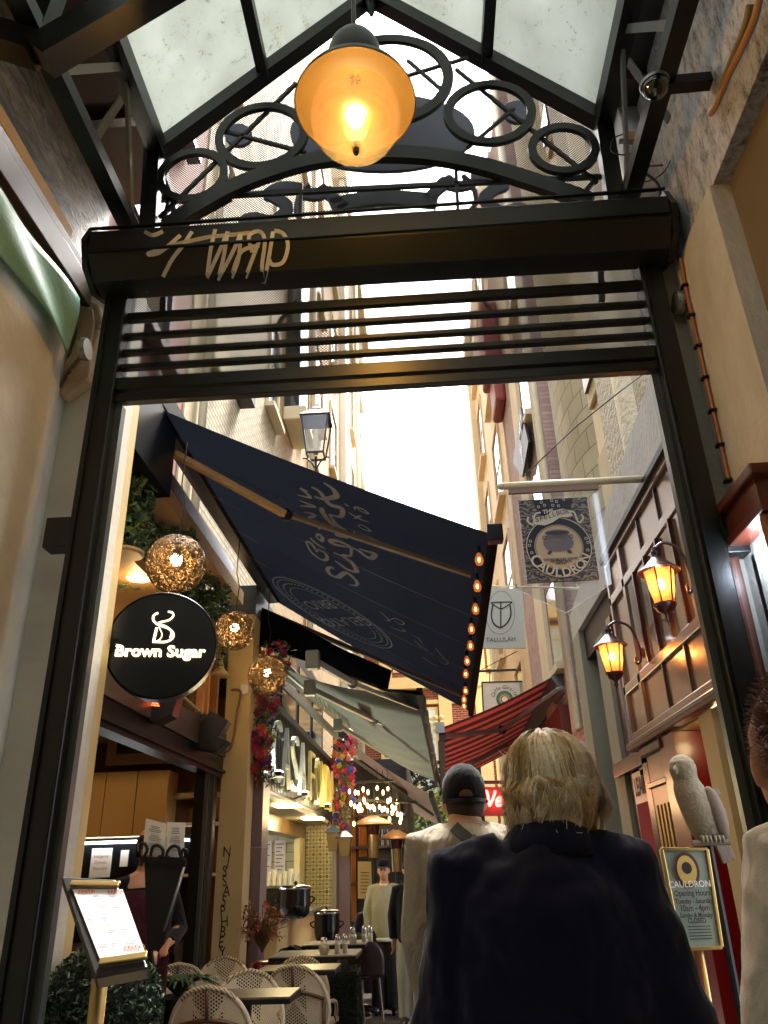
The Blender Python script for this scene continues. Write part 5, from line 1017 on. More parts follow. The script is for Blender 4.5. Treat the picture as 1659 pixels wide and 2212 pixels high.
# neon sign
YN = 13.0
ns = thing('neon_sign', 'glowing red neon script sign under the red awning', 'sign', A(1075, 1715, Y=YN))
q4 = [A(x, y, Y=YN) for x, y in ((1036,1700),(1036,1762),(1150,1762),(1150,1700))]; MB().poly(q4, (0, .1, 0)).build('panel', mat('red lit panel', H('5a1a16'), .5, 0, .2, 2, 0), ns)
nm_ = emis('red neon tube', (1, .05, .04), 1.6)
for pth in ([(1043,1712),(1052,1710),(1056,1732),(1058,1740),(1066,1722),(1070,1708)], [(1072,1732),(1082,1730),(1080,1722),(1073,1728),(1074,1740),(1084,1738)], [(1088,1738),(1090,1724),(1096,1722),(1100,1728)], [(1104,1738),(1106,1722),(1112,1730),(1116,1738)], [(1120,1735),(1126,1724),(1130,1736)]):
    MB().tube(smooth_path([A(x, y, Y=YN-.04) for x, y in pth], 5), .022, 8).build('neon_tube', nm_, ns, smooth=True)
plight('neon_light', A(1075, 1722, Y=YN-.4), 1.2, (1, .1, .06), .15, ns)
MB().bar(A(1030, 1690, Y=YN), A(1150, 1690, Y=YN), .06, .05).build('frame', M['maroon'], ns)
# ================================================================ CAULDRON SHOPFRONT (right)
XS = 1.72
cf = thing('cauldron_shopfront', 'glossy brown panelled shopfront with lit brass soffit and dark maroon doorway on the right', 'shopfront', (1.8, 5.8, 0))
y0, y1, zb, zt = 4.55, 6.95, 2.38, 4.02
MB().box(XS+.03, 1.81, y0, y1, zb, zt).build('panel_back', M['panelw'], cf)
fr = MB(); pw = M['panelw']
def stile(a, b_, c_, d_, nm='stile', d=.0, m_=None): return MB().box(XS-d, XS+.031, a, b_, c_, d_).build(nm, m_ or pw, cf, bevel=.006)
zr1, zr2 = zb+.48, zt-.42
stile(y0, y1, zt-.06, zt, 'rail'); stile(y0, y1, zr2, zr2+.08, 'rail'); stile(y0, y1, zr1-.08, zr1, 'rail'); stile(y0, y1, zb, zb+.07, 'rail')
ys3 = [y0, y0+.07, 6.35, 6.42, y1-.07, y1]
stile(y0, y0+.07, zb+.07, zt-.06); stile(6.35, 6.43, zb+.07, zt-.06); stile(y1-.07, y1, zb+.07, zt-.06)
for y in (5.2, 5.75): MB().box(XS+.012, XS+.031, y, y+.02, zb+.07, zr1-.08).build('panel_bead', M['darkwood'], cf); MB().box(XS+.012, XS+.031, y, y+.02, zr2+.08, zt-.06).build('panel_bead', M['darkwood'], cf)
MB().box(XS+.015, XS+.03, y0+.07, 6.35, zr1, zr2).build('glass', mat('mirror brown glass', H('6c5c4c'), .12, .2, .2, 2, 0, spec=1), cf)
for y in (4.95, 5.3, 5.65, 6.0): MB().box(XS-.015, XS+.02, y, y+.035, zr1, zr2).build('mullion', M['maroon'], cf, bevel=.004)
MB().box(XS-.03, 1.81, y0-.02, y1+.02, zt, zt+.05).build('top_trim', M['iron'], cf)
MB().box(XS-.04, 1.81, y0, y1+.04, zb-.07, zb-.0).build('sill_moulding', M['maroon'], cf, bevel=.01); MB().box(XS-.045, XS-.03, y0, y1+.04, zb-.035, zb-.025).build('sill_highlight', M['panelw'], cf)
MB().box(XS+.06, 2.1, y0+.1, 6.4, zb-.085, zb-.072).build('brass_soffit', mat('lit brass soffit', (.75, .5, .2), .3, .6, .3, 20, .3, 60), cf)
MB().box(1.8, 1.86, y1, 7.15, 2.0, zb+.2).build('side_trim', M['maroon'], cf)
MB().box(1.76, 1.98, 6.72, 6.88, -.2, 2.3).build('door_frame', M['maroon'], cf); MB().box(1.76, 1.98, 6.72, 8.0, 2.2, 2.32).build('door_head', M['maroon'], cf)
MB().box(1.90, 1.98, 7.0, 7.75, -.2, 2.2).build('door_leaf', mat('dark maroon door', H('3a1216'), .3), cf)
plight('soffit_light', (XS+.2, 5.3, zb-.16), .22, (1, .72, .35), .05, cf)
pl_ = MB().box(XS+.02, 2.0, 6.12, 6.62, -.2, 2.22).build('pilaster', M['redwood'], cf)
MB().box(XS-.02, 2.0, 6.06, 6.68, 2.22, 2.3).build('capital', M['maroon'], cf, bevel=.015); MB().box(XS-.0, 2.0, 6.09, 6.65, 1.98, 2.03).build('capital', M['maroon'], cf, bevel=.01)
for k in range(4): MB().box(XS+.0, XS+.021, 6.18+k*.1, 6.225+k*.1, .4, 1.85).build('flute', mat('gold lit flute %d' % k, H('a07a3c'), .35, .3), pl_)  # gold light falling on the flutes is put into their colour
MB().box(XS+.35, XS+.4, 4.3, 6.1, -.2, 2.29).build('red_door', M['red'], cf); MB().box(XS+.0, XS+.06, 4.9, 5.15, -.2, 2.29).build('cream_pilaster', mat('dull cream pilaster', H('b39b6a'), .6), cf)
MB().box(XS+.0, XS+.36, 4.3, 4.36, -.2, 4.2).build('end_wall', M['maroon'], cf); MB().box(XS+.0, XS+.36, 5.75, 6.12, -.2, 2.29).build('red_panel', M['red'], cf)
MB().box(XS-.01, XS+.1, 4.36, 4.55, zb, 4.02).build('end_stile', M['panelw'], cf)
ps = thing('lease_poster', 'red and white poster reading LEASE beside the fluted maroon pilaster', 'poster', (1.89, 7.3, 1.8))
zpt = min(2.18, A(1385, 1655, X=1.8).z)
bdp = MB().box(1.80, 1.815, 6.93, 7.45, .9, zpt).build('sheet', M['white'], ps); MB().box(1.796, 1.80, 6.95, 7.43, .92, zpt-.26).build('red_field', mat('poster red', H('9a0c16'), .9, 0, .05, 2, 0), bdp)
tl = MB().text('LEASE', .2, (1.795, 7.19, zpt-.13), (0, -1, 0), (0, 0, 1), bold=.008, sx=.8); tl.build('lettering', M['ink'], bdp)
MB().text('Hospitality', .09, (1.792, 7.19, 1.42), (0, -1, 0), (0, 0, 1)).build('lettering', M['white'], bdp); MB().text('Venue', .09, (1.792, 7.19, 1.3), (0, -1, 0), (0, 0, 1)).build('lettering', M['white'], bdp)
# lanterns
lg = NT('amber lantern glass'); lg.setc(H('d89a50')); lg.b.inputs['Roughness'].default_value = .15
t_ = lg.n('BsdfTransparent'); t_.inputs[0].default_value = (1, .66, .35, 1); tl_ = lg.n('BsdfTranslucent'); tl_.inputs[0].default_value = (.5, .2, .07, 1); m1 = lg.n('MixShader'); m1.inputs[0].default_value = .5; lg.l(t_.outputs[0], m1.inputs[1]); lg.l(tl_.outputs[0], m1.inputs[2])
lg.l(m1.outputs[0], lg.out.inputs[0]); lg = lg.m
def lantern(c, s, wallx, label, k):
    t = thing('wall_lantern', label, 'lantern', c, group='lit coach lanterns on the brown shopfront')
    MB().lathe([(.062, -.13), (.098, .085)], c, n=6).build('glass', lg, t)
    f = MB()
    for j in range(6): a = 2*math.pi*j/6; f.tube([c+V((.064*math.cos(a), .064*math.sin(a), -.13)), c+V((.1*math.cos(a), .1*math.sin(a), .088))], .005, 5)
    f.build('glazing_bars', M['maroon'], t)
    MB().lathe([(.135, .082), (.125, .095), (.1, .11), (.07, .14), (.035, .175), (.02, .19), (.024, .2), (.03, .215), (.014, .23), (.018, .245), (0, .26)], c, n=18).build('roof', mat('dark copper roof %d' % k, H('3a2426'), .25, .4), t, smooth=True)
    MB().lathe([(.066, -.128), (.072, -.14), (.05, -.175), (.02, -.19), (.012, -.21), (.018, -.225), (.006, -.25), (0, -.275)], c, n=16).build('base', M['maroon'], t, smooth=True)
    MB().ball(c+V((0, 0, -.0)), .022, 10, 8, (1, 1, 1.6)).build('bulb', emis('candle bulb %d' % k, (1, .62, .26), 12), t, smooth=True)
    MB().lathe([(.012, -.13), (.012, -.04)], c, n=8).build('candle', M['cream2'], t)
    top = c+V((0, 0, .235)); ww = wallx-c.x
    MB().tube(smooth_path([top, top+V((ww*.3, 0, .045)), top+V((ww*.75, 0, .0)), top+V((ww*.97, 0, -.15)), top+V((ww*.95, 0, -.27)), top+V((ww*.8, 0, -.30)), top+V((ww*.78, 0, -.25))], 6), .011, 8).build('scroll_arm', M['maroon'], t, smooth=True)
    MB().lathe([(0, 0), (.045, 0), (.045, .01), (0, .02)], (wallx+.02, c.y, c.z+.02), (-1, 0, 0), 12).build('wall_plate', M['maroon'], t)
    plight('lantern_light', c, 1.6, (1, .6, .25), .03, t)
L1 = A(1428, 1262, X=1.50); L2 = A(1322, 1418, X=1.47)
lantern(L1, 1, 1.70, 'nearer and larger lit lantern with amber glass on the brown panelled shopfront', 0)
lantern(L2, 1, 1.70, 'farther lit lantern at the left end of the brown panelled shopfront', 1)
# ================================================================ OWL AND BRASS SIGN STAND
YO = 4.2
so2 = thing('sign_stand', 'brass framed opening hours sign on a thin brass pole under the stone owl', 'sign', (A(1500, 1940, Y=YO).x, YO, 0))
F4 = [A(1428, 1834, Y=YO), A(1470, 2050, Y=YO-.05), A(1558, 2046, Y=YO-.05), A(1526, 1834, Y=YO)]
def FP(u, v, d=.012): return F4[0].lerp(F4[3], u).lerp(F4[1].lerp(F4[2], u), v)+V((0, -d, 0))
MB().poly(F4, (0, .02, 0)).build('sheet', mat('pale green sign sheet', H('7f8c80'), .25, 0, .2, 3, 0, coat=.5), so2)
for i in range(4): MB().bar(F4[i], F4[(i+1) % 4], .016, .03, (0, 1, 0)).build('frame', M['brass'], so2, bevel=.003)
bp = (F4[1]+F4[2])/2; MB().tube([bp, V((bp.x, YO, gz(YO)))], .011, 10).build('pole', M['brass'], so2, smooth=True); MB().lathe([(0, .03), (.14, .02), (.15, 0)], (bp.x, YO, gz(YO)), n=24).build('base', M['brass'], so2)
ewf = (F4[3]-F4[0]).length; sgi = mat('sign brown ink', H('3a2a22'), .6, 0, .1, 8, 0)
def edisc(rx, ry, m_, nm, d, cu=.47, cv=.22): return MB().poly([FP(cu, cv, d)+V((rx*ewf*math.cos(k*math.pi/16), 0, ry*ewf*math.sin(k*math.pi/16))) for k in range(32)]).build(nm, m_, so2)
edisc(.27, .36, mat('emblem maroon', H('4c2024'), .5), 'emblem_ring', .014); edisc(.21, .29, mat('emblem gold', H('c0a255'), .5), 'emblem_field', .016); edisc(.11, .12, mat('emblem pot', H('24191c'), .5), 'emblem_pot', .018, cv=.20)
MB().text('CAULDRON', .04, FP(.47, .37, .02), (1, 0, 0), (0, 0, 1), sx=.9).build('lettering', M['white'], so2)
for k, (s_, z_, v) in enumerate((('Opening Hours', .036, .46), ('Tuesday - Saturday', .03, .54), ('10am - 4pm', .038, .61), ('Sunday & Monday', .028, .68), ('CLOSED', .03, .735))): MB().text(s_, z_, FP(.5, v, .014), (1, 0, 0), (0, 0, 1), sx=.75, shear=.2 if k in (1, 3) else 0, bold=.0008).build('lettering', sgi, so2)
tl = MB()
for k in range(5): tl.ribbon([FP(.25, .79+k*.03), FP(.8, .79+k*.03)], .004, (0, -1, 0))
tl.build('small_print', sgi, so2)
ow = thing('owl_statue', 'weathered cream stone owl figure perched above the brass framed sign', 'statue', A(1515, 1825, Y=YO))
oc = A(1530, 1815, Y=YO+.03); k_ = .40/.43
om = mat('weathered cream stone owl', H('877c66'), .8, 0, .35, 22, .8, 60, .01); omd = mat('brown grey feather stone', H('6e6052'), .75, 0, .35, 18, .6, 70, .006)
def orow(z, rx, ry, dx=0, dy=0): return (z, rx, ry, dx, dy)
rows = [(0, .05, .05, 0, 0), (.03, .075, .07, 0, 0), (.08, .085, .08, -.005, -.005), (.15, .088, .085, -.015, -.01), (.21, .085, .08, -.025, -.01), (.25, .075, .072, -.032, -.01), (.28, .062, .064, -.036, -.012), (.30, .062, .065, -.04, -.016), (.335, .068, .07, -.042, -.02), (.37, .062, .064, -.042, -.02), (.395, .042, .045, -.042, -.016), (.41, .012, .012, -.04, -.012)]
b_ = MB(); vs = []
for z, rx, ry, dx, dy in rows:
    for k in range(24): a = 2*math.pi*k/24; vs.append(oc+V((dx*1.6+rx*math.cos(a), dy+ry*math.sin(a), z)))
b_.add(vs, [(i*24+k, i*24+(k+1) % 24, (i+1)*24+(k+1) % 24, (i+1)*24+k) for i in range(len(rows)-1) for k in range(24)]+[tuple(range(23, -1, -1)), tuple((len(rows)-1)*24+k for k in range(24))])
b_.ball(oc+V((-.075-.045, -.07, .325)), .012, 8, 6, (1, 1, 1.8)); b_.ball(oc+V((-.1, -.05, .345)), .012, 8, 6); b_.ball(oc+V((-.05, -.082, .345)), .012, 8, 6)
b_.build('body', om, ow, smooth=True, remesh=.006, sm=3)
for s2 in (1, -1):
    wg = MB().ball(oc+V((.02+.028*(s2 > 0), .0+.055*(-s2), .125)), .1, 16, 10, (.42, .45, 1.25), Matrix.Rotation(R_(-10), 3, 'Y')); wg.build('wing', omd, ow, smooth=True)
fe = MB()
for r in range(7):
    for k in range(6): p = oc+V((.03+.012*k-.004*r, -.075+.012*k, .235-.03*r)); fe.add([p+V((-.008, 0, 0)), p+V((.008, .002, 0)), p+V((.010, -.006, -.022)), p+V((0, -.01, -.03)), p+V((-.008, -.008, -.022))], [(0, 1, 2, 3, 4)])
fe.build('feathers', omd, ow)
MB().bar(oc+V((.05, .04, .08)), oc+V((.1, .06, -.1)), .07, .02, (0, 1, 0)).build('tail', omd, ow, bevel=.006)
pk = MB()
for s2 in (-1, 1):
    for k in range(3): pk.tube([oc+V((s2*.03+(k-1)*.012, -.03, .02)), oc+V((s2*.03+(k-1)*.018, -.075, .012)), oc+V((s2*.03+(k-1)*.02, -.082, -.012))], [.011, .009, .004], 6)
pk.build('claws', om, ow, smooth=True); MB().tube([oc+V((-.1, -.06, -.012)), oc+V((.08, -.06, -.012))], .014, 8).build('perch', omd, ow)
MB().tube([oc+V((.0, 0, -.0)), V((oc.x, oc.y+.02, gz(4.2)))], .018, 8).build('post', M['iron'], ow)
# ================================================================ MENU STANDS
T_ = 3.0; Bt = 2.72
mn = thing('menu_stand', 'black tilted menu lectern with brass strips and a white menu, on a brass post', 'menu stand', (A(205, 2110, Y=Bt).x, 2.8, 0))
O4 = [A(131, 1893, Y=T_), A(205, 2112, Y=Bt), A(320, 2090, Y=Bt), A(250, 1899, Y=T_)]; n0 = (O4[1]-O4[0]).cross(O4[3]-O4[0]); O4[2] = AP(320, 2090, O4[0], n0)
nM = (O4[1]-O4[0]).cross(O4[3]-O4[0]).normalized(); nM = nM if nM.y < 0 else -nM
MB().poly(O4, -nM*.05).build('case', mat('dark brown black case', H('1c1817'), .4, 0, .2, 6, 0), mn, bevel=.006)
MB().poly([A(395*.3307*1.0+0, 2200, Y=3), A(100, 2300, Y=3), A(100, 2290, Y=3)]) if False else None
def MP(px, py, d=.004): return AP(px, py, O4[0]+nM*d, nM)
pc_ = [MP(157, 1922), MP(215, 2070), MP(313, 2057), MP(265, 1922)]
pap = MB().poly(pc_, nM*.002).build('menu_sheet', mat('menu sheet', H('eceaf0'), .25, 0, .03, 3, 0, coat=.3), mn)
MB().bar(MP(152, 1909, .012), MP(258, 1911, .012), .022, .014, nM).build('brass_strip', M['brass'], mn, bevel=.003); MB().bar(MP(214, 2079, .012), MP(318, 2064, .012), .024, .014, nM).build('brass_strip', M['brass'], mn, bevel=.003)
tl = MB()
def PQ(u, v, d=.004): return pc_[0].lerp(pc_[3], u).lerp(pc_[1].lerp(pc_[2], u), v)+nM*d
for cI in range(3):
    for r in range(26):
        if random.random() < .86: u0 = .06+cI*.31; tl.ribbon([PQ(u0, .1+r*.031), PQ(u0+random.uniform(.1, .26), .1+r*.031)], .0022 if r % 6 else .004, nM)
tl.build('menu_text', mat('grey menu ink', H('8f8c90'), .6, 0, .1, 8, 0), pap)
oi = mat('orange menu ink', H('b0603c'), .6)
for (u, v) in ((.26, .045), (.84, .05), (.78, .93)): MB().text('PASTA', .019, PQ(u, v, .005), PQ(1, .5)-PQ(0, .5), PQ(.5, 0)-PQ(.5, 1), bold=.001).build('lettering', oi, pap)
bpx = A(203, 2115, Y=2.86); MB().tube([bpx+V((.02, 0, 0)), V((bpx.x+.02, 2.86, 0))], .026, 16).build('post', M['brass'], mn, smooth=True); MB().lathe([(0, .03), (.16, .02), (.17, 0)], (bpx.x+.02, 2.86, 0), n=24).build('base', M['brass'], mn)
YS = 4.45
sm_ = thing('scroll_menu_stand', 'black wrought iron menu stand with curled feet holding two cream menus', 'menu stand', (A(355, 1850, Y=YS).x, YS, 0))
for q4 in (((315,1768),(308,1846),(357,1850),(359,1779)), ((361,1776),(358,1851),(396,1852),(400,1777))):
    c4 = [A(x, y, Y=YS) for x, y in q4]; pg = MB().poly(c4, (0, .004, 0)).build('menu_page', M['paper'], sm_); tx = MB()
    for r in range(16):
        if r % 5: a, b2 = c4[0].lerp(c4[1], .12+r*.05), c4[3].lerp(c4[2], .12+r*.05); w1 = random.uniform(.18, .32); tx.ribbon([a.lerp(b2, .5-w1)+V((0, -.003, 0)), a.lerp(b2, .5+w1)+V((0, -.003, 0))], .003, (0, -1, 0))
    tx.build('menu_text', bpy.data.materials['grey menu ink'], pg)
ir = M['iron']
for pth in ([(303,1870),(312,1850),(318,1835),(312,1822),(303,1826),(304,1836)], [(325,1850),(330,1830),(342,1826),(352,1836),(350,1850),(343,1850)], [(400,1858),(390,1848),(385,1830),(373,1828),(363,1838),(360,1850),(366,1852)], [(398,1860),(392,1850),(396,1835),(404,1838),(402,1846)]):
    MB().tube(smooth_path([A(x, y, Y=YS-.03) for x, y in pth], 6), .009, 8).build('scroll', ir, sm_, smooth=True)
MB().bar(A(305, 1856, Y=YS-.01), A(402, 1862, Y=YS-.01), .02, .03).build('ledge', ir, sm_)
MB().poly([A(312, 1860, Y=YS), A(400, 1864, Y=YS), A(352, 2040, Y=YS), A(318, 2060, Y=YS)], (0, .03, 0)).build('back_board', mat('black slate', H('101113'), .6), sm_)
MB().tube([A(398, 1873, Y=YS-.02), A(354, 2012, Y=YS-.02)], .008, 8).build('stay_rod', M['steel'], sm_, smooth=True)
cpt = A(330, 1930, Y=YS); tw = MB()
for s2 in (0, math.pi): tw.tube([V((cpt.x+.014*math.cos(k*.5+s2), YS+.05+.014*math.sin(k*.5+s2), 1.35-k*.025)) for k in range(50)], .014, 6)
tw.build('twisted_post', ir, sm_, smooth=True)
for a in range(3): MB().tube(smooth_path([V((cpt.x, YS+.05, .2)), V((cpt.x+.12*math.cos(a*2.1), YS+.05+.12*math.sin(a*2.1), .1)), V((cpt.x+.25*math.cos(a*2.1), YS+.05+.25*math.sin(a*2.1), .0))], 5), .014, 6).build('foot', ir, sm_, smooth=True)
# ================================================================ PLANTS AND POTS
tb_ = thing('topiary_ball', 'dark clipped topiary ball beside the gate post, below the menu lectern', 'plant', A(215, 2190, Y=3.95))
c = A(215, 2185, Y=3.95)
def bf():
    a = V((random.gauss(0, 1), random.gauss(0, 1), random.gauss(0, 1))).normalized(); return c+a*.27*random.uniform(.86, 1.03)
leaves(MB(), bf, 7000, .010, .02, 2).build('leaves', [mat('box leaf dark', H('1f3320'), .4, 0, .4, 9, 0), mat('box leaf mid', H('31482b'), .4, 0, .4, 9, 0)], tb_)
MB().ball(c, .235, 20, 12).build('inner_growth', mat('topiary twigs', H('10160e'), .9), tb_); MB().tube([c, V((c.x, c.y, .3))], .03, 8).build('trunk', M['darkwood'], tb_); MB().lathe([(.14, 0), (.18, .3), (.16, .3), (.14, .25), (0, .25)], (c.x, c.y, 0), n=20).build('pot', mat('dark pot', H('2c2622'), .6), tb_)
c = A(262, 2100, Y=4.9)-V((.2, 0, 0)); tk = thing('tub_planter', 'large dusty pink tub behind the menu lectern post', 'planter', (c.x, 4.9, 0))
MB().lathe([(.25, 0), (.33, .3), (.36, .7), (.35, .98), (.38, 1.0), (.38, 1.06), (.33, 1.06), (.31, .9), (0, .88)], (c.x, 4.9, 0), n=36).build('tub', mat('dusty pink tub', H('c08f76'), .55, 0, .1, 3, .05), tk, smooth=True)
c = A(390, 2055, Y=6.0); fr_ = thing('fern_plant', 'dark green fern at the foot of the cafe door frame', 'plant', (c.x, 6.0, 0))
f_ = MB()
for k in range(110):
    a = random.uniform(0, 6.28); L_ = random.uniform(.15, .34); pts = [V((c.x, 6.0, .72))+V((math.cos(a)*L_*t, math.sin(a)*L_*t, .34*t-.22*t*t*1.2)) for t in (0, .35, .7, 1)]
    f_.ribbon(pts, [.02, .03, .02, .004], (random.gauss(0, .3), random.gauss(0, .3), 1))
f_.build('fronds', M['leaf'], fr_); MB().lathe([(.12, 0), (.16, .72), (.14, .72), (0, .68)], (c.x, 6.0, 0), n=20).build('pot', mat('black pot', H('151515'), .5), fr_)
# flower garlands
fcol = [H('a8324a'), H('7d1f3c'), H('c24f3c'), H('c98a3c'), H('b8b04c'), H('6a2a6c'), H('c45a7a'), H('3c4ca8')]
fmats = [mat('silk petals %d' % k, c_, .6, 0, .2, 20, 0) for k, c_ in enumerate(fcol)]; ctr = mat('flower centre', H('c8b040'), .6)
def flower_mesh(k):
    m_ = MB(); 
    for ring_, (n, r, h) in enumerate(((6, .05, .0), (5, .034, .014), (3, .018, .024))):
        for j in range(n):
            a = 2*math.pi*j/n+ring_*.5; da = math.pi/n*.95
            m_.add([V((0, 0, h-.006)), V((math.cos(a-da)*r*.7, math.sin(a-da)*r*.7, h+.004)), V((math.cos(a)*r, math.sin(a)*r, h+.012)), V((math.cos(a+da)*r*.7, math.sin(a+da)*r*.7, h+.004))], [(0, 1, 2, 3)])
    me = bpy.data.meshes.new('flower'); me.from_pydata([tuple(v) for v in m_.v], [], m_.f); me.materials.append(fmats[k]); return me
fm_ = [flower_mesh(k) for k in range(8)]
def garland(label, spine, wid, n, Y0, pal, s_=1.0, nl=900):
    P = [A(x, y, Y=Y0) for x, y in spine]; sp = smooth_path(P, 8); t = thing('flower_garland', label, 'flowers', P[0], group=None)
    def rnd():
        u = random.random()*(len(sp)-1); i = int(u); p = sp[i].lerp(sp[min(i+1, len(sp)-1)], u-i); w_ = wid*(1-.55*(u/len(sp))**1.5)
        a = random.uniform(0, 6.28); r = math.sqrt(random.random()); return p+V((math.cos(a)*w_*r, math.sin(a)*w_*.7*r, random.uniform(-.05, .05))), V((math.cos(a), math.sin(a)-.6, .2))
    leaves(MB(), lambda: rnd()[0], nl, .02*s_, .045*s_, 2).build('leaves', lv[1:], t)
    for k in range(n):
        p, d = rnd(); p = p+V((0, -.04, 0)); o = link(bpy.data.objects.new('flower', fm_[random.choice(pal)])); o.parent = t
        o.location = p-P[0]; d = (d+V((random.gauss(0, .4), random.gauss(0, .4)-.5, random.gauss(0, .4)))).normalized(); o.rotation_euler = d.to_track_quat('Z', 'Y').to_euler(); o.scale = (s_*random.uniform(.7, 1.35),)*3
garland('crimson silk flower garland hanging between the woven globe and the silver letters', [(600,1395),(585,1450),(572,1500),(568,1560),(565,1620),(572,1690)], .22, 98, 8.45, [0, 0, 1, 1, 1, 1, 2, 2, 5, 6, 4, 0, 1, 3])
garland('bright mixed silk flower garland past the yellow letters, beside the hanging bulbs', [(745,1590),(742,1630),(745,1680),(743,1740),(740,1800)], .26, 95, 14.8, [0, 2, 3, 4, 6, 6, 0, 2, 0, 3, 6, 7, 5], 1.35, 500)
# red vase
c = A(566, 2060, Y=8.25); vz = thing('flower_vase', 'glossy red urn of dried orange flowers beside the granite pilaster', 'vase', (c.x, 8.25, gz(8.25)))
MB().lathe([(.10, 0), (.11, .02), (.05, .06), (.05, .3), (.09, .42), (.095, .48), (.07, .5), (.075, .56), (.105, .6), (.11, .72), (.10, .8), (.06, .82), (.0, .82)], (c.x, 8.25, gz(8.25)), n=24).build('urn', M['red'], vz, smooth=True)
df = MB()
for k in range(90):
    a = random.uniform(0, 6.28); L_ = random.uniform(.08, .3); tip = V((c.x+math.cos(a)*L_*.8, 8.25+math.sin(a)*L_*.6, .82+random.uniform(.08, .38))); df.cm = 0; df.tube([V((c.x, 8.25, .78)), (V((c.x, 8.25, .95))+tip)/2, tip], .004, 3)
    df.cm = 1+k % 3
    for j in range(5): b2 = V((random.gauss(0, 1), random.gauss(0, 1), random.gauss(0, 1))).normalized()*.03; df.add([tip, tip+b2+V((.008, 0, 0)), tip+b2*1.5, tip+b2-V((.008, 0, 0))], [(0, 1, 2, 3)])
df.build('dried_flowers', [mat('dry stem', H('6e5a34'), .8), fmats[2], mat('pale petals', H('d2ae80'), .7), mat('rust petals', H('8a4426'), .7)], vz)
# ================================================================ FURNITURE
wk = NT('bistro weave'); uvn = wk.n('UVMap'); uvn.uv_map = 'uv'; sp_ = wk.n('SeparateXYZ'); wk.l(uvn.outputs[0], sp_.inputs[0]); U_, V_ = sp_.outputs[0], sp_.outputs[1]
def weave(q, U_, V_):
    cu = q.math('MULTIPLY', U_, 34); cv = q.math('MULTIPLY', V_, 22); par = q.math('MULTIPLY', q.math('MODULO', q.math('FLOOR', cu), 2.0), .5)
    fu = q.math('FRACT', cu); fv = q.math('FRACT', q.math('ADD', cv, par))
    d = q.math('MULTIPLY', q.math('LESS_THAN', fu, .72), q.math('LESS_THAN', fv, .52))
    au = q.math('ABSOLUTE', q.math('SUBTRACT', U_, .5)); av = q.math('ABSOLUTE', q.math('SUBTRACT', V_, .52)); bandm = q.math('LESS_THAN', au, .17)
    xm = q.math('GREATER_THAN', q.math('ABSOLUTE', q.math('SUBTRACT', q.math('MULTIPLY', au, 1.5), av)), .05)
    evn = q.math('MODULO', q.math('FLOOR', cv), 2.0)
    return q.math('MULTIPLY', q.math('MULTIPLY', d, bandm), xm), q.math('MULTIPLY', q.math('SINE', q.math('MULTIPLY', cu, 6.28)), q.math('SINE', q.math('MULTIPLY', cv, 6.28)))
d_, h_ = weave(wk, U_, V_); wk.setc(wk.mix(d_, wk.mix(wk.noise(9, 4), H('e6d6b2'), H('f3e8cc')), H('1c1210'))); wk.b.inputs['Roughness'].default_value = .5; wk.bump(h_, .5, .004); wk = wk.m
wrap = NT('bistro rim weave'); wv = wrap.n('TexWave', wave_type='BANDS', bands_direction='DIAGONAL'); wv.inputs['Scale'].default_value = 22; wrap.l(wrap.coord(), wv.inputs[0])
wrap.setc(wrap.mix(wrap.math('GREATER_THAN', wv.outputs['Fac'], .72), H('dcc9a0'), H('221614'))); wrap.b.inputs['Roughness'].default_value = .5; wrap = wrap.m
rim = mat('cream rattan rim', H('ece0c4'), .5, 0, .15, 30, .3, 120); bam = wood('brown bamboo', H('4a2e1c'), H('6f4a2c'), 2, .4)
def shellpt(x, z):  # local: back towards -y
    t = (z-.42)/.46; return V((x, -.20-.10*t+.35*x*x*1.6, z))
def halfw(t): return .265*math.sqrt(max(0, 1-max(0, (t-.30)/.70)**2.2)) if t > .3 else .225+.04*t/.3
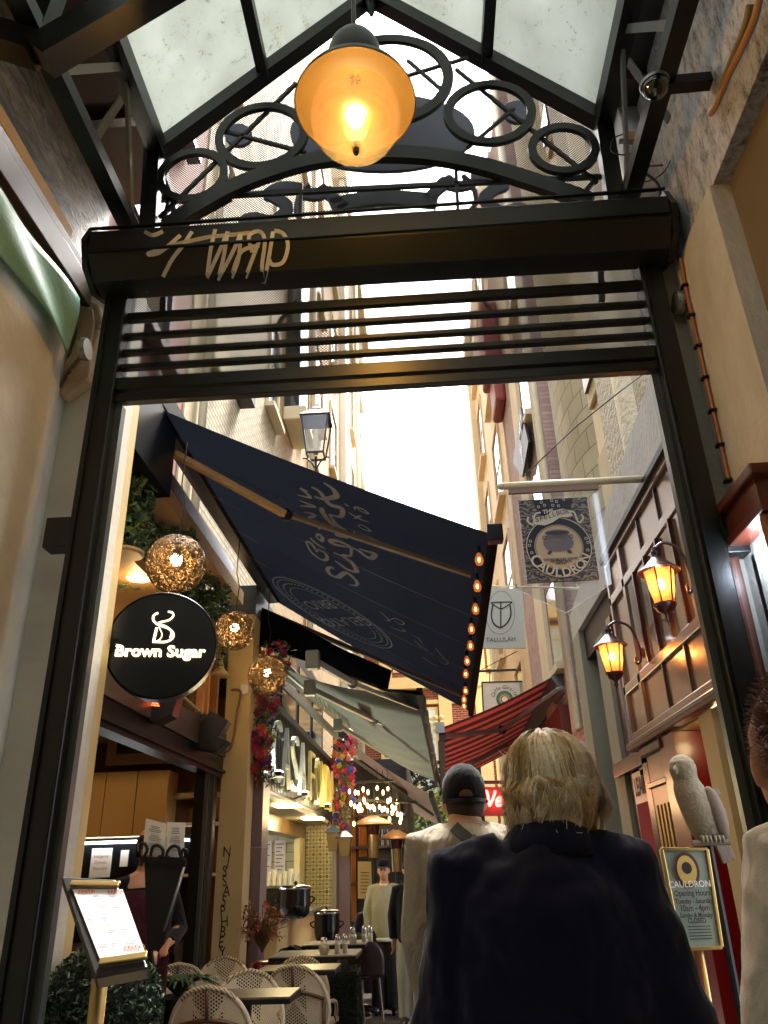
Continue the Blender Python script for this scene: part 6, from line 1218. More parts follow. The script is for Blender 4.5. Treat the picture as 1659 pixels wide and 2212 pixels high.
def make_chair():
    t = thing('bistro_chair', 'x', 'chair')
    def f(u, v):
        z = .42+.46*v; return shellpt((u-.5)*2*max(.004, halfw(v)), z)
    mb = MB(); mb.grid(f, 24, 24); 
    for i, p in enumerate(mb.v): mb.uv[i] = (.5+p.x/.56, (p.z-.42)/.46)
    mb.build('backrest', wk, t, smooth=True, solid=.012)
    pts = [shellpt(-halfw(v/20), .42+.46*v/20) for v in range(21)]; pts = pts[:-1]+[shellpt(-halfw(1), .88)]+[V((-p.x, p.y, p.z)) for p in pts[:-1][::-1]]
    MB().tube(pts, .016, 8).build('rim', rim, t, smooth=True)
    tp_ = [p for p in pts if p.z > .8]; MB().tube(tp_, .0168, 8).build('rim_weave', wrap, t, smooth=True)
    arc = [shellpt(x, .70-.9*x*x)+V((0, -.02, 0)) for x in [(-.24+.48*k/16) for k in range(17)]]; MB().tube(arc, .013, 8).build('back_hoop', bam, t, smooth=True)
    MB().tube([shellpt(0, .70)+V((0, -.02, 0)), shellpt(0, .86)+V((0, -.02, 0))], .011, 8).build('back_splat', bam, t, smooth=True)
    for s2 in (-1, 1):
        MB().tube([shellpt(s2*.235, .63)+V((0, -.02, 0)), V((s2*.225, -.2, .42)), V((s2*.24, -.25, 0))], .015, 8).build('leg', bam, t, smooth=True); MB().tube([V((s2*.2, .18, .44)), V((s2*.215, .2, 0))], .015, 8).build('leg', bam, t, smooth=True)
        MB().tube(smooth_path([V((s2*.235, -.19, .62)), V((s2*.27, -.02, .60)), V((s2*.22, .16, .45))], 5), .016, 8).build('arm', wrap, t, smooth=True)
        MB().tube([V((s2*.232, -.23, .18)), V((s2*.21, .19, .18))], .009, 6).build('stretcher', bam, t)
    mb = MB(); mb.grid(lambda u, v: V(((u-.5)*.46*(1-.12*(1-v)), -.2+.42*v, .455+.0*u)), 12, 12); mb.build('seat', wk, t, smooth=True, solid=.03)
    MB().tube([V((.23*math.cos(a*.3142)*(1 if math.sin(a*.3142) > 0 else .92), .01+.21*math.sin(a*.3142), .45)) for a in range(20)], .018, 8, closed=True).build('seat_rim', wrap, t, smooth=True)
    return t
proto = make_chair(); first = True
def put(px, py, rz, label, z=.88, proto_=None, group='woven bistro chairs', dx=0):
    global first
    p = A(px, py, Z=z); p.z = 0
    o = proto if first else copy_tree(proto); first = False
    r = V((.30*math.sin(rz)*-1*-1, -.30*math.cos(rz), 0)); r = Matrix.Rotation(rz, 3, 'Z') @ V((0, -.30, 0))
    o.location = V((p.x, p.y, gz(p.y)))-r; o.rotation_euler = (0, 0, rz); o['label'] = label; o['category'] = 'chair'; o['group'] = group; return o
put(450, 2112, R_(-4), 'nearest woven bistro chair, back turned to the viewer, at the bottom edge')
put(342, 2074, R_(172), 'bistro chair facing the viewer, half hidden behind the menu lectern')
put(388, 2057, R_(12), 'shaded bistro chair with its back to the viewer, in front of the cafe pier')
put(490, 2040, R_(176), 'bistro chair facing the viewer, farthest back beside the cafe pier')
put(542, 2073, R_(182), 'large bistro chair facing the viewer behind the nearest table')
put(633, 2061, R_(-8), 'bistro chair turned away from the viewer beside the dark green planter')
put(652, 2040, R_(174), 'bistro chair with shiny rim facing the viewer beside the glass cheese jar')
put(165, 2208, R_(8), 'bistro chair of which only the rim shows in the bottom left corner')
def table(x0, x1, y0, y1, label, z=.75, mt=None, base=True):
    t = thing('cafe_table', label, 'table', ((x0+x1)/2, (y0+y1)/2, gz(y0)), group='square cafe tables'); cx_, cy_ = (x0+x1)/2, (y0+y1)/2
    MB().box(x0, x1, y0, y1, z-.035, z).build('table_top', mt or mat('table top %s' % label[:9], H('6a5c48'), .3, 0, .1, 2, 0), t, bevel=.004); MB().box(x0-.003, x1+.003, y0-.003, y1+.003, z-.04, z-.012).build('edge_band', M['iron'], t)
    if base:
        MB().tube([(cx_, cy_, z-.03), (cx_, cy_, .03+gz(y0))], .03, 10).build('pedestal', M['iron'], t)
        for a in range(4): MB().bar((cx_, cy_, gz(y0)+.05), (cx_+.24*math.cos(a*1.57+.78), cy_+.24*math.sin(a*1.57+.78), gz(y0)+.015), .04, .02).build('foot', M['iron'], t)
    return t
table(-1.6, -.97, 5.62, 6.05, 'nearest dark wooden cafe table between two bistro chairs')
table(-2.75, -2.15, 5.9, 6.35, 'dark cafe table half hidden behind the menu lectern')
table(-1.5, -.86, 7.05, 7.5, 'cafe table with bright edge between the bistro chairs near the planter')
table(-1.62, -.80, 8.2, 8.8, 'pale topped cafe table holding the cheese jar and shakers', mt=mat('pale table top', H('b9b2a2'), .2, 0, .05, 3, 0))
table(-1.5, -.82, 9.4, 9.9, 'farther pale topped cafe table with glass shakers', mt=bpy.data.materials['pale table top'])
gpn = thing('hedge_planter', 'tall dark green artificial hedge planter block beside the cafe tables', 'planter', (-.92, 7.9, 0))
MB().box(-1.09, -.75, 7.75, 8.15, -.1, .66).build('core', mat('dark green core', H('0d130e'), .8), gpn)
def pf_():
    f = random.randrange(4); a, b2 = random.random(), random.random()
    if f == 0: return V((-1.09+.34*a, 7.745, .68*b2-.05))
    if f == 1: return V((-.745, 7.75+.4*a, .68*b2-.05))
    if f == 2: return V((-1.09+.34*a, 7.75+.4*b2, .67))
    return V((-1.09+.34*a, 7.745, .68*b2-.05))
leaves(MB(), pf_, 6000, .008, .016, 1).build('leaves', mat('hedge leaf', H('17261a'), .5, 0, .5, 15, 0), gpn)
# shakers and jars
gls_ = clearglass('jar glass', (.92, .93, .9), .3, .08); chs = mat('grated cheese', H('d8cda0'), .8, 0, .1, 60, .3, 150); chrome = mat('chrome lid', H('c8c8c6'), .15, .9, .05, 5, 0)
def jar(px, py, Y, r, h, label, round_=False, zt=.75):
    x = A(px, py, Y=Y).x; c = V((x, Y, zt)); t = thing('condiment_jar' if round_ else 'glass_shaker', label, 'jar' if round_ else 'shaker', c)
    pr = [(r*.75, 0), (r, h*.25), (r*1.05, h*.5), (r*.6, h*.8), (r*.55, h)] if round_ else [(r, 0), (r*.85, h*.5), (r, h*.9)]
    MB().lathe(pr, c, n=14).build('glass', gls_, t, smooth=True); MB().lathe([(0, .004), (r*.7, .004), (r*.85, h*.3), (r*.8, h*.6), (0, h*.6)], c, n=12).build('filling', chs, t, smooth=True)
    MB().lathe([(0, h*1.16), (r*.5, h*1.14), (r*.8 if not round_ else r*.6, h*.98), (r*.8 if not round_ else r*.6, h*.9)], c, n=12).build('lid', chrome, t, smooth=True)
jar(700, 2040, 8.3, .055, .12, 'round glass cheese jar on the nearer pale table', True); jar(729, 2040, 8.3, .03, .14, 'left glass shaker beside the cheese jar on the nearer pale table'); jar(745, 2040, 8.35, .03, .14, 'right glass shaker beside the cheese jar on the nearer pale table')
jar(762, 2035, 9.5, .05, .13, 'round glass jar on the farther pale table', True); jar(787, 2030, 9.5, .03, .14, 'left glass shaker on the farther pale table', False); jar(800, 2030, 9.55, .03, .14, 'right glass shaker on the farther pale table')
# dark chairs
dk = thing('dark_chair', 'x', 'chair'); dm = mat('dark brown chair', H('2a1c18'), .35, 0, .2, 8, .1)
mb = MB(); mb.grid(lambda u, v: V(((u-.5)*2*.23*math.sqrt(max(0.0, 1-max(0, (v-.35)/.65)**2.3)), -.2-.06*v+.9*((u-.5)*.46)**2, .45+.4*v)), 14, 12, False); mb.build('backrest', dm, dk, smooth=True, solid=.02)
MB().lathe([(0, .47), (.21, .47), (.22, .45), (.2, .43), (0, .43)], (0, 0, 0), n=20).build('seat', dm, dk)
for sx in (-1, 1):
    for sy in (-1, 1): MB().tube([(sx*.16, sy*.15, .44), (sx*.2, sy*.2, 0)], .013, 6).build('leg', bam, dk)
for k, (x, y, rz, lb_) in enumerate(((608, 2026, 170, 'dark rounded chair back just right of the red urn'), (640, 2024, 200, 'second dark rounded chair right of the red urn'), (681, 2014, 175, 'dark rounded chair behind the nearer cheese jar'), (744, 2004, 190, 'dark rounded chair left of the flower vase on the far tables'), (786, 2002, 5, 'dark maroon chair nearest the man in the pale jumper'))):
    p = A(x, y, Z=.83); o = dk if k == 0 else copy_tree(dk); o.location = (p.x, p.y+.15, gz(p.y)); o.rotation_euler = (0, 0, R_(rz)); o['label'] = lb_; o['group'] = 'dark rounded cafe chairs'
# soup kettles, pastry case
kb = mat('black enamel kettle', H('120f14'), .15, 0, .2, 5, 0, coat=.8)
for k, (x, y, Y, r, zb_, lb_) in enumerate(((637, 1988, 10.9, .2, .93, 'larger black soup kettle on the tiled counter'), (706, 2022, 11.4, .17, .62, 'smaller black soup kettle on the low stand right of the counter'))):
    cx_ = A(x, y, Y=Y).x; t = thing('soup_kettle', lb_, 'kettle', (cx_, Y, zb_), group='black soup kettles')
    MB().lathe([(.1, 0), (.14, .02), (r*.9, .06), (r, .16), (r*.97, .3), (r*1.02, .33), (r*1.02, .36), (r*.9, .38), (0, .39)], (cx_, Y, zb_), n=28).build('pot', kb, t, smooth=True); MB().lathe([(r*1.03, .335), (r*1.05, .345), (r*1.03, .355)], (cx_, Y, zb_), n=28).build('rim', chrome, t)
    MB().ball((cx_, Y, zb_+.41), .025, 10, 6).build('lid_knob', kb, t); MB().tube(smooth_path([(cx_-r, Y, zb_+.25), (cx_-r-.05, Y, zb_+.22), (cx_-r, Y, zb_+.17)], 5), .01, 6).build('handle', kb, t); MB().tube(smooth_path([(cx_+r, Y, zb_+.25), (cx_+r+.05, Y, zb_+.22), (cx_+r, Y, zb_+.17)], 5), .01, 6).build('handle', kb, t)
lsd = thing('low_stand', 'low dark stand carrying the smaller soup kettle', 'stand', (A(706, 2022, Y=11.4).x, 11.4, -.15)); cx_ = A(706, 2022, Y=11.4).x; MB().box(cx_-.22, cx_+.22, 11.2, 11.6, .58, .62).build('top', M['darkwood'], lsd)
for sx in (-1, 1):
    for sy in (-1, 1): MB().box(cx_+sx*.2-.02, cx_+sx*.2+.02, 11.4+sy*.18-.02, 11.4+sy*.18+.02, -.17, .58).build('leg', M['darkwood'], lsd)
pcs = thing('pastry_case', 'glass fronted counter case with pale cups stacked on top', 'display case', (-2.4, 11.6, .93)); x0, x1 = A(552, 1930, Y=11.2).x, A(630, 1930, Y=11.2).x
MB().box(x0, x1, 11.2, 11.9, .93, 1.28).build('case', mat('dark display interior', H('2a2a26'), .2, 0, .3, 6, 0), pcs); MB().box(x0-.01, x1+.01, 11.18, 11.92, 1.28, 1.31).build('top', M['steel'], pcs)
for k in range(6): MB().ball((x0+.1+k*(x1-x0-.2)/5, 11.3, 1.0), .05, 8, 5, (1.2, 1, .7)).build('pastry', mat('pastry %d' % k, H('b58a4a'), .7), pcs)
cupm = mat('white paper cup', H('e2dcc8'), .5)
for k in range(7):
    cxx = x0+.06+k*.075; t = thing('paper_cups', 'pale paper cups stacked on the pastry case, number %s from the left' % ('one','two','three','four','five','six','seven')[k], 'cups', (cxx, 11.35, 1.31), group='cup stacks on the pastry case')
    MB().lathe([(.025, 0), (.035, .1), (.037, .1), (.036, .12), (.038, .125), (.038, .14+.03*(k % 3)), (.0, .14+.03*(k % 3))], (cxx, 11.35, 1.31), n=12).build('stack', cupm, t)
# ================================================================ DARK PUB FRONT AT THE BEND
pb = thing('pub_building', 'dark timber pub front facing up the lane with amber curtains and bottle shelves', 'building', (-1.5, 17, 0))
dw = mat('near black pub timber', H('1b1512'), .45, 0, .3, 4, .1); cur = mat('amber curtain', H('b06a24'), .7, 0, .25, 3, 0, vec=(20, 1, 1))
MB().box(-4, -.55, 17.0, 22, -.4, 3.6).build('wall', dw, pb)
for (xa, xb, za, zb2) in ((752, 768, 1720, 1990), (774, 792, 1712, 1850)):
    a, b2 = A(xa, 1800, Y=16.9).x, A(xb, 1800, Y=16.9).x; zt2, zb3 = A(800, za, Y=16.9).z, A(800, zb2, Y=16.9).z
    MB().grid(lambda u, v: V((a+(b2-a)*u, 16.93+.02*math.sin(u*25), zb3+(zt2-zb3)*v)), 20, 2, False).build('curtain', cur, pb, smooth=True)
for z in (1.86, 2.45, 1.2): MB().box(-1.95, -.6, 16.7, 17.0, z, z+.05).build('shelf', M['darkwood'], pb)
bm_ = [mat('bottle glass %d' % k, c_, .1, 0, .1, 5, 0) for k, c_ in enumerate((H('1f3a24'), H('4a2a14'), H('8a6a3a'), H('9aa0a0')))]
bot = MB().lathe([(.035, 0), (.037, .02), (.037, .18), (.014, .23), (.013, .3), (0, .3)], (0, 0, 0), n=10)
for k in range(26):
    x = -1.3+random.uniform(0, .68); z = 1.91 if k % 2 else 2.5; mb = MB(); mb.lathe([(.035, 0), (.037, .02), (.037, .18), (.014, .23), (.013, .3), (0, .3)], (-1.35+.055*(k//2), 16.8, z), n=8)
    tag(mb.build('bottle', bm_[k % 4]), 'small dark bottle lined up on the pub shelves', 'bottle', 'bottles on the pub shelves')
for k, (x, y, w_, h_, c_) in enumerate(((738, 1890, 18, 106, H('b5706a')), (788, 1901, 30, 80, H('b79a5c')))):
    Yp = 15.4 if k == 0 else 16.6; q4 = [A(x+sx*w_/2, y+sy*h_/2, Y=Yp) for sx, sy in ((-1, -1), (-1, 1), (1, 1), (1, -1))]
    t = thing('menu_poster', ['narrow pink patterned banner right of the tiled pier', 'menu board coloured lamplit yellow beside the man in the pale jumper'][k], 'poster', q4[1]); MB().poly(q4, (0, .03, 0)).build('sheet', mat('poster paper %d' % k, c_, .6, 0, .35 if k == 0 else .15, 14, 0), t); tl = MB()  # the menu board's lamplight is put into its yellow sheet colour
    for r in range(7 if k else 5): tl.ribbon([q4[0].lerp(q4[1], .3+r*.09).lerp(q4[3].lerp(q4[2], .3+r*.09), .2)+V((0, -.01, 0)), q4[0].lerp(q4[1], .3+r*.09).lerp(q4[3].lerp(q4[2], .3+r*.09), .8)+V((0, -.01, 0))], .012 if k else .03, (0, -1, 0))
    tl.build('text_lines', sgi, t)
pil2 = thing('grey_pilaster', 'weathered mauve grey pilaster under the bright flower garland', 'pillar', (-1.6, 15.2, 0)); MB().box(-1.78, -1.58, 15.2, 15.5, -.3, 3.3).build('shaft', bpy.data.materials['mauve granite'], pil2)
# hanging bulbs
ch_ = thing('bulb_chandelier', 'cluster of small warm bulbs hanging on bars under the brown awning', 'chandelier', A(815, 1720, Y=14))
bl = [(480,215),(365,260),(408,265),(550,255),(682,195),(838,205),(768,260),(280,245),(270,335),(490,365),(682,365),(840,385),(872,365),(968,400),(302,420),(355,460),(395,475),(432,445),(430,515),(460,510),(542,450),(577,475),(620,470),(643,500),(716,470),(755,505),(788,495),(833,522),(900,470),(918,515),(948,485),(900,552),(978,575),(1030,585),(1030,635),(1015,690),(862,650),(345,715),(500,395),(412,515)]
eb_ = emis('small warm bulb', (1, .62, .26), .7)
for k, (zx, zy) in enumerate(bl):
    x, y = Zm(zx, zy, 1300, 3050, 3.687); c = A(x, y, Y=13.2+2.4*((k*37) % 11)/11); MB().ball(c, .023, 8, 6, (1, 1, 1.9)).build('bulb', eb_, ch_, smooth=True); MB().tube([c+V((0, 0, .05)), c+V((0, 0, .35))], .006, 4).build('flex', M['rubber'], ch_)
for (xa, ya, xb, yb) in ((768,1750,900,1755), (765,1712,850,1708)): MB().bar(A(xa, ya-22, Y=14.2), A(xb, yb-22, Y=14.2), .04, .04).build('bar', M['iron'], ch_)
for c in (A(790, 1730, Y=13.8), A(850, 1740, Y=14.6)): plight('bulb_light', c, 3, (1, .68, .34), .3, ch_)
for k, (x, y, Y, r) in enumerate(((805, 1772, 14.8, .36), (855, 1803, 15.4, .31))):
    c = A(x, y, Y=Y); t = thing('mushroom_heater', ['nearer patio heater with wide domed reflector under the bulbs', 'farther smaller patio heater right of the domed one'][k], 'heater', c)
    MB().lathe([(r, -.08), (r*.85, -.03), (r*.5, .03), (.08, .07), (0, .08)], c, n=28).build('reflector', mat('beige reflector %d' % k, H('b08a62'), .35, .3), t, smooth=True, solid=.01); MB().lathe([(.13, -.09), (.11, -.22), (.1, -.24)], c, n=16).build('collar', M['maroon'], t, smooth=True); MB().lathe([(.1, -.24), (.09, -.62), (0, -.62)], c, n=16).build('burner', mat('brassy burner %d' % k, H('7a6848'), .25, .5), t); MB().tube([c+V((0, 0, -.6)), V((c.x, c.y, -.3))], .04, 10).build('post', M['iron'], t)
for k, (x, y) in enumerate(((720, 1812), (745, 1822))):
    c = A(x, y, Y=14.3); t = thing('hanging_lantern', ['left small dark lantern hanging beside the amber curtain', 'right small dark lantern with bright roof edge near the amber curtain'][k], 'lantern', c); frustum(MB(), c, .07, .11, -.2, .1).build('glass', mat('smoky lantern glass %d' % k, H('6a5a3c'), .2), t); frustum(MB(), c, .15, .03, .1, .2).build('roof', M['steel'] if k else M['iron'], t); MB().tube([c+V((.09*math.cos(a*.4), 0, .2+.13*math.sin(a*.4))) for a in range(9)], .01, 5).build('handle', M['iron'], t)
# far iron arch
fa_ = thing('leafy_iron_arch', 'black wrought iron arch with many bright leaf shaped gaps at the bend of the lane', 'arch', A(915, 1700, Y=23.5)); YF = 23.5
FA = lambda x, y: A(x, y, Y=YF)
for r_ in (60, 82, 100): MB().tube([FA(955-r_*1.15*math.cos(a), 1770-r_*1.25*math.sin(a)) for a in [k*.1 for k in range(17)]], .05, 6).build('arch_bar', M['iron'], fa_)
lf = MB()
for k in range(110):
    a = random.uniform(.2, 1.6); r_ = random.uniform(62, 100); p = FA(955-r_*1.15*math.cos(a), 1770-r_*1.25*math.sin(a)); rr = random.uniform(.04, .08); th_ = random.uniform(0, 3); lf.tube([p+V((rr*math.cos(t_*.7)*math.cos(th_)-rr*.5*math.sin(t_*.7)*math.sin(th_), 0, rr*math.cos(t_*.7)*math.sin(th_)+rr*.5*math.sin(t_*.7)*math.cos(th_))) for t_ in range(9)], .02, 4)
lf.build('leaf_scrolls', M['iron'], fa_)
MB().box(FA(872, 1700).x, FA(884, 1700).x, YF, YF+.1, -.4, FA(878, 1660).z).build('upright', M['iron'], fa_); MB().box(FA(1030, 1700).x, FA(1042, 1700).x, YF, YF+.1, -.4, FA(878, 1660).z).build('upright', M['iron'], fa_)
for pth in ([(870,1650),(885,1665),(905,1655),(915,1640),(905,1632)], [(875,1640),(890,1648),(900,1640)], [(950,1600),(953,1650),(956,1700)]): MB().tube(smooth_path([FA(*p) for p in pth], 5), .06, 6).build('scroll', M['iron'], fa_)
gmt = [mat('street tree leaf %d' % k, c_, .5, 0, .4, 3, 0) for k, c_ in enumerate((H('5f7a34'), H('7c9440')))]
tr_ = thing('street_tree', 'pale green street tree glimpsed beyond the iron arch', 'tree', (.0, 26.4, -.34)); leaves(MB(), lambda: V((.0+random.gauss(0, .7), 26.4+random.gauss(0, .3), 2.6+random.gauss(0, .8))), 1500, .08, .16, 2).build('crown', gmt, tr_); MB().tube([(.0, 26.4, -.4), (.05, 26.4, 1.2), (0, 26.4, 2.6)], [.12, .09, .04], 8).build('trunk', M['darkwood'], tr_)
# ================================================================ PEOPLE
def rings(mb, rows, fr, n=28, sq=2.0):
    """rows: (z, rx, ry, cx, cy) in the person's frame; fr maps local to world"""
    vs = []
    for z, rx, ry, cx_, cy_ in rows:
        for k in range(n):
            a = 2*math.pi*k/n; c_, s_ = math.cos(a), math.sin(a); e = 2/sq
            vs.append(fr(V((cx_+rx*math.copysign(abs(c_)**e, c_), cy_+ry*math.copysign(abs(s_)**e, s_), z))))
    m_ = len(rows); mb.add(vs, [(i*n+k, i*n+(k+1) % n, (i+1)*n+(k+1) % n, (i+1)*n+k) for i in range(m_-1) for k in range(n)]+[tuple(range(n-1, -1, -1)), tuple((m_-1)*n+k for k in range(n))]); return mb
def frame(loc, rz): Mx = Matrix.Translation(V(loc)) @ Matrix.Rotation(rz, 4, 'Z'); return lambda p: Mx @ V(p)
def hand(mb, fr, w_, dirv, side, k_=1.0):
    """w_ wrist, dirv pointing down the hand (local frame), side=+1 right hand (thumb forward)"""
    w_ = V(w_); d = V(dirv).normalized(); f = V((0, 1, 0)); f = (f-d*f.dot(d)).normalized(); s_ = d.cross(f)
    mb.tube([fr(w_), fr(w_+d*.03*k_), fr(w_+d*.075*k_), fr(w_+d*.10*k_)], [(.024*k_, .02*k_), (.032*k_, .018*k_), (.038*k_, .017*k_), (.034*k_, .014*k_)], 12)
    for i, (o, L_) in enumerate(((.03, .07), (.010, .08), (-.010, .074), (-.03, .058))):
        b_ = w_+d*.095*k_+f*o*k_; cur = -s_*side*0.0
        mb.tube([fr(b_), fr(b_+d*L_*.45*k_+s_*.006*side), fr(b_+d*L_*.8*k_+s_*.02*side), fr(b_+d*L_*k_+s_*.036*side)], [.0095*k_, .009*k_, .008*k_, .006*k_], 8)
    b_ = w_+d*.035*k_+f*.026*k_; mb.tube([fr(b_), fr(b_+f*.025*k_+d*.02*k_), fr(b_+f*.035*k_+d*.05*k_), fr(b_+f*.034*k_+d*.07*k_)], [.012*k_, .011*k_, .010*k_, .007*k_], 8)
def body(t, fr, Hh, sk, arms, head=(0, 0), hz=0, hip_dy=0, vox=.011, seated=False, k=1.0):
    s = Hh/1.75; mb = MB(); hx_, hy_ = head
    rings(mb, [(.86*s, .15*s, .11*s, 0, hip_dy), (.95*s, .165*s, .115*s, 0, hip_dy), (1.08*s, .135*s, .10*s, 0, 0), (1.25*s, .155*s, .11*s, 0, 0), (1.38*s, .165*s, .105*s, 0, -.01), (1.44*s, .13*s, .085*s, 0, -.015), (1.475*s, .065*s, .06*s, hx_*.3, -.01), (1.52*s, .054*s, .056*s, hx_*.6, .0+hy_*.5), (1.58*s+hz, .055*s, .058*s, hx_, .01+hy_)], fr)
    hc = V((hx_, .025*s+hy_, 1.635*s+hz))
    rings(mb, [(hc.z-.115*s, .03*s, .04*s, hx_, hy_+.045*s), (hc.z-.09*s, .05*s, .065*s, hx_, hy_+.035*s), (hc.z-.05*s, .064*s, .082*s, hx_, hy_+.025*s), (hc.z, .073*s, .092*s, hx_, hy_+.018*s), (hc.z+.05*s, .073*s, .094*s, hx_, hy_+.012*s), (hc.z+.085*s, .058*s, .078*s, hx_, hy_+.01*s), (hc.z+.108*s, .03*s, .045*s, hx_, hy_+.01*s), (hc.z+.115*s, .008*s, .01*s, hx_, hy_+.01*s)], fr)
    mb.tube([fr(hc+V((0, .085, .01))*s), fr(hc+V((0, .108, -.028))*s), fr(hc+V((0, .09, -.04))*s)], [.008*s, .014*s, .01*s], 8)
    mb.ball(fr(hc+V((0, .082, -.062))*s), .02*s, 8, 6, (1.2, .5, .45))
    for sd in (-1, 1):
        mb.ball(fr(hc+V((sd*.076, -.0, -.012))*s), .03*s, 10, 8, (.35, .7, 1.1)); mb.ball(fr(hc+V((sd*.03, .078, .004))*s), .014*s, 8, 6)
        if not seated:
            mb.tube([fr((sd*.085*s, hip_dy, .92*s)), fr((sd*.09*s, hip_dy+.01, .72*s)), fr((sd*.095*s, .015, .50*s)), fr((sd*.10*s, -.01, .34*s)), fr((sd*.10*s, -.02, .09*s))], [.085*s, .08*s, .055*s, .054*s, .036*s], 14)
            mb.tube([fr((sd*.10*s, -.05, .05*s)), fr((sd*.105*s, .05, .05*s)), fr((sd*.115*s, .15, .025*s))], [(.035, .04), (.04, .035), (.03, .02)], 10)
        else:
            mb.tube([fr((sd*.085*s, 0, .92*s)), fr((sd*.1*s, .40, .93*s)), fr((sd*.1*s, .42, .88*s)), fr((sd*.1*s, .42, .5*s))], [.085*s, .06*s, .055*s, .036*s], 14)
    for sd, P in arms.items():
        sh_ = V((sd*.175*s, -.01, 1.40*s)); el_, wr_ = V(P[0])*s, V(P[1])*s
        mb.tube([fr((sd*.09*s, -.01, 1.385*s)), fr(sh_-V((0, 0, .01))), fr(sh_.lerp(el_, .5)), fr(el_), fr(el_.lerp(wr_, .35)), fr(wr_)], [.04*s, .052*s, .046*s, .037*s, .038*s, .025*s], 12)
        hand(mb, fr, wr_, (wr_-el_), sd, s)
    b_ = mb.build('body', sk, t, smooth=True, remesh=vox, sm=2)
    return b_, hc
def sleeve(mb, fr, s, sd, P, r, cuff=1.0):
    sh_ = V((sd*.165*s, -.01, 1.41*s)); el_, wr_ = V(P[0])*s, V(P[1])*s; e2 = el_.lerp(wr_, cuff)
    mb.tube([fr(V((sd*.08*s, -.01, 1.43*s))), fr(sh_), fr(sh_.lerp(el_, .5)), fr(el_), fr(el_.lerp(e2, .5)), fr(e2)], [r*.8, r*1.05, r*1.02, r*.98, r*.85, r*.72], 16); return mb
def fabric(name, c, scale=5, bump=.5, tr=.95):
    q = NT(name); n1 = q.noise(scale, 3, .5, q.scaled(1, 1, .45), 1.2); q.setc(q.mix(q.noise(60, 2), dim(c, .85), dim(c, 1.15))); q.b.inputs['Roughness'].default_value = tr; q.b.inputs['Specular IOR Level'].default_value = .2
    q.b.inputs['Sheen Weight'].default_value = .15; b1 = q.n('Bump'); b1.inputs['Strength'].default_value = bump; b1.inputs['Distance'].default_value = .05; q.l(n1, b1.inputs['Height'])
    b2 = q.n('Bump'); b2.inputs['Strength'].default_value = .3; b2.inputs['Distance'].default_value = .002; q.l(q.noise(350, 2), b2.inputs['Height']); q.l(b1.outputs[0], b2.inputs['Normal']); q.l(b2.outputs[0], q.b.inputs['Normal']); return q.m
def trousers(t, fr, s, m_, r=1.35, zc=.06, hip_dy=0):
    mb = MB(); rings(mb, [(.84*s, .16*s, .125*s, 0, hip_dy), (.92*s, .178*s, .13*s, 0, hip_dy), (1.02*s, .16*s, .118*s, 0, 0)], fr)
    for sd in (-1, 1): mb.tube([fr((sd*.085*s, hip_dy, .93*s)), fr((sd*.092*s, hip_dy, .72*s)), fr((sd*.098*s, .01, .48*s)), fr((sd*.102*s, -.01, .28*s)), fr((sd*.104*s, -.01, zc))], [.098*s, .075*r*s, .064*r*s, .06*r*s, .058*r*s], 16)
    return mb.build('trousers', m_, t, smooth=True, remesh=.012, sm=3)
def shoes(t, fr, s, m_):
    for sd in (-1, 1): MB().tube([fr((sd*.10*s, -.07, .045)), fr((sd*.10*s, -.02, .055)), fr((sd*.106*s, .08, .045)), fr((sd*.115*s, .17, .03)), fr((sd*.118*s, .20, .025))], [(.03, .035), (.042, .045), (.046, .042), (.04, .03), (.02, .02)], 12).build('shoe', m_, t, smooth=True, remesh=.008, sm=2)
def hairstrands(mb, fr, hc, s, n, rootf, pathf, w_=.004, clump=False):
    mb.col = mb.col or []
    for k in range(n):
        P, N = pathf(k); c_ = random.random(); b = len(mb.v); mb.ribbon([fr(p) for p in P], [w_*(1-.6*(i/(len(P)-1))) for i in range(len(P))], (fr(N)-fr(V((0, 0, 0))))); mb.col += [c_ if not clump else min(1, max(0, CLP[k % 170]['c']*.85+c_*.25))]*(len(mb.v)-b)
def hairmat(name, stops, rough=.45):
    q = NT(name); at = q.n('Attribute'); at.attribute_name = 'rnd'; q.setc(q.ramp(at.outputs['Fac'], stops)); q.b.inputs['Roughness'].default_value = rough; q.b.inputs['Specular IOR Level'].default_value = .6; return q.m
# ---- woman with blonde hair
WL = A(1240, 2000, Y=1.92)-V((.06, 0, 0)); wz = thing('person', 'person with shaggy blonde hair in a dark navy coat, closest in the lane', 'person', (WL.x, 1.92, 0)); fr = frame((WL.x, 1.92, 0), R_(-4)); s = 1.785/1.75
armsW = {1: ((.235, .0, 1.12), (.235, .10, .88)), -1: ((-.225, .0, 1.12), (-.225, .10, .88))}
body(wz, fr, 1.74, M['skin'], armsW, head=(.035, .02))
trousers(wz, fr, s, fabric('black trousers', H('121214')), 1.2); shoes(wz, fr, s, M['rubber'])
ct = MB(); rings(ct, [(.52*s, .27, .19, 0, 0), (.75*s, .26, .185, 0, 0), (1.0*s, .235, .17, 0, 0), (1.15*s, .225, .16, 0, 0), (1.28*s, .225, .155, 0, -.01), (1.36*s, .205, .14, 0, -.015), (1.415*s, .165, .12, 0, -.015), (1.455*s, .118, .098, .015, -.01), (1.48*s, .09, .085, .02, -.005)], fr)
for sd in (1, -1): sleeve(ct, fr, s, sd, armsW[sd], .083)
navm = fabric('navy wool coat cloth', H('15182f'), 4, 1.0)
ct.build('coat', navm, wz, smooth=True, remesh=.011, sm=3, disp=.045, dsz=.11)
cl = MB(); rings(cl, [(1.44*s, .118, .105, .02, -.012), (1.48*s, .10, .095, .025, -.012), (1.505*s, .085, .085, .03, -.005), (1.51*s, .075, .075, .03, 0)], fr); cl.build('collar', navm, wz, smooth=True)
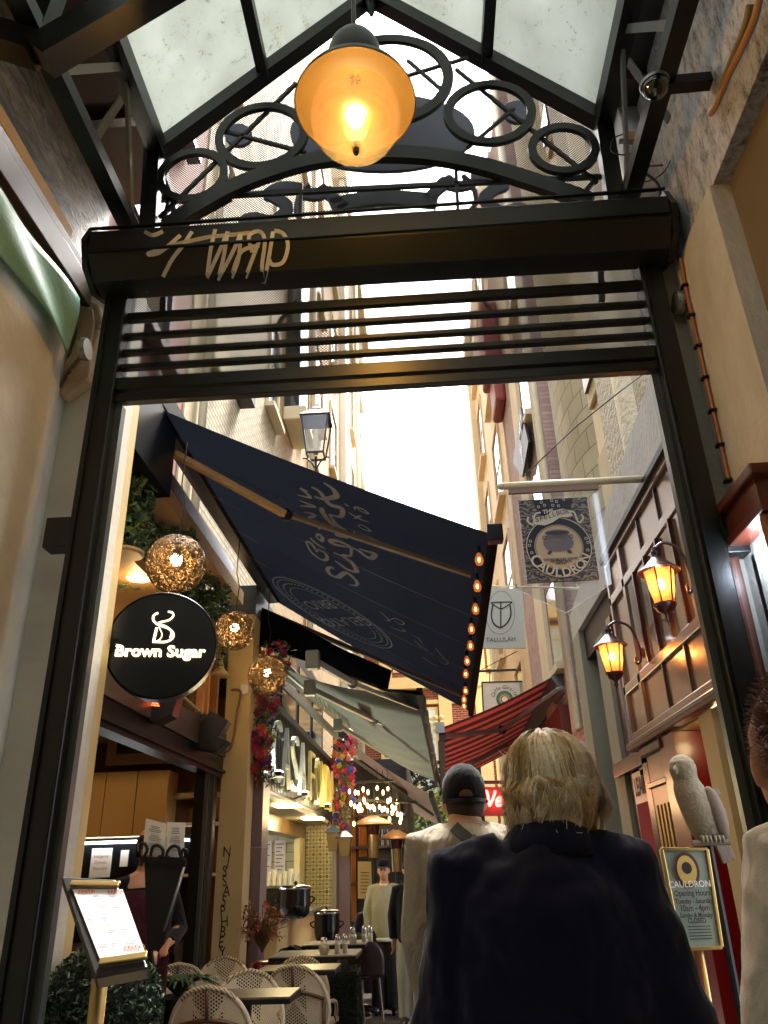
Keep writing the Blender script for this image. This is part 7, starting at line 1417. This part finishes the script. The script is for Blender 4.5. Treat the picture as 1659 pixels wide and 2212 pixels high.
fr0 = fr; fr = (lambda P, g=fr0: g(V(P)+V((.055, 0, .033)))); hc = V((-.02, .045, 1.585)); 
hb = MB(); rings(hb, [(1.52, .070, .06, -.02, .01), (1.54, .078, .07, -.02, .01), (1.56, .084, .078, -.02, .01), (1.62, .08, .084, -.02, .015), (1.665, .062, .068, -.02, .02), (1.69, .035, .04, -.02, .02), (1.70, .01, .01, -.02, .02)], fr)
hb.build('hair_mass', mat('blonde undercoat', H('9a7c4c'), .8, 0, .3, 20, .5, 90), wz, smooth=True)
crown = V((-.015, .015, 1.715))
CLP = []
for c_ in range(170):
    az = random.uniform(-math.pi, math.pi); az = -az if math.sin(az) > .7 and random.random() < .6 else az
    lay = .15+.85*random.random()                      # 0 short top layer .. 1 long under layer
    CLP.append(dict(az=az, lay=lay, r=.082+random.uniform(0, .022), zl=1.58-.085*lay**.7+random.gauss(0, .026)-(.02 if abs(math.cos(az)) > .6 else 0), fl=random.gauss(.002, .016), tw=random.gauss(0, .28), wa=random.uniform(.005, .018), wf=random.uniform(7, 18), ph=random.uniform(0, 6.28), st=random.uniform(0, .25)+.1*(1-lay), c=random.random()))
def pathW(k):
    C = CLP[k % 170]; az0 = C['az']+random.gauss(0, .13); dr = random.gauss(0, .005); P = []; zl = C['zl']+random.gauss(0, .008); conv = random.uniform(.4, 1.0); N_ = 13
    for i in range(N_+1):
        u = C['st']+(1.0-C['st'])*i/N_; t = i/N_; an = C['az']+(az0-C['az'])*(1-conv*t)+C['tw']*u*.7+.5*C['wa']*12*u*math.sin(u*C['wf']*.8+C['ph'])
        zt = 1.715; zc = 1.60
        if u < .5: a = u/.5*math.pi/2; r = C['r']*math.sin(a); z = zc+(zt-zc)*math.cos(a)
        else: w_ = (u-.5)/.5; r = C['r']*(1+.13*math.sin(w_*math.pi))+C['fl']*w_**2-.012*w_*w_; z = zc-(zc-min(zl, zc-.02))*w_
        r += dr*(1-.5*t)+C['wa']*u*math.sin(u*C['wf']+C['ph'])
        P.append(V((-.02+r*math.cos(an)*1.02+.01*math.sin(3*u), .015+r*math.sin(an)*.94, z+.004*math.sin(az0*9))))
    return P, V((math.cos(az0), math.sin(az0), .2))
hr = MB(); hairstrands(hr, fr, hc, 1, 9500, None, pathW, .0026, True)
for k in range(170):
    az = random.uniform(-math.pi, math.pi); r = random.uniform(.094, .122); z0 = random.uniform(1.49, 1.70); b = len(hr.v); L_ = random.uniform(.03, .08); cu = random.gauss(0, .03); rr = r*(1 if z0 < 1.62 else max(.35, 1-((z0-1.62)/.12)**2*.8))
    P = [V((-.02+(rr-.02+.03*t)*math.cos(az+cu*4*t*t), .015+(rr-.02+.03*t)*math.sin(az+cu*4*t*t)*.94, z0-L_*t+cu*t*t)) for t in (0, .25, .5, .75, 1)]
    hr.ribbon([fr(p) for p in P], .0012, fr(V((math.cos(az), math.sin(az), .2)))-fr(V((0, 0, 0)))); hr.col += [random.random()]*(len(hr.v)-b)
hr.build('hair', hairmat('blonde hair', [(.0, H('a8844e')), (.3, H('d6b681')), (.6, H('f0dcb0')), (1.0, H('fff6e0'))]), wz)
# ---- man with black cap
CL = A(1004, 1800, Y=3.4); cm = thing('person', 'person in black cap and loose beige jacket with black bag strap, seen from behind', 'person', (CL.x, 3.4, 0)); fr = frame((CL.x, 3.4, 0), R_(2)); s = 1.92/1.75
armsC = {-1: ((-.195, .0, 1.10), (-.17, .12, .90)), 1: ((.20, .0, 1.10), (.2, .12, .88))}
body(cm, fr, 1.92, M['skin'], armsC, head=(.01, .02), hz=-.085)
trousers(cm, fr, s, fabric('charcoal trousers', H('1c1c20')), 1.35); shoes(cm, fr, s, M['rubber'])
bj = MB(); rings(bj, [(.80*s, .165, .15, 0, 0), (.86*s, .17, .155, 0, 0), (1.0*s, .168, .15, 0, 0), (1.15*s, .17, .15, 0, 0), (1.28*s, .18, .148, 0, -.01), (1.36*s, .20, .148, 0, -.015), (1.42*s, .175, .132, 0, -.015), (1.45*s, .13, .112, .0, -.01), (1.475*s, .08, .08, .0, 0)], fr)
for sd in (1, -1): sleeve(bj, fr, s, sd, armsC[sd], .064)
bei = fabric('beige jacket cloth', H('9c9180'), 7, .9, .8); bei2 = bei
bj.build('jacket', bei, cm, smooth=True, remesh=.011, sm=2, disp=.018, dsz=.16)
cl = MB(); rings(cl, [(1.42*s, .135, .12, 0, -.01), (1.44*s, .11, .105, 0, -.01), (1.462*s, .092, .095, 0, -.005), (1.465*s, .07, .075, 0, 0)], fr); cl.build('collar', bei, cm, smooth=True, solid=.006)
MB().ribbon([fr(p) for p in smooth_path([V((-.05, -.12, 1.60)), V((.02, -.155, 1.535)), V((.09, -.18, 1.45)), V((.15, -.19, 1.3)), V((.2, -.18, 1.1))], 6)], .045, (.1, -1, .3)).build('bag_strap', M['rubber'], cm, solid=.006)
bk = MB()
bc = fr(V((.03, -.168, 1.525))); ex, ez = V((.75, -.2, -.62)).normalized(), V((.6, 0, .78)).normalized()
pp = [bc+ex*a+ez*b2 for a, b2 in ((-.03, -.028), (.03, -.028), (.03, .028), (-.03, .028))]
for i in range(4): bk.bar(pp[i], pp[(i+1) % 4], .007, .007)
bk.build('buckle', chrome, cm)
hc = V((.01, .045, 1.635*s-.082)); 
cp = MB(); rings(cp, [(hc.z-.015, .090, .116, .01, .036), (hc.z+.03, .092, .118, .01, .036), (hc.z+.075, .086, .108, .01, .036), (hc.z+.11, .068, .086, .01, .034), (hc.z+.135, .038, .05, .01, .034), (hc.z+.143, .006, .006, .01, .034)], fr)
capm = fabric('black cap cloth', H('111217'), 20, .2); cp.build('cap', capm, cm, smooth=True)
MB().ball(fr(V((.01, .036, hc.z+.137))), .009, 8, 6, (1, 1, .5)).build('cap_button', capm, cm)
hrb = MB(); rings(hrb, [(hc.z-.075, .066, .075, .01, .012), (hc.z-.04, .077, .09, .01, .022), (hc.z-.01, .082, .099, .01, .03)], fr); hrb.build('short_hair', mat('cropped brown hair', H('4a3626'), .8, 0, .4, 90, .5, 300), cm, smooth=True)
vn = MB(); vn.poly([fr(V((.01+.03*math.cos(a), -.083+.25*max(0, .034*math.sin(a)-.01), hc.z+.0+.03*math.sin(a)))) for a in [math.pi*k/12 for k in range(13)]], (0, -.004, 0)); vn.build('cap_opening', mat('hair seen in cap opening', H('4a3424'), .8), cm)
MB().ribbon([fr(V((.01+.09*math.sin(a), .036-.119*math.cos(a), hc.z-.012))) for a in [-.9+.15*k for k in range(13)]], .02, (0, 0, 1)).build('cap_strap', M['rubber'], cm, solid=.012)
MB().tube([fr(V((.01+.092*math.sin(a), .036-.12*math.cos(a), hc.z-.012))) for a in [-.9+.1*k for k in range(27)]], .008, 6).build('cap_band', M['rubber'], cm)
# ---- person at the right edge
rp = thing('person', 'person at the right edge in a cream top with reddish brown curly hair', 'person', (.675, 1.3, 0)); fr = frame((.675, 1.3, 0), R_(6)); s = 1.80/1.75
armsR = {-1: ((-.215, .0, 1.12), (-.20, .12, .90)), 1: ((.25, .0, 1.12), (.24, .10, .88))}
body(rp, fr, 1.80, M['skin'], armsR, head=(-.055, .05), hz=-.085, vox=.008)
trousers(rp, fr, s, fabric('blue trousers', H('2a3344')), 1.2); shoes(rp, fr, s, M['rubber'])
tp = MB(); rings(tp, [(.84*s, .19, .14, 0, 0), (1.0*s, .175, .135, 0, 0), (1.15*s, .175, .13, 0, 0), (1.28*s, .19, .135, 0, -.01), (1.36*s, .185, .125, 0, -.015), (1.42*s, .15, .10, 0, -.015), (1.455*s, .09, .075, -.02, -.01)], fr)
for sd in (1, -1): sleeve(tp, fr, s, sd, armsR[sd], .062)
tp.build('top', fabric('cream knit cloth', H('d9cdbf'), 9, .5), rp, smooth=True, remesh=.009, sm=2, disp=.025, dsz=.08)
DZ = .012; fr0 = fr; fr = (lambda P, g=fr0: g(V(P)+V((0, 0, DZ))) ); hbz = V((-.055, .05, 1.60)); hb = MB(); rings(hb, [(1.585, .072, .07, -.055, .0), (1.62, .084, .092, -.055, .02), (1.665, .078, .092, -.055, .03), (1.70, .05, .06, -.055, .035), (1.715, .01, .01, -.055, .035)], fr); hb.build('hair_mass', mat('auburn undercoat', H('4a2418'), .8, 0, .3, 30, .6, 120), rp, smooth=True)
def pathR(k):
    az = random.uniform(-math.pi, math.pi); ph = random.uniform(0, 6.28); z0 = random.uniform(1.585, 1.71); rr = .09*math.sqrt(max(.05, 1-((z0-1.62)/.11)**2)) if z0 > 1.62 else .084; P = []
    for i in range(9): a = i*.45+ph; rc = .016; P.append(V((-.055+(rr+rc*math.cos(a))*math.cos(az), .025+(rr+rc*math.cos(a))*math.sin(az), z0-.006*i+rc*math.sin(a))))
    return P, V((math.cos(az), math.sin(az), .2))
hr = MB(); hairstrands(hr, fr, hbz, 1, 2400, None, pathR, .0035); hr.build('hair', hairmat('auburn hair', [(.0, H('4a2418')), (.5, H('7a4630')), (1.0, H('b07a56'))]), rp)
# ---- far man in pale jumper
def cap_(t, fr, hz, hx_, hy_, m_, bill=1):
    c_ = MB(); rings(c_, [(hz+.0, .082, .1, hx_, hy_), (hz+.04, .083, .1, hx_, hy_), (hz+.08, .07, .085, hx_, hy_), (hz+.105, .035, .04, hx_, hy_), (hz+.11, .006, .006, hx_, hy_)], fr); c_.build('cap', m_, t, smooth=True)
    c_ = MB(); c_.poly([fr(V((hx_+.072*math.cos(a), hy_+.06+.115*math.sin(a), hz+.008-.02*math.sin(a)))) for a in [math.pi*k/14 for k in range(15)]], (0, 0, .008)); c_.build('cap_peak', m_, t)
FM = A(832, 1990, Y=11.3); fm = thing('person', 'person in a pale olive jumper, dark wide trousers and black cap, facing the viewer', 'person', (FM.x, 11.3, gz(11.3))); fr = frame((FM.x, 11.3, gz(11.3)), R_(176)); s = 1.74/1.75
armsF = {-1: ((-.225, -.0, 1.13), (-.22, .03, .88)), 1: ((.225, .0, 1.13), (.22, .03, .88))}
body(fm, fr, 1.74, M['skin'], armsF, vox=.010); trousers(fm, fr, s, fabric('dark grey trousers', H('26262a')), 1.65, .04); shoes(fm, fr, s, M['rubber'])
jm = MB(); rings(jm, [(.84*s, .165, .13, 0, 0), (.95*s, .18, .135, 0, 0), (1.1*s, .175, .13, 0, 0), (1.28*s, .19, .135, 0, -.01), (1.37*s, .18, .12, 0, -.015), (1.42*s, .14, .10, 0, -.015), (1.46*s, .08, .07, 0, -.01)], fr)
for sd in (1, -1): sleeve(jm, fr, s, sd, armsF[sd], .066)
jm.build('jumper', fabric('olive grey knit', H('aaa68e'), 7, .6), fm, smooth=True, remesh=.011, sm=2, disp=.016, dsz=.12)
ts_ = MB(); rings(ts_, [(1.435*s, .085, .08, 0, -.01), (1.465*s, .064, .068, 0, -.006)], fr); ts_.build('tshirt_neck', M['white'], fm, smooth=True, solid=.008); ts_ = MB(); rings(ts_, [(.80*s, .17, .135, 0, 0), (.845*s, .17, .135, 0, 0)], fr); ts_.build('tshirt_hem', M['white'], fm, smooth=True)
cap_(fm, fr, 1.665*s, 0, .03, capm)
ey = MB(); 
for sd in (-1, 1): ey.ball(fr(V((sd*.03, .112, 1.635*s))), .008, 8, 6)
ey.build('eyes', M['ink'], fm)
hrb = MB(); rings(hrb, [(1.57*s, .066, .06, 0, -.02), (1.62*s, .078, .082, 0, -.004), (1.67*s, .08, .09, 0, .01)], fr); hrb.build('hair', mat('black hair', H('17120f'), .7, 0, .3, 60, .4, 200), fm, smooth=True)
# ---- person beside him
DM = A(888, 1990, Y=10.4); dmn = thing('person', 'person in a black jacket and pale trousers, half hidden behind the beige jacket', 'person', (DM.x, 10.4, gz(10.4))); fr = frame((DM.x, 10.4, gz(10.4)), R_(170))
body(dmn, fr, 1.72, M['skin'], armsF, vox=.012); trousers(dmn, fr, .98, fabric('pale trousers', H('b3b5a4')), 1.5); shoes(dmn, fr, .98, M['darkwood'])
jm = MB(); rings(jm, [(.82, .175, .14, 0, 0), (.95, .185, .14, 0, 0), (1.1, .18, .135, 0, 0), (1.26, .195, .135, 0, -.01), (1.35, .18, .12, 0, -.015), (1.40, .14, .10, 0, -.015), (1.44, .09, .08, 0, -.01)], fr)
for sd in (1, -1): sleeve(jm, fr, .98, sd, armsF[sd], .07)
jm.build('jacket', fabric('black jacket cloth', H('14161c'), 7, .6), dmn, smooth=True, remesh=.012, sm=3)
hrb = MB(); rings(hrb, [(1.56, .07, .07, 0, -.01), (1.62, .082, .098, 0, .01), (1.67, .075, .09, 0, .02), (1.71, .04, .05, 0, .02), (1.72, .005, .005, 0, .02)], fr); hrb.build('hair', bpy.data.materials['black hair'], dmn, smooth=True)
# ---- cafe server behind the menus
SV = A(318, 1860, Y=5.7); sv = thing('person', 'person with dark hair, black sleeves and dark red apron behind the menu stands', 'person', (SV.x, 5.7, 0)); fr = frame((SV.x, 5.7, .03), R_(215))
armsS = {-1: ((-.25, .05, 1.12), (-.12, .25, 1.05)), 1: ((.25, .05, 1.12), (.12, .25, 1.05))}
body(sv, fr, 1.74, M['skin'], armsS, vox=.012); trousers(sv, fr, .98, fabric('server trousers', H('101012')), 1.2); shoes(sv, fr, .98, M['rubber'])
jm = MB(); rings(jm, [(.84, .16, .12, 0, 0), (1.0, .165, .125, 0, 0), (1.2, .175, .125, 0, 0), (1.34, .175, .115, 0, -.01), (1.40, .13, .09, 0, -.01), (1.44, .08, .07, 0, -.01)], fr)
for sd in (1, -1): sleeve(jm, fr, .98, sd, armsS[sd], .06)
jm.build('shirt', fabric('server black shirt', H('0f0f12'), 7, .5), sv, smooth=True, remesh=.012, sm=3)
apn = MB(); apn.grid(lambda u, v: fr(V((-.16+.32*u, .13+.02*math.sin(math.pi*u), .5+.85*v))), 10, 6, False); apn.build('apron', fabric('dark red apron', H('3c1218'), 7, .5), sv, smooth=True, solid=.008)
hrb = MB(); rings(hrb, [(1.55, .075, .07, 0, -.015), (1.61, .085, .098, 0, .0), (1.67, .082, .098, 0, .01), (1.71, .05, .06, 0, .015), (1.725, .006, .006, 0, .015)], fr); hrb.build('hair', bpy.data.materials['black hair'], sv, smooth=True)
# ---- seated person at the far tables
SP = A(800, 1940, Y=13.0); sp2 = thing('person', 'person with reddish hair in black seated at the far tables beside the menu board', 'person', (SP.x, 13.0, gz(13)-.35)); fr = frame((SP.x, 13.0, gz(13)-.28), R_(190))
armsP = {-1: ((-.24, .06, 1.14), (-.1, .3, 1.08)), 1: ((.24, .06, 1.14), (.1, .3, 1.08))}
body(sp2, fr, 1.65, M['skin'], armsP, vox=.012, seated=True)
jm = MB(); rings(jm, [(.80, .17, .13, 0, 0), (1.0, .165, .125, 0, 0), (1.2, .17, .125, 0, 0), (1.29, .165, .11, 0, -.01), (1.34, .12, .09, 0, -.01), (1.38, .08, .07, 0, -.01)], fr)
for sd in (1, -1): sleeve(jm, fr, .94, sd, armsP[sd], .062)
jm.build('jacket', bpy.data.materials['server black shirt'], sp2, smooth=True, remesh=.012, sm=3)
lg_ = MB()
for sd in (-1, 1): lg_.tube([fr((sd*.08, 0, .87)), fr((sd*.095, .38, .88)), fr((sd*.095, .40, .8)), fr((sd*.095, .40, .38))], [.1, .08, .075, .06], 12)
lg_.build('trousers', bpy.data.materials['server trousers'], sp2, smooth=True, remesh=.012, sm=2)
hrb = MB(); rings(hrb, [(1.44, .085, .08, 0, -.015), (1.52, .09, .1, 0, .0), (1.58, .085, .1, 0, .01), (1.63, .05, .06, 0, .015), (1.645, .006, .006, 0, .015)], fr); hrb.build('hair', mat('red brown hair', H('6e2f1c'), .7, 0, .3, 60, .4, 200), sp2, smooth=True)
# ---- shoes poking out beside the hedge planter
for k, (x, y, dx) in enumerate(((775, 2186, .0), (792, 2180, .0))):
    p = A(x, y, Z=gz(8.5)+.05); t = MB().tube([p+V((-.13, .03, .0)), p+V((-.06, .02, .02)), p+V((.04, 0, .0)), p+V((.12, -.02, -.015)), p+V((.15, -.02, -.02))], [(.035, .04), (.045, .05), (.045, .04), (.038, .028), (.02, .02)], 12)
    tag(t.build('shoe', mat('black leather shoe %d' % k, H('121012'), .25, 0, .1, 8, 0, coat=.5), smooth=True), ['nearer black shoe sticking out right of the hedge planter', 'farther black shoe sticking out right of the hedge planter'][k], 'shoe')
